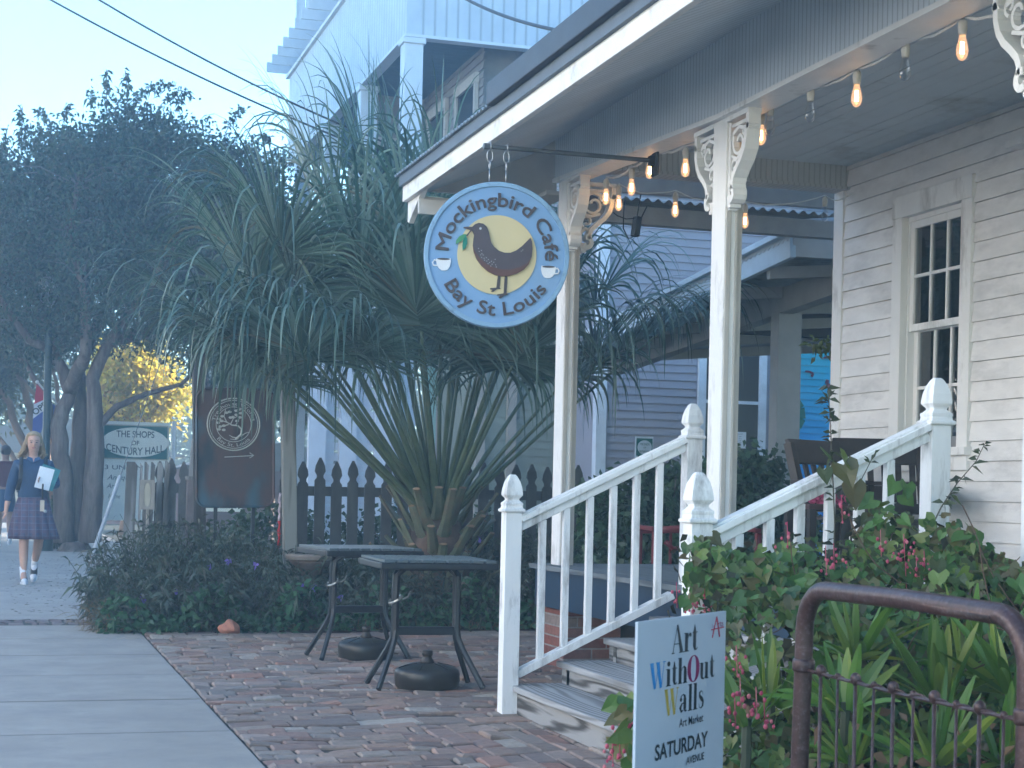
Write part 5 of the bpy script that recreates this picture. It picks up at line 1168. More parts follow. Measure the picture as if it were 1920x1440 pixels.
# hub targets read off the photograph's crown, turned into real azimuths / elevations round the trunk
for (hx, hy, dy, bl, hg) in ((700, 500, -.9, 1.1, 1.), (590, 510, -.6, 1.05, 1.), (640, 420, -.1, 1.05, .8), (500, 480, -.2, 1.0, 1.), (540, 600, -.7, 1.0, 1.2), (440, 570, -.1, .9, 1.1), (480, 650, -.4, .85, 1.3), (620, 640, -.9, .9, 1.5),
                             (740, 400, .2, 1.05, .6), (690, 350, .4, 1.0, .5), (820, 400, -.2, .95, .7), (600, 370, .5, 1.0, .7), (900, 420, .5, .85, .9), (860, 500, -.5, .9, 1.), (950, 520, .2, .9, 1.), (1010, 600, -.4, .9, 1.2), (1090, 540, .3, .9, 1.),
                             (1140, 640, -.2, .95, 1.1), (1225, 575, .1, .85, .9), (1050, 690, .4, .75, 1.3), (930, 660, -.8, .8, 1.5), (790, 570, -1.0, 1.0, 1.2), (770, 640, .4, .8, 1.2), (1010, 470, .8, .9, .9), (560, 440, -.9, 1.0, .9), (860, 600, .9, .9, 1.),
                             (780, 470, -.8, 1.0, .9), (660, 590, .6, .9, 1.), (560, 690, -.6, .75, 1.5), (600, 650, -1.2, .85, 1.7), (510, 640, -1.0, .8, 1.5), (700, 650, -1.2, .8, 1.7), (960, 660, -.9, .85, 1.5), (1090, 650, -.5, .85, 1.4)):
    hy = hy + 62 if hy < 600 else hy + 35
    hp = at(hx, hy, Y=PB.y + dy); v_ = hp - (PB + Vector((0, 0, .88))); hd = math.hypot(v_.x, v_.y); L_ = v_.length
    palm_leaf(math.atan2(v_.y, v_.x), math.atan2(v_.z, hd) + .06, L_, bl, nl=58, hang=hg, spread=random.uniform(105, 132))
for i in range(5):   # young upright spears
    az = random.uniform(0, 6.28); palm_leaf(az, R(random.uniform(68, 84)), random.uniform(1.5, 1.9), .85, nl=30, spread=60., sag=.1)
tk = MB(); tk.lathe([(.20, 0), (.26, .2), (.28, .5), (.22, .8), (.12, 1.0), (.03, 1.15)], tuple(PB), 14); tk.obj('trunk', BOOT, palm, smooth=True)
BSE = mat('palm_cut_base', (.12, .135, .085), .6, .3, 5, .2, dirt=(.17, .11, .075), damt=.6, dscale=7)
for i in range(52):
    az = i * 2.399; zz = .10 + .82 * i / 52; el = R(random.uniform(30, 58)); L_ = random.uniform(.32, .60)
    d = Vector((math.cos(az) * math.cos(el), math.sin(az) * math.cos(el), math.sin(el))); p = PB + Vector((math.cos(az) * .14, math.sin(az) * .14, zz)); up_ = Vector((0, 0, .12))
    m = MB(); m.tube([p - d * .05, p + d * L_ * .5, p + d * L_ + up_ * .3], [.075, .048, .036], 6, flat=.4); o = m.obj('cut_leaf_base', BSE, palm, smooth=False)
    e = p + d * L_ + up_ * .3; m = MB(); m.tube([e, e + d * .006], .035, 6, flat=.4); m.obj('cut_end', CUTM, o)
for i in range(16):
    az = random.uniform(0, 6.28); p = PB + Vector((math.cos(az) * .19, math.sin(az) * .19, random.uniform(.15, .8))); m = MB()
    m.leaves(np.array([tuple(p + Vector((random.gauss(0, .03), random.gauss(0, .03), random.gauss(0, .04)))) for _ in range(10)]), .12, .025, np.tile([math.cos(az), math.sin(az), .8], (10, 1))); m.obj('fibre_sheath', BOOT, palm)

def blob_points(blobs, n, shell=.55):
    out = []; vol = np.array([a[3] * a[4] * a[5] for a in blobs]); vol = vol / vol.sum()
    for a, f in zip(blobs, vol):
        k = int(n * f) + 1; d = rng.normal(size=(k, 3)); d /= np.linalg.norm(d, axis=1)[:, None]; r_ = (shell + (1 - shell) * rng.random((k, 1))) ** (1 / 1.6)
        out.append(np.array(a[:3]) + d * r_ * np.array(a[3:6]))
    return np.concatenate(out)
def clumped(C, per, s): 
    return (C[:, None, :] + rng.normal(size=(len(C), per, 3)) * s).reshape(-1, 3)
MYR = leafmat('crape_myrtle_leaf', [(.035, .075, .05), (.055, .10, .06), (.07, .105, .055), (.05, .08, .055), (.085, .075, .05), (.10, .14, .07)], .3, .5, .35)
BARK = mat('myrtle_bark', (.11, .075, .06), .8, .45, 9, .6, dirt=(.27, .21, .17), damt=.6, dscale=6, stretch=(1, 1, .14))
def pxr(r_, Z): return r_ * Z / F_PX
def limb(m, pts, r0, r1, wob=.04, n=8):
    P = [Vector(p) for p in pts]; out = []; k = len(P)
    for i in range(k - 1):
        for j in range(4):
            f = j / 4; q = P[i].lerp(P[i + 1], f); out.append(q + Vector((random.gauss(0, wob), random.gauss(0, wob), 0)) * (1 if (i or j) else 0))
    out.append(P[-1]); m.tube(out, [r0 + (r1 - r0) * (i / (len(out) - 1)) ** .8 for i in range(len(out))], n); return out
tree = thing('crape_myrtle', 'big dark multi-trunk crape myrtle with dense crown beside the sidewalk', 'tree')
ZT = 27.0; tb_ = at(150, 1022, H=0.0); tb_ = at(150, 1020, Z=ZT); base = Vector((tb_.x, tb_.y, 0))
def tp(x, y, d=0.): return at(x - (9 if y > 640 else 0), y, Z=ZT + d)
m = MB(); ends = []
for pts, r0, r1 in (([(128, 1015, 0), (128, 900, -.1), (118, 800, -.1), (140, 735, 0), (112, 660, .1), (70, 560, .3), (50, 470, .4)], .14, .05), ([(150, 1015, .2), (155, 880, .2), (160, 770, .3), (158, 690, .4), (190, 590, .5), (230, 440, .6), (240, 330, .4)], .13, .04),
                    ([(178, 1015, -.1), (184, 900, -.2), (188, 780, -.2), (182, 710, -.3), (205, 640, -.4), (280, 540, -.7), (340, 430, -.8)], .14, .05), ([(140, 730, 0), (170, 660, -.6), (160, 560, -.8), (130, 430, -.9), (150, 320, -.8)], .10, .03),
                    ([(190, 800, -.2), (230, 762, 0), (285, 738, .3), (350, 720, .6), (420, 650, .9)], .055, .02), ([(205, 640, -.4), (300, 620, .2), (390, 540, .4), (450, 470, .4)], .08, .03), ([(112, 660, .1), (60, 640, -.3), (0, 560, -.5), (-50, 480, -.5)], .07, .03), ([(118, 850, -.1), (100, 760, .3), (60, 690, .6), (10, 600, .8)], .07, .02)):
    ends.append(limb(m, [tp(*p) for p in pts], r0 * 1.35, r1, .012))
m.lathe([(.36, -.05), (.26, .05), (.2, .15)], tuple(base + Vector((-.07, 0, 0))), 12)
m.obj('trunk', BARK, tree, smooth=True)
blobs = [(60, 430, 150, 0), (190, 400, 175, .2), (310, 390, 165, 0), (200, 520, 140, -.3), (415, 410, 115, .2), (40, 560, 110, .2), (370, 560, 135, .3), (265, 265, 78, 0), (340, 265, 60, .2), (455, 330, 72, 0), (120, 300, 80, .1), (470, 530, 90, .3), (-30, 350, 90, 0), (230, 230, 60, 0), (110, 610, 85, .2), (300, 590, 70, .3), (500, 420, 70, .5), (510, 340, 60, .5), (540, 480, 60, .8), (420, 300, 60, .4)]
B_ = []
for x, y, r_, d in blobs: c = tp(x, y, d); q = pxr(r_, ZT); B_.append((c.x, c.y, c.z, q, q * 1.0, q))
Cc = blob_points(B_, 5200, .25); m = MB(); m.leaves(clumped(Cc, 20, .12), .085, .025, droop=.3)
# arching sprays that break the outline
sm = MB()
for sx_, sy_, ex, ey, n_ in ((200, 215, 200, 130, 16), (225, 215, 330, 160, 26), (240, 190, 235, 132, 14), (170, 200, 172, 168, 8), (40, 300, 42, 200, 22), (0, 330, 14, 240, 20), (300, 200, 366, 186, 14), (420, 260, 462, 208, 14), (100, 240, 70, 205, 10), (460, 290, 505, 262, 10), (120, 230, 128, 196, 8), (330, 210, 350, 165, 10), (-5, 420, 3, 300, 10), (480, 330, 530, 300, 10)):
    a = tp(sx_, sy_); b = tp(ex, ey); P_ = []
    for i in range(9): f = i / 8; P_.append(a.lerp(b, f) + Vector((0, 0, .25 * math.sin(f * math.pi))) * (.8 if abs(ex - sx_) > 30 else .1))
    sm.tube(P_, .008, 4)
    Q = np.array([tuple(P_[random.randrange(1, 9)].lerp(P_[random.randrange(1, 9)], .3) + Vector((random.gauss(0, .03), random.gauss(0, .1), random.gauss(0, .03)))) for _ in range(n_ * 4)]); m.leaves(Q, .11, .026, droop=.3)
for c in Cc[::16]:
    e = min((q for L_ in ends for q in L_[::3]), key=lambda q: (q - Vector(c)).length); mid = e.lerp(Vector(c), .5) + Vector((0, 0, .12)); sm.tube([e, mid, c], [.018, .011, .005], 4)
co = m.obj('crown', MYR, tree); sm.obj('twigs', mat('twig_grey', (.13, .12, .11), .8), co)

def simple_tree(name, label, cx, cy, Z, blobs, nclump, leafm, lsize, trunks, bark, per=14, clump=.16):
    t_ = thing(name, label, 'tree'); m = MB(); EE = []
    for pts, r0, r1 in trunks: EE.append(limb(m, [at(x, y, Z=Z + d) if y < 2000 else Vector((at(x, 900, Z=Z + d).x, at(x, 900, Z=Z + d).y, -.05)) for x, y, d in pts], r0, r1, .04))
    m.obj('trunk', bark, t_, smooth=True); BB = []
    for x, y, r_, d in blobs: c = at(x, y, Z=Z + d); q = pxr(r_, Z); BB.append((c.x, c.y, c.z, q, q, q * .9))
    C_ = blob_points(BB, nclump, .35); m = MB(); m.leaves(clumped(C_, per, clump), lsize, lsize * .28); sm_ = MB()
    for c in C_[::14]:
        e = min((q for L_ in EE for q in L_[::3]), key=lambda q: (q - Vector(c)).length); sm_.tube([e, e.lerp(Vector(c), .5) + Vector((0, 0, .15)), c], [.03, .018, .008], 4)
    co = m.obj('crown', leafm, t_); sm_.obj('branches', bark, co); return t_
YEL = leafmat('sunlit_yellow_leaf', [(.60, .52, .06), (.70, .55, .07), (.45, .45, .08), (.72, .48, .08), (.46, .48, .08)], .6, .6, .3)
OLV = leafmat('olive_leaf', [(.08, .09, .03), (.12, .13, .04), (.05, .07, .03), (.17, .13, .05)], .5, .6, .3)
DGR = leafmat('dark_green_leaf', [(.03, .06, .03), (.04, .08, .035), (.055, .09, .04), (.035, .065, .04)], .25, .5, .4)
BK2 = mat('orange_brown_bark', (.22, .13, .075), .8, .3, 4, .3)
simple_tree('yellow_tree', 'bright sunlit yellow autumn tree glowing behind the shops sign', 0, 0, 37, [(270, 735, 62, 0), (235, 700, 48, .5), (310, 755, 40, 0), (215, 760, 52, 0), (250, 770, 50, .6), (330, 735, 26, 0), (200, 715, 50, 0), (228, 688, 52, 0), (280, 690, 50, 0)], 720, YEL, .15, [([(235, 2100, 0), (238, 860, 0), (245, 780, 0)], .14, .05), ([(238, 860, 0), (290, 770, 0)], .06, .02)], BK2, 12, .17)
simple_tree('olive_tree', 'olive green multi-stem tree with orange brown stems at the left edge', 0, 0, 33, [(20, 640, 75, 0), (-50, 600, 90, 0), (60, 700, 48, .6), (0, 740, 60, .8), (-60, 700, 90, 0), (95, 620, 60, .5), (-40, 520, 100, .5)], 1300, OLV, .11, [([(70, 2100, 0), (66, 900, 0), (40, 810, 0), (-20, 700, 0), (-60, 600, 0)], .13, .04), ([(75, 2100, .2), (74, 880, .2), (62, 790, .2), (40, 700, .2), (25, 600, .2)], .14, .04), ([(80, 2100, -.2), (84, 880, 0), (95, 800, 0), (62, 740, 0), (20, 690, 0)], .11, .03), ([(86, 2100, .3), (88, 860, .3), (110, 760, .3), (100, 680, .3)], .10, .03), ([(60, 2100, 0), (50, 900, 0), (20, 850, .0), (-30, 790, 0)], .10, .03)], BK2, 14, .15)
simple_tree('shade_tree', 'dark green tree standing behind the dark metal sign', 0, 0, 33.5, [(460, 620, 110, 0), (440, 720, 70, 0), (520, 700, 110, 0), (460, 560, 110, .6), (560, 620, 90, 0), (430, 590, 80, 1)], 1300, DGR, .13, [([(372, 2100, 0), (374, 860, 0), (378, 760, 0), (400, 640, 0)], .17, .07), ([(500, 2100, 1), (500, 860, 1), (505, 740, 1)], .17, .07)], BARK, 15, .2)
simple_tree('shade_tree', 'tall dark tree seen through gaps under the pale blue balcony building', 0, 0, 36, [(640, 560, 110, 0), (720, 500, 100, 1), (600, 480, 90, 0), (700, 620, 60, 0)], 700, DGR, .15, [([(660, 2100, 0), (660, 800, 0), (665, 640, 0)], .2, .1)], BARK, 14, .25)
FARW = leafmat('far_leaf', [(.05, .07, .03), (.08, .09, .035), (.04, .06, .03), (.14, .13, .05)], .4, .6, .3)
BB = [(x, 62 + (i % 3) * 4, 3.0 + (i % 2) * 1.6, 3.6, 3, 3.6) for i, x in enumerate(np.linspace(-9, 24, 15))]
m = MB(); m.leaves(clumped(blob_points(BB, 2600, .5), 12, .35), .32, .1); tag(m.obj('distant_woods', FARW), kind='stuff')
# cream building behind the sign
cbx = at(250, 950, Z=48); ch = thing('cream_building', 'low cream building far behind the shops sign with a red brick base', 'building')
m = MB(); m.box(cbx.x - 5.5, cbx.x + .8, 47, 51, 0, 1.9); m.obj('wall', mat('cream_wall', (.42, .38, .28), .7, .08), ch); m = MB(); m.box(cbx.x - 5.6, cbx.x + .9, 46.9, 46.99, 0, .45); m.obj('brick_base', brickmat('far_brick', [(.22, .07, .05), (.18, .06, .05)]), ch)
m = MB(); m.prism([(-6.0, 0), (1.3, 0), (-2.3, 1.1)], (cbx.x, 46.8, 1.9), (1, 0, 0), (0, 0, 1), -4.4); m.obj('roof', mat('grey_shingle', (.12, .12, .125), .9), ch)
for q in (-4.6, -3.0, -1.4): window_part(ch, cbx.x + q, cbx.x + q + .7, 46.98, .8, 1.6, CRM, 2, 1)
mh = thing('brick_house', 'low dark red brick house beyond the fence right of the shops sign', 'house'); b_ = at(350, 900, Z=40)
m = MB(); m.box(b_.x - .3, b_.x + 4.5, 39, 42, 0, 1.5); m.obj('wall', mat('maroon_brick', (.11, .055, .055), .85, .15, 12, .2), mh); m = MB(); m.prism([(-.5, 0), (4.8, 0), (2.1, .7)], (b_.x, 38.8, 1.5), (1, 0, 0), (0, 0, 1), -3.3); m.obj('roof', mat('grey_shingle', (.12, .12, .125)), mh)
window_part(mh, b_.x + .2, b_.x + 1.0, 38.98, .6, 1.3, CRM, 2, 2)
# round shrub near the girl
def shrub(name, label, blobs, n, L, W, mt, stems=14, group=None, per=10, cl=.05, shell=.3, cat='shrub'):
    o = thing(name, label, cat, group); C_ = blob_points(blobs, n, shell); C_ = C_[C_[:, 2] > .02]; m = MB(); m.leaves(clumped(C_, per, cl), L, W); m.obj('foliage', mt, o); s_ = MB()
    for i in range(stems):
        b = random.choice(blobs); s_.tube([(b[0] + random.gauss(0, b[3] * .2), b[1] + random.gauss(0, b[4] * .2), -.03), (b[0] + random.gauss(0, b[3] * .5), b[1] + random.gauss(0, b[4] * .4), b[2] + b[5] * .5)], [.012, .005], 5)
    s_.obj('stems', mat('twig_grey', (.13, .12, .11), .8), o); return o
c = at(116, 980, Z=27.6); shrub('clipped_shrub', 'small dark green shrub between the walking girl and the tree trunk', [(c.x, c.y, .45, .28, .3, .5)], 260, .06, .02, DGR)
YD = [(x, 15.6 + .3 * math.sin(x * 3), .42 + .08 * math.cos(x * 5), .5, .5, .52) for x in np.arange(2.0, 7.4, .55)]
shrub('yard_shrubs', 'dark green shrubs in the yard just behind the dark picket fence', YD, 1500, .075, .024, DGR, 30)
# hedge behind the porch
def hb(x, y, r_, Y): p = at(x, y, Y=Y); q = r_ * (Y / .93) / F_PX; return (p.x, p.y, p.z, q, q * .8, q)
HDG = leafmat('hedge_leaf', [(.03, .07, .04), (.045, .10, .05), (.065, .13, .06), (.04, .08, .04)], .2, .4, .5)
shrub('camellia_hedge', 'dark glossy green hedge seen through the stair balusters behind the porch', [hb(1150, 960, 75, 12.9), (hb(1250, 930, 75, 12.9)), hb(1200, 1040, 90, 12.9), hb(1290, 1010, 80, 12.9), hb(1110, 1050, 70, 12.7), hb(1390, 950, 90, 12.9), hb(1420, 890, 55, 12.9), hb(1400, 1060, 90, 12.9), hb(1330, 920, 60, 12.9), hb(1480, 1000, 70, 12.9), hb(1160, 1130, 90, 12.9), hb(1300, 1120, 90, 12.9)], 2300, .075, .026, HDG, 30, shell=.1)
for x_, y_ in ((1150, 880), (1175, 870), (1105, 895), (1440, 840)):
    pass
# planting bed: ruellia and companions (nobody could count it)
RUE = leafmat('narrow_leaf', [(.06, .09, .07), (.085, .12, .085), (.04, .065, .055), (.12, .14, .10), (.10, .09, .08)], .25, .55, .3)
BRD = leafmat('broad_leaf', [(.03, .10, .05), (.045, .13, .055), (.065, .16, .07), (.03, .08, .04)], .25, .5, .35)
DRY = leafmat('dry_grass', [(.16, .11, .06), (.22, .16, .09), (.12, .09, .06)], .2, .8, .2)
def top(x):   # height of the planting above ground along X at its ridge
    return float(np.interp(x, [.45, .6, .85, 1.3, 1.8, 2.1, 2.5, 3.1, 3.7, 4.3, 5.2], [.15, .45, .66, .84, .80, .72, .62, .60, .72, .80, .75]))
st_ = MB(); lf = []; ld = []
for i in range(2100):
    x = random.uniform(.70, 5.2); y = random.uniform(12.72 + (.18 if x > 2 else 0), 14.15); 
    if x < 1.0 and y > 13.9: continue
    h = top(x) * random.uniform(.55, 1.12) * (min(1, .45 + (y - 12.7) * .9)); lean = Vector((random.gauss(0, .1), random.gauss(-.03, .1), 0)); p0 = Vector((x, y, -.03)); p1 = p0 + lean * .5 + Vector((0, 0, h * .6)); p2 = p0 + lean * 1.4 + Vector((0, 0, h))
    st_.tube([p0, p1, p2], [.004, .003, .002], 3, False)
    for k in range(13):
        f = random.uniform(.25, 1.0); q = p0.lerp(p1, f / .6) if f < .6 else p1.lerp(p2, (f - .6) / .4); a = random.uniform(0, 6.28); lf.append(tuple(q)); ld.append((math.cos(a), math.sin(a), random.uniform(-.3, .7)))
m = MB(); m.leaves(np.array(lf), .105, .0105, np.array(ld), droop=.45); ro_ = tag(m.obj('border_planting', RUE), kind='stuff'); st_.obj('stems', mat('green_stem', (.05, .06, .035), .8), ro_)
m = MB(); n = 5200; X = rng.uniform(.74, 5.0, n); Yq = 12.62 + rng.random(n) ** 1.5 * .55 + .2 * (X > 2.2); Z_ = rng.random(n) * np.interp(X, [.6, 1.5, 3, 5], [.16, .24, .26, .34]) * (1 + .5 * np.sin(X * 9)) ; m.leaves(np.stack([X, Yq, Z_], 1), .07, .022, droop=.1, dz=.2)
tag(m.obj('low_ground_cover', BRD), kind='stuff')
m = MB(); n = 900; X = rng.uniform(.7, 4.8, n); m.leaves(np.stack([X, 12.68 + rng.random(n) * .15 + .12 * (X > 2.2), rng.random(n) * .03], 1), .09, .003, np.tile([0, -.2, .3], (n, 1))); n = 500; X = rng.normal(.80, .10, n); m.leaves(np.stack([X, 12.95 + rng.normal(0, .15, n), rng.random(n) * .18], 1), .13, .003, np.tile([-.2, -.3, .5], (n, 1)))
tag(m.obj('dry_grass', DRY), kind='stuff')
m = MB(); 
for x_, y_ in ((270, 1128), (395, 1062), (571, 1096), (430, 1050), (590, 1100), (345, 1140), (265, 1120), (640, 1120), (900, 1010), (330, 1110), (480, 1060)): p = at(x_, y_, Y=12.85); m.leaves(np.tile([tuple(p)], (6, 1)), .035, .013)
tag(m.obj('ruellia_flowers', leafmat('violet_petals', [(.16, .11, .42), (.22, .15, .5)], .3)), 'scattered small violet flowers among the border planting', 'flowers')
# leaf litter on the sidewalk and paving
LIT2 = leafmat('fallen_leaf', [(.06, .05, .045), (.10, .07, .05), (.04, .04, .04), (.14, .10, .06)], 0, .9, .2)
m = MB(); n = 750; Yq = rng.uniform(14.5, 25, n); X = rng.uniform(.1, 1.9, n); m.leaves(np.stack([X, Yq, np.full(n, .006)], 1), .045, .014, np.tile([0, 0, 0], (n, 1)), droop=0); V = m.v[0]; V[:, 2] = .006 + (V[:, 2] - .006) * .15
n = 160; X = rng.uniform(1.0, 3.6, n); k0 = rng.uniform(7.5, 12.5, n); m2 = MB(); m2.leaves(np.stack([X, k0, np.full(n, .008)], 1), .022, .006); V2 = m2.v[0]; V2[:, 2] = .009 + np.abs(V2[:, 2] - .008) * .15; m.add(V2, m2.f[0]); tag(m.obj('leaf_litter', LIT2), kind='stuff')

# coral vine over the right rail and the front bed
VIN = leafmat('vine_leaf', [(.058, .125, .034), (.095, .19, .046), (.042, .09, .032), (.16, .23, .055), (.13, .10, .048), (.06, .10, .038)], .3, .45, .4)
def heart_leaves(m, C, Nrm, size):
    n = len(C); Nn = Nrm / np.linalg.norm(Nrm, axis=1)[:, None]; dn = np.tile([0., 0., -1.], (n, 1)) + rng.normal(size=(n, 3)) * .55; d = dn - Nn * (dn * Nn).sum(1)[:, None]; d /= np.linalg.norm(d, axis=1)[:, None] + 1e-9
    s_ = np.cross(d, Nn); z = size * rng.uniform(.6, 1.35, (n, 1)); cu_ = rng.uniform(.02, .22, (n, 1))
    sh = [(0, .0, 0), (.30, -.16, .3), (.50, .06, .6), (.47, .30, .55), (.27, .62, .5), (0, 1.0, -.3)]
    mid = C + d * z * .42 - Nn * z * .05; pts = []
    full = [(x_, y_, c_) for x_, y_, c_ in sh] + [(-x_, y_, c_) for x_, y_, c_ in sh[-2:0:-1]]
    for x_, y_, c_ in full: pts.append(C + s_ * z * x_ + d * z * y_ + Nn * z * (c_ * cu_))
    V = np.stack([C + d * z * .08] + [mid] + pts[1:], 1); k = V.shape[1]
    # fan round the midrib: vertices 0 top notch, 1 mid, then outline
    idx = []; o_ = [2, 3, 4, 5, 6, 7, 8, 9, 10][:k - 2]
    fc = [(1, 0, o_[0])] + [(1, o_[i], o_[i + 1]) for i in range(len(o_) - 1)] + [(1, o_[-1], 0)]
    F_ = (np.array(fc)[None] + (np.arange(n) * k)[:, None, None]).reshape(-1, 3); m.add(V.reshape(-1, 3), F_)
vine = thing('coral_vine', 'sprawling coral vine with heart leaves and pink flower clusters smothering the right stair rail', 'vine')
def vh(X): return np.interp(X, [1.95, 2.1, 2.25, 2.38, 2.67, 2.95, 3.14, 3.30, 3.45, 3.56, 3.70, 3.9], [.28, .50, .70, .94, .90, .93, 1.08, .97, .93, .72, .60, .35])
def surf(n, y0=4.2, y1=5.62, shell=.18):
    X = rng.uniform(1.98, 3.75, n); Yq = y0 + (y1 - y0) * rng.random(n) ** .8; t = (5.35 - Yq) / 1.35; prof = np.sqrt(np.clip(1 - np.clip(t, 0, 1) ** 2, .08, 1)); top_ = vh(X) * prof * (1 + .07 * np.sin(X * 17) * np.cos(Yq * 13)); Z_ = top_ - shell * rng.random(n) ** 1.6 * top_
    front = rng.random(n) < .45; Zf = rng.random(n) * top_; Yf = Yq - .0; Z_ = np.where(front, Zf, Z_); Yq = np.where(front, 5.35 - 1.3 * np.sqrt(np.clip(1 - (Zf / np.maximum(vh(X), .01)) ** 2, 0, 1)) - .06 + rng.random(n) * .16, Yq)
    Nn = np.stack([-.25 * np.ones(n), -.75 * np.ones(n), .55 * np.ones(n)], 1) + rng.normal(size=(n, 3)) * .42
    ok = (X / Yq > .43) & ((X / Yq > .475) | (Z_ > .5) | (Yq < 4.6)); return np.stack([X, Yq, Z_], 1)[ok], Nn[ok]
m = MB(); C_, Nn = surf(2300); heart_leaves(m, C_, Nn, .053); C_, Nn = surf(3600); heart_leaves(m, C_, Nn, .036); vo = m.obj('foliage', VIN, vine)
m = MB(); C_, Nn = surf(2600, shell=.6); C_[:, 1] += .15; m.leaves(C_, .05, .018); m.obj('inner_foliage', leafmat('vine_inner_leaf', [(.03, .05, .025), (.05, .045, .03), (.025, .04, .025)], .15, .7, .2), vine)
m = MB()
for i in range(110):
    x = random.uniform(2.6, 3.6); y = random.uniform(4.3, 5.4); z = float(vh(x)) * random.uniform(.2, .82); P_ = [Vector((x, y, z))]
    dv_ = Vector((random.gauss(0, .03), random.gauss(-.01, .02), random.gauss(0, .02)))
    for k in range(9): dv_ += Vector((random.gauss(0, .008), random.gauss(0, .008), random.gauss(0, .008))); P_.append(P_[-1] + dv_)
    m.tube(P_, .0022, 4)
m.obj('vine_stems', mat('vine_stem', (.10, .06, .04), .8), vine)
BER = leafmat('coral_flower', [(.50, .07, .13), (.58, .12, .18), (.42, .05, .11), (.62, .20, .22)], .25, .5, .4)
def cluster(x, y, Y=None, Z=None, n=11, s=.020, lab=None):
    p = at(x, y, Y=Y, Z=Z); m_ = MB(); q = p.copy()
    for i in range(n): q = p + Vector((random.gauss(0, s * .8), random.gauss(0, s * .5), -s * 1.1 * (i / n) * 3 + random.gauss(0, s * .4))); m_.sphere(q, random.uniform(.0036, .0062), 7, 5, (1, 1, 1.25))
    m_.tube([p + Vector((0, .01, .03)), p + Vector((0, .0, -s * 3))], .0015, 4); return m_.obj('flower_cluster', BER, vine, smooth=True)
for x_, y_, n_ in ((1653, 1010, 9), (1697, 1018, 13), (1735, 1050, 13), (1720, 1058, 9), (1550, 1040, 8), (1565, 1035, 6), (1478, 995, 6), (1580, 945, 5), (1323, 1118, 11), (1300, 1130, 12), (1385, 1155, 6), (1270, 1108, 5), (1590, 1078, 3), (1700, 1070, 3)): cluster(x_, y_, Y=4.95 if x_ > 1400 else 5.35, n=n_)
for x_, y_, n_ in ((1383, 1232, 9), (1390, 1292, 9), (1420, 1310, 9), (1180, 1355, 12), (1163, 1380, 12), (1150, 1400, 10), (1192, 1330, 9), (1435, 1330, 6), (1380, 1330, 6)): cluster(x_, y_, Z=4.3, n=n_, s=.017)
# vine leaves to the left of the yard sign
m = MB(); Q = np.array([tuple(at(random.gauss(1196, 13), random.uniform(1300, 1440), Z=4.35 + random.uniform(-.2, .3))) for _ in range(42)]); heart_leaves(m, Q, rng.normal(size=(42, 3)) * .6 + np.array([-.2, -1, .2]), .06); m.obj('foliage', VIN, vine)
# tall weeds
def shoot(name, lab, pts, Y, n, L, mt):
    P_ = [at(x, y, Y=Y) for x, y in pts]; m_ = MB(); m_.tube(P_, [.0035 - .002 * i / (len(P_) - 1) for i in range(len(P_))], 5); o = tag(m_.obj(name, mat('weed_stem', (.09, .08, .06), .8)), lab, 'weed'); Q = []; D_ = []
    for i in range(n):
        f = random.uniform(.12, 1) * (len(P_) - 1); k_ = min(int(f), len(P_) - 2); Q.append(tuple(P_[k_].lerp(P_[k_ + 1], f - k_))); a = random.uniform(0, 6.28); D_.append((math.cos(a), math.sin(a), random.uniform(-.1, .6)))
    m_ = MB(); m_.leaves(np.array(Q), L, L * .19, np.array(D_), droop=.3); m_.obj('leaves', mt, o); return o
WD = leafmat('weed_leaf', [(.045, .07, .04), (.07, .09, .045), (.05, .055, .04)], .25, .5, .3)
shoot('tall_weed', 'tall thin weed stalk rising through the right handrail', [(1562, 1100), (1565, 980), (1560, 860), (1556, 780), (1552, 725)], 5.5, 64, .05, WD)
shoot('tall_weed', 'dark leafy shoot leaning right from the upper newel post', [(1735, 1010), (1765, 950), (1795, 905), (1830, 865), (1846, 832)], 5.45, 30, .05, WD)
shoot('tall_weed', 'short side shoot left of the upper right newel base', [(1600, 1000), (1590, 950), (1612, 905), (1640, 850)], 5.5, 18, .04, WD)
m = MB(); Q = np.array([tuple(at(x_, y_, Y=5.45)) for x_, y_ in ((1548, 852), (1580, 868), (1600, 905), (1575, 850), (1545, 878), (1590, 930), (1655, 940), (1640, 935), (1690, 925), (1680, 900), (1700, 905))]); heart_leaves(m, Q, rng.normal(size=(len(Q), 3)) * .4 + np.array([0, -1, .3]), .085); m.obj('foliage', VIN, vine)
# small trailing stems with yellow-green leaves against the cyan wall
m = MB(); Q = np.array([tuple(at(random.gauss(1545, 16), random.gauss(650, 9), Y=11.9)) for _ in range(46)]); m.leaves(Q, .07, .018); hl = tag(m.obj('hanging_sprig', leafmat('yellow_green_leaf', [(.14, .17, .03), (.20, .20, .05)], .5)), 'yellow green leafy sprig hanging in front of the cyan wall', 'plant')
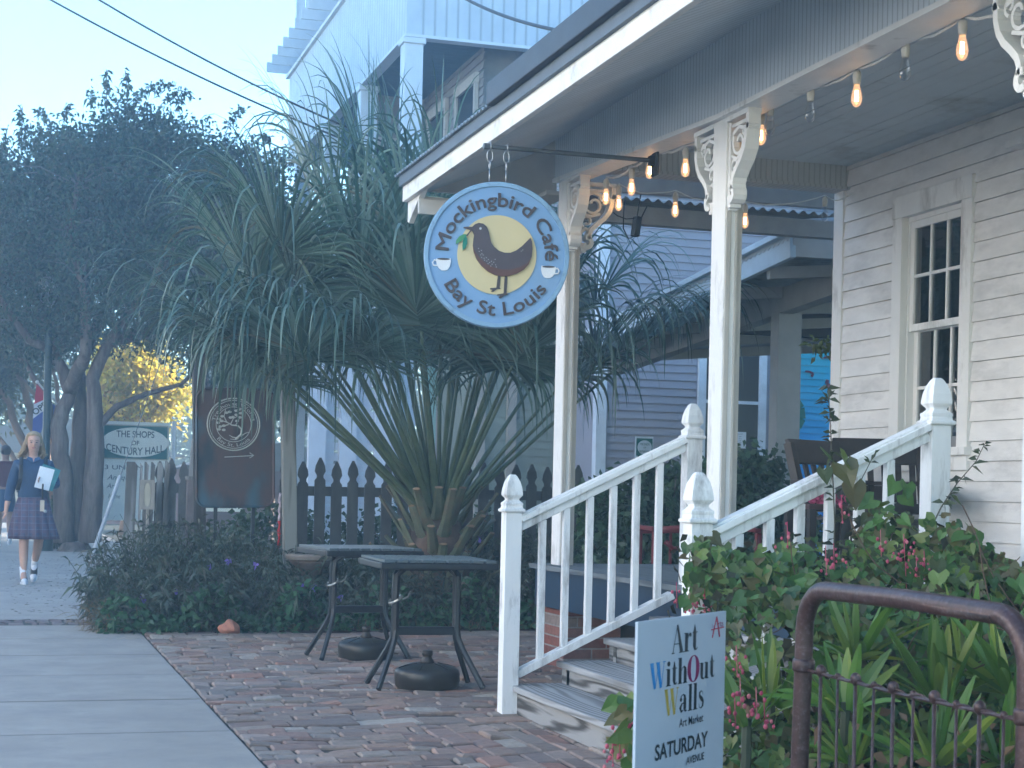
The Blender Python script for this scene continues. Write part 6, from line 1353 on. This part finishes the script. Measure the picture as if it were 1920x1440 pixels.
# strap leaved clumps and grasses in the foreground bed
STR = leafmat('strap_leaf', [(.09, .19, .035), (.14, .26, .045), (.065, .14, .03), (.28, .34, .06), (.10, .19, .05)], .4, .4, .4)
def blade(m, p, d, L, w_, droop, k=7):
    d = Vector(d).normalized(); s_ = d.cross(Vector((0, 0, 1))); s_ = s_.normalized() if s_.length > .05 else Vector((1, 0, 0)); q = Vector(p); V = []
    a = random.uniform(-.9, .9); s_ = (s_ * math.cos(a) + s_.cross(d) * math.sin(a)).normalized()
    for i in range(k + 1):
        t = i / k; ww = w_ * (math.sin(math.pi * (.12 + .86 * t)) ** .6) * (1 - .15 * t); nrm = s_.cross(d)
        V += [tuple(q - s_ * ww), tuple(q - nrm * ww * .35), tuple(q + s_ * ww)]; d = (d + Vector((0, 0, -droop * (t + .15)))).normalized(); s_ = (s_ - d * s_.dot(d)).normalized(); q = q + d * L / k
    m.add(V, [(3 * i, 3 * i + 1, 3 * i + 4, 3 * i + 3) for i in range(k)] + [(3 * i + 1, 3 * i + 2, 3 * i + 5, 3 * i + 4) for i in range(k)])
def clump(lab, x, y, Z, n, L, w_, mt=STR, spread=.9, grp=None):
    p = at(x, y, Z=Z); o = thing('strap_leaf_plant', lab, 'plant', grp); m = MB(); p = Vector((p.x, p.y, max(.0, p.z)))
    for i in range(n):
        az = random.uniform(0, 6.28); el = R(random.uniform(25, 88)) if random.random() > .2 else R(random.uniform(5, 30)); blade(m, p + Vector((math.cos(az) * .02, math.sin(az) * .02, 0)), (math.cos(az) * math.cos(el) * spread, math.sin(az) * math.cos(el) * spread, math.sin(el)), L * random.uniform(.6, 1.15), w_ * random.uniform(.75, 1.2), random.uniform(.02, .14))
    m.obj('leaves', mt, o); m = MB(); m.tube([(p.x, p.y, -.03), p + Vector((0, 0, .02))], [.02, .014], 7); m.obj('stalk', mat('green_stem', (.05, .06, .035)), o); return o
for lab, x, y, Z, n, L, w_ in (('strap leaf clump with the tallest fresh blades just right of the gate pipe', 1605, 1235, 4.9, 16, .23, .0125), ('bright yellow green strap clump behind the first wire pickets', 1585, 1330, 4.6, 18, .20, .0125), ('strap leaf clump in the middle of the gate opening', 1765, 1320, 4.7, 18, .24, .013),
                               ('strap leaf clump under the right bend of the gate pipe', 1815, 1270, 5.0, 16, .24, .013), ('strap leaf clump at the far right edge of the picture', 1895, 1300, 4.8, 18, .26, .013), ('low strap leaf clump at the foot of the gate centre', 1755, 1430, 4.3, 22, .22, .011), ('strap leaf clump between yard sign and gate post', 1445, 1320, 4.9, 13, .20, .012), ('low strap leaf clump at the bottom right corner', 1880, 1430, 4.4, 18, .22, .011), ('small bright strap clump just right of the yard sign', 1400, 1360, 4.6, 10, .16, .012), ('small strap clump low behind the gate post', 1600, 1430, 4.5, 14, .17, .009)):
    clump(lab, x, y, Z, n, L * 1.1, w_ * 1.45, grp='strap leaved plants in the foreground bed')
GRS2 = leafmat('grass_blade', [(.07, .12, .04), (.10, .13, .06), (.16, .15, .09), (.05, .09, .04)], .35, .6, .3)
m = MB()
for i in range(1500):
    x, y = random.uniform(1.92, 3.6), random.uniform(2.9, 5.0); az = random.uniform(0, 6.28); hh = .28 * random.random() ** .7
    blade(m, (x, y, hh * .6), (math.cos(az) * .6, math.sin(az) * .6, random.uniform(.3, 1)), random.uniform(.10, .26), random.uniform(.0015, .0035), random.uniform(.1, .35), 5)
tag(m.obj('tangled_grass', GRS2), kind='stuff')
m = MB(); n = 3000; X = rng.uniform(1.9, 3.9, n); Yq = rng.uniform(2.9, 5.1, n); Z_ = rng.random(n) * np.interp(X, [1.9, 2.4, 3.2, 3.9], [.18, .34, .55, .4]) ; C_ = np.stack([X, Yq, Z_], 1); C_ = C_[X / Yq > .46]; heart_leaves(m, C_, rng.normal(size=(len(C_), 3)) * .5 + np.array([-.1, -.5, .8]), .055); 
tag(m.obj('bed_ground_cover', leafmat('ground_vine_leaf', [(.025, .06, .03), (.04, .08, .035), (.03, .05, .03), (.06, .09, .04)], .25, .5, .3)), kind='stuff')
m = MB(); n = 700; X = rng.uniform(1.95, 3.6, n); m.leaves(np.stack([X, rng.uniform(3.2, 4.9, n), rng.random(n) * .55], 1), .05, .012); tag(m.obj('dead_leaves', leafmat('dead_leaf', [(.13, .07, .04), (.2, .13, .08), (.09, .06, .04)], .2, .8, .2)), kind='stuff')
sb = MB(); sb.box(1.1, 5.4, 2.6, 5.55, -.06, .004); V = sb.v[0]; V[V[:, 0] < 1.5, 0] = 1.93; struct(sb.obj('bed_soil', mat('bed_soil', (.03, .022, .016), .95, .4, 12, .4)))
sb = MB(); sb.box(.9, 5.4, 12.77, 16.5, -.06, .0); struct(sb.obj('border_soil', mat('bed_soil', (.03, .022, .016))))
# ---------------------------------------------------------------- people
def skin(name, V, E, Rr, m, parent=None, lev=2, root=0):
    me = bpy.data.meshes.new(name); me.from_pydata([tuple(v) for v in V], E, []); me.update(); me.materials.append(m)
    o = bpy.data.objects.new(name, me); COL.objects.link(o); o.parent = parent
    md = o.modifiers.new('skin', 'SKIN'); md.use_smooth_shade = True
    for i, r_ in enumerate(Rr): me.skin_vertices[0].data[i].radius = (r_, r_) if not hasattr(r_, '__len__') else r_
    for i in range(len(V)): me.skin_vertices[0].data[i].use_root = (i == root)
    sb_ = o.modifiers.new('subsurf', 'SUBSURF'); sb_.levels = lev; sb_.render_levels = lev
    return o
class Sk:
    def __init__(s): s.V = []; s.E = []; s.R = []; s.k = {}
    def add(s, key, p, r_, par=None):
        s.k[key] = len(s.V); s.V.append(p); s.R.append(r_)
        if par is not None: s.E.append((s.k[par], s.k[key]))
def hand(s, wrist, pre, p, d, up_, curl=.5, sc_=1.):
    """palm along d from wrist p; fingers"""
    d = Vector(d).normalized(); u_ = Vector(up_).normalized(); sd_ = d.cross(u_).normalized(); p = Vector(p)
    s.add(pre + 'palm', p + d * .045 * sc_, (.030 * sc_, .018 * sc_), wrist)
    for i, (o_, L_) in enumerate(((-.026, .062), (-.009, .072), (.009, .068), (.024, .052))):
        b = p + d * .075 * sc_ + sd_ * o_ * sc_; s.add(pre + 'f%da' % i, b, .0095 * sc_, pre + 'palm'); m1 = b + (d * (1 - curl * .5) + u_ * -curl * .8).normalized() * L_ * .5 * sc_; s.add(pre + 'f%db' % i, m1, .0085 * sc_, pre + 'f%da' % i)
        s.add(pre + 'f%dc' % i, m1 + (d * (1 - curl * 1.4) - u_ * curl * 1.2).normalized() * L_ * .5 * sc_, .0075 * sc_, pre + 'f%db' % i)
    t0 = p + d * .03 * sc_ - sd_ * .030 * sc_; s.add(pre + 't0', t0, .0105 * sc_, pre + 'palm'); s.add(pre + 't1', t0 + (d * .6 - sd_ * .6 - u_ * .3).normalized() * .045 * sc_, .0085 * sc_, pre + 't0')
SKIN = mat('skin', (.52, .30, .22), .55, .05, 20, 0, spec=.3); SKIN2 = mat('skin_tan', (.30, .17, .12), .55, .05, 20, 0)
NAVY = mat('navy_knit', (.022, .055, .115), .8, .15, 50, .15); HAIR = mat('blonde_hair', (.30, .21, .12), .55, .35, 30, .3, stretch=(1, 1, .2)); DHAIR = mat('dark_hair', (.03, .022, .02), .5, .3, 30, .2)
SOCK_ = mat('white_sock', (.72, .72, .74), .9, .04, 40, .1); BLK_SH = mat('black_leather', (.015, .015, .018), .35, .1); WSH = mat('white_leather', (.66, .67, .70), .4, .04); MAROON = mat('maroon_cloth', (.09, .02, .03), .85, .1, 20, .1)
PLD = bpy.data.materials.new('plaid_skirt'); t, b = nodes(PLD); tc = N(t, 'TexCoord'); sxn = N(t, 'SeparateXYZ'); t.links.new(tc.outputs['Object'], sxn.inputs[0])
def lines(src, pitch, w_, ph=0.):
    a = N(t, 'Math', operation='MULTIPLY_ADD'); a.inputs[1].default_value = 1 / pitch; a.inputs[2].default_value = ph; t.links.new(src, a.inputs[0]); f = N(t, 'Math', operation='FRACT'); t.links.new(a.outputs[0], f.inputs[0]); l = N(t, 'Math', operation='LESS_THAN'); l.inputs[1].default_value = w_; t.links.new(f.outputs[0], l.inputs[0]); return l.outputs[0]
c = mixc(t, lines(sxn.outputs[2], .07, .42), (.060, .066, .115), (.085, .062, .10)); c = mixc(t, lines(sxn.outputs[0], .075, .4), c, (.09, .062, .095)); c = mixc(t, lines(sxn.outputs[2], .07, .08, .5), c, (.14, .14, .19)); c = mixc(t, lines(sxn.outputs[0], .075, .07, .6), c, (.13, .13, .18))
t.links.new(c, b.inputs['Base Color']); b.inputs['Roughness'].default_value = .9

def loft(m, rings, n=20, cap=True):
    """rings: (center, rx, ry, fn(angle)->scale) horizontal ellipses from bottom to top"""
    V = []
    for (c_, rx, ry, fn) in rings:
        for j in range(n): a = 2 * math.pi * j / n; k_ = fn(a) if fn else 1.; V.append((c_[0] + rx * k_ * math.cos(a), c_[1] + ry * k_ * math.sin(a), c_[2]))
    k = len(rings); Fq = [(i * n + j, i * n + (j + 1) % n, (i + 1) * n + (j + 1) % n, (i + 1) * n + j) for i in range(k - 1) for j in range(n)]
    if cap: Fq += [tuple(range(n))[::-1], tuple((k - 1) * n + j for j in range(n))]
    m.add(V, Fq)
girl = thing('person', 'girl in navy sweater and plaid skirt walking with books held to her chest', 'person')
g = Sk()
g.add('pel', (0, 0, .86), (.145, .10)); g.add('wst', (0, .01, 1.02), (.135, .095), 'pel'); g.add('che', (0, .0, 1.20), (.15, .10), 'wst'); g.add('upc', (0, .01, 1.315), (.105, .075), 'che')
g.add('nk', (0, .005, 1.395), .047, 'upc'); g.add('nk2', (0, -.01, 1.44), .047, 'nk'); g.add('h1', (0, -.022, 1.495), (.066, .072), 'nk2'); g.add('h2', (0, -.010, 1.555), (.077, .090), 'h1'); g.add('h3', (0, .0, 1.61), (.072, .082), 'h2'); g.add('h4', (0, .004, 1.645), (.045, .05), 'h3')
for s_, k_ in ((-1, 'r'), (1, 'l')):
    g.add(k_ + 'sh', (s_ * .155, .01, 1.31), .06, 'upc')
    if s_ < 0: E_ = (-.225, .03, 1.07); W_ = (-.275, -.04, .84)
    else: E_ = (.245, .02, 1.07); W_ = (.145, -.17, 1.12)
    g.add(k_ + 'el', E_, .043, k_ + 'sh'); g.add(k_ + 'fa', tuple(np.array(E_) * .5 + np.array(W_) * .5), .038, k_ + 'el'); g.add(k_ + 'wr', W_, .027, k_ + 'fa')
hand(g, 'rwr', 'rh', (-.275, -.04, .84), (-.05, -.08, -1), (1, .2, 0), .35); hand(g, 'lwr', 'lh', (.145, -.17, 1.12), (-.9, -.25, .25), (0, 1, 0), .7)
# legs: right foot (picture left) planted in front, left foot behind
g.add('rhip', (-.085, 0, .82), .085, 'pel'); g.add('rkn', (-.085, -.09, .47), .057, 'rhip'); g.add('rcf', (-.085, -.09, .34), .055, 'rkn'); g.add('ran', (-.08, -.13, .10), .034, 'rcf'); g.add('rft', (-.08, -.22, .045), .036, 'ran')
g.add('lhip', (.085, 0, .82), .085, 'pel'); g.add('lkn', (.075, -.02, .49), .057, 'lhip'); g.add('lcf', (.065, .10, .38), .055, 'lkn'); g.add('lan', (.04, .26, .20), .034, 'lcf'); g.add('lft', (.04, .20, .10), .034, 'lan')
skin('body', g.V, g.E, g.R, SKIN, girl)
sw_ = Sk(); sw_.add('a', (0, 0, .90), (.175, .125)); sw_.add('b', (0, .005, .98), (.178, .130), 'a'); sw_.add('b2', (0, .005, 1.08), (.165, .120), 'b'); sw_.add('c', (0, -.005, 1.20), (.172, .125), 'b2'); sw_.add('d', (0, .01, 1.325), (.115, .085), 'c'); sw_.add('e', (0, .008, 1.375), (.062, .058), 'd')
for s_, k_ in ((-1, 'r'), (1, 'l')):
    sw_.add(k_ + 'sh', (s_ * .16, .01, 1.305), .075, 'd'); E_, W_ = ((-.23, .03, 1.07), (-.268, -.03, .88)) if s_ < 0 else ((.25, .02, 1.07), (.165, -.155, 1.105))
    sw_.add(k_ + 'el', E_, .062, k_ + 'sh'); sw_.add(k_ + 'wr', W_, .043, k_ + 'el')
skin('sweater', sw_.V, sw_.E, sw_.R, NAVY, girl)
m = MB(); pl_ = lambda a: 1 + .055 * math.cos(13 * a); p2 = lambda a: 1 + .03 * math.cos(13 * a)
loft(m, [((.02, .02, .49), .265, .23, pl_), ((.01, .01, .56), .255, .22, pl_), ((.0, .0, .70), .225, .185, p2), ((0, 0, .84), .19, .145, p2), ((0, 0, .95), .155, .11, None)], 104, False)
so_ = m.obj('skirt', PLD, girl, smooth=True); sm_ = so_.modifiers.new('th', 'SOLIDIFY'); sm_.thickness = .006
m = MB(); # collar, crest
for s_ in (-1, 1): m.prism([(0, 0), (s_ * .075, .045), (s_ * .06, .075), (s_ * .012, .055)], (0, -.098, 1.325), (1, 0, 0), (0, .55, .9), .01)
m.obj('collar', mat('navy_cotton', (.03, .075, .16), .8), girl)
m = MB(); m.prism([(0, 0), (.016, .012), (.018, .034), (-.018, .034), (-.016, .012)], (.085, -.129, 1.235), (1, 0, 0), (0, 0, 1), .004); co_ = m.obj('crest', mat('crest_white', (.62, .60, .64), .7), girl)
m = MB(); m.box(.081, .089, -.135, -.1335, 1.238, 1.266); m.box(.070, .100, -.1352, -.1337, 1.254, 1.260); m.obj('crest_cross', mat('crest_red', (.35, .03, .08), .7), co_)
# hair: cap + locks
m = MB(); V = []
m.sphere((0, .018, 1.585), .098, 18, 12, (.96, 1.08, 1.0)); V = m.v[0]; keep = V; V[:, 1] = np.where((V[:, 1] < -.045) & (V[:, 2] < 1.63), -.02, V[:, 1]); m.obj('hair', HAIR, girl, smooth=True)
hr = bpy.data.objects[[o.name for o in girl.children if o.name.startswith('hair')][0]]
m = MB()
for i in range(46):
    s_ = -1 if i % 2 else 1; a = random.uniform(.15, 1.5); x0 = s_ * .088 * math.cos(a * .6); y0 = .0 + .075 * math.sin(a)
    P_ = [(x0 * .75, y0, 1.645), (x0, y0, 1.56), (x0 * 1.18 + random.gauss(0, .008), y0 + .01, 1.47), (x0 * 1.35 + random.gauss(0, .015) - .015, y0 + .03 + random.gauss(0, .02), 1.42 + random.gauss(0, .02)), (x0 * 1.45 + random.gauss(0, .03) - .03, y0 + .03 + random.gauss(0, .03), 1.385 + random.gauss(0, .02))]
    m.tube(P_, [.012, .016, .016, .012, .003], 5)
m.obj('hair_lock', HAIR, hr, smooth=True)
# face
EYE = mat('eye_dark', (.03, .03, .035), .3, .05); LIP = mat('lips', (.40, .12, .12), .5, .05); BRW = mat('brow', (.14, .09, .06), .8)
m = MB(); m.sphere((-.029, -.088, 1.553), .0085, 8, 6, (1.2, .5, .7)); m.obj('eye', EYE, girl); m = MB(); m.sphere((.029, -.088, 1.553), .0085, 8, 6, (1.2, .5, .7)); m.obj('eye', EYE, girl)
m = MB(); m.tube([(-.046, -.086, 1.572), (-.03, -.095, 1.577), (-.014, -.095, 1.572)], .003, 5); m.tube([(.046, -.086, 1.572), (.03, -.095, 1.577), (.014, -.095, 1.572)], .003, 5); m.obj('eyebrows', BRW, girl)
m = MB(); m.tube([(0, -.094, 1.557), (0, -.106, 1.528), (0, -.108, 1.521), (0, -.09, 1.514)], [.006, .009, .012, .006], 7); m.obj('nose', SKIN, girl, smooth=True)
m = MB(); m.tube([(-.022, -.082, 1.497), (-.008, -.092, 1.492), (.008, -.092, 1.492), (.022, -.082, 1.497)], [.003, .006, .006, .003], 6); m.obj('mouth', LIP, girl, smooth=True)
for s_ in (-1, 1): m = MB(); m.sphere((s_ * .079, -.004, 1.535), .017, 8, 6, (.4, .7, 1.2)); m.obj('ear', SKIN, girl, smooth=True)
def shoe(p, tilt, par, yaw=0.):
    e = thing('shoe', None, None); e.parent = par; e.location = p; e.rotation_euler = (tilt, 0, yaw)
    m = MB(); loft(m, [((0, -.045, .0), .040, .125, None), ((0, -.045, .022), .042, .128, None), ((0, -.045, .024), .038, .12, None)], 18); m.obj('sole', WSH, e)
    m = MB(); loft(m, [((0, -.045, .024), .038, .120, None), ((0, -.04, .045), .036, .112, None), ((0, -.0, .075), .032, .065, None), ((0, .025, .095), .030, .04, None)], 18); m.obj('upper', WSH, e, smooth=True)
    m = MB(); loft(m, [((0, -.045, .026), .0405, .088, None), ((0, -.035, .050), .039, .085, None), ((0, -.005, .081), .035, .062, None)], 18); m.obj('saddle', BLK_SH, e, smooth=True); return e
shoe((-.08, -.13, 0), 0, girl, .08); shoe((.04, .255, .10), R(38), girl, -.1)
m = MB(); m.tube([(-.08, -.125, .06), (-.083, -.12, .13), (-.085, -.105, .185)], [.038, .040, .044], 14); m.obj('sock', SOCK_, girl, smooth=True); m = MB(); m.tube([(.04, .26, .17), (.045, .235, .23), (.05, .20, .285)], [.038, .040, .044], 14); m.obj('sock', SOCK_, girl, smooth=True)
m = MB()
for s_ in (-1, 1): m.tube([(s_ * .13, .13, 1.33), (s_ * .13, .06, 1.385), (s_ * .128, -.03, 1.385), (s_ * .13, -.105, 1.30), (s_ * .135, -.125, 1.15), (s_ * .16, -.06, 1.03), (s_ * .15, .08, 1.0)], .021, 6, flat=.3)
gp = at(62, 1088, Y=19.1); gp = Vector((at(60, 1000, Y=19.0).x, 19.0, 0)); bk = m.obj('shoulder_straps', BLACK, None); bk['label'] = 'black backpack worn by the walking girl'; bk['category'] = 'backpack'; bk.name = 'backpack'
bk.location = gp
m = MB(); m.box(-.14, .14, .14, .30, .95, 1.36); m.obj('pack', BLACK, bk, bevel=.04)
girl.location = gp
bks = thing('books', 'white notebook and teal book held against the girl\'s chest', 'books', None, gp)
m = MB(); m.obox((.115, -.21, 1.16), (.16, .012, .24), 0, 0, R(14)); m.obj('notebook', mat('white_book_cover', (.72, .75, .78), .6, .04), bks); m = MB(); m.obox((.150, -.195, 1.17), (.20, .014, .25), 0, 0, R(20)); m.obj('textbook', mat('teal_book_cover', (.03, .20, .22), .5, .3, 20), bks)
m = MB(); m.tube([(.10, -.235, 1.10), (.095, -.24, 1.0), (.10, -.24, .93)], .010, 6); kk = tag(m.obj('key_lanyard', BLACK), 'black lanyard with pale tag and keys hanging from the girl\'s hand', 'lanyard'); kk.location = gp
m = MB(); m.box(.075, .12, -.247, -.240, .80, .92); m.obj('tag', mat('pale_tag', (.55, .45, .33), .6), kk); m = MB(); m.sphere((.13, -.24, .80), .02, 8, 6); m.obj('keys', STEEL, kk)

# second walker, seen from behind at the left edge
w2 = thing('person', 'person in maroon shirt and dark shorts walking away at the left picture edge', 'person'); q = Sk()
q.add('pel', (0, 0, .92), (.14, .10)); q.add('wst', (0, 0, 1.08), (.13, .095), 'pel'); q.add('che', (0, 0, 1.28), (.155, .10), 'wst'); q.add('upc', (0, 0, 1.40), (.11, .08), 'che'); q.add('nk', (0, 0, 1.48), .052, 'upc'); q.add('h1', (0, -.0, 1.56), (.07, .08), 'nk'); q.add('h2', (0, 0, 1.63), (.078, .092), 'h1'); q.add('h3', (0, 0, 1.70), (.06, .07), 'h2')
for s_, k_ in ((-1, 'l'), (1, 'r')):
    q.add(k_ + 'sh', (s_ * .17, 0, 1.39), .06, 'upc'); q.add(k_ + 'el', (s_ * .25, -.03 * s_, 1.13), .044, k_ + 'sh'); q.add(k_ + 'wr', (s_ * .27, .10 * s_, .90), .028, k_ + 'el'); hand(q, k_ + 'wr', k_ + 'h', (s_ * .27, .10 * s_, .90), (0, .1 * s_, -1), (-s_, 0, 0), .4)
    q.add(k_ + 'hip', (s_ * .09, 0, .87), .085, 'pel'); yk, ya, za = (.06, .16, .09) if s_ < 0 else (-.02, -.20, .14)
    q.add(k_ + 'kn', (s_ * .09, yk, .50), .06, k_ + 'hip'); q.add(k_ + 'cf', (s_ * .09, (yk + ya) / 2 - .02, .34), .056, k_ + 'kn'); q.add(k_ + 'an', (s_ * .09, ya, za), .035, k_ + 'cf'); q.add(k_ + 'ft', (s_ * .09, ya + .10, za - .05), .035, k_ + 'an')
skin('body', q.V, q.E, q.R, SKIN2, w2)
q = Sk(); q.add('a', (0, 0, .97), (.165, .12)); q.add('b', (0, 0, 1.12), (.155, .115), 'a'); q.add('c', (0, 0, 1.28), (.175, .12), 'b'); q.add('d', (0, 0, 1.41), (.12, .09), 'c'); q.add('e', (0, 0, 1.45), (.06, .06), 'd')
for s_, k_ in ((-1, 'l'), (1, 'r')): q.add(k_ + 'sh', (s_ * .18, 0, 1.39), .075, 'd'); q.add(k_ + 'el', (s_ * .245, -.02 * s_, 1.16), .062, k_ + 'sh')
skin('shirt', q.V, q.E, q.R, MAROON, w2)
m = MB(); loft(m, [((0, 0, .60), .19, .17, None), ((0, 0, .75), .185, .15, None), ((0, 0, .98), .16, .12, None)], 24, False); m.obj('shorts', NAVY, w2, smooth=True)
m = MB(); m.sphere((0, -.01, 1.65), .098, 16, 10, (.95, 1.08, 1.0)); m.obj('hair', DHAIR, w2, smooth=True)
m = MB(); m.tube([(-.09, .15, .07), (-.09, .13, .20)], [.042, .046], 12); m.obj('sock', SOCK_, w2, smooth=True); m = MB(); m.tube([(.09, -.19, .12), (.09, -.16, .24)], [.042, .046], 12); m.obj('sock', SOCK_, w2, smooth=True)
s_ = shoe((-.09, .15, 0), 0, w2, math.pi); s_ = shoe((.09, -.20, .07), R(-35), w2, math.pi)
wp = at(10, 1000, Z=28.5); w2.location = (wp.x - .02, wp.y, 0)

# ---------------------------------------------------------------- haze
hz = MB(); hz.box(-58, 88, -7.5, 138, -1.4, 14.5)
hm = bpy.data.materials.new('haze_air'); hm.use_nodes = True; t = hm.node_tree; t.nodes.clear()
o_ = t.nodes.new('ShaderNodeOutputMaterial'); pv_ = t.nodes.new('ShaderNodeVolumePrincipled'); pv_.inputs['Density'].default_value = .0060; pv_.inputs['Color'].default_value = (.60, .84, 1.0, 1); pv_.inputs['Anisotropy'].default_value = .3
t.links.new(pv_.outputs[0], o_.inputs['Volume'])
HAZE = True
if HAZE: tag(hz.obj('haze', hm), kind='stuff')
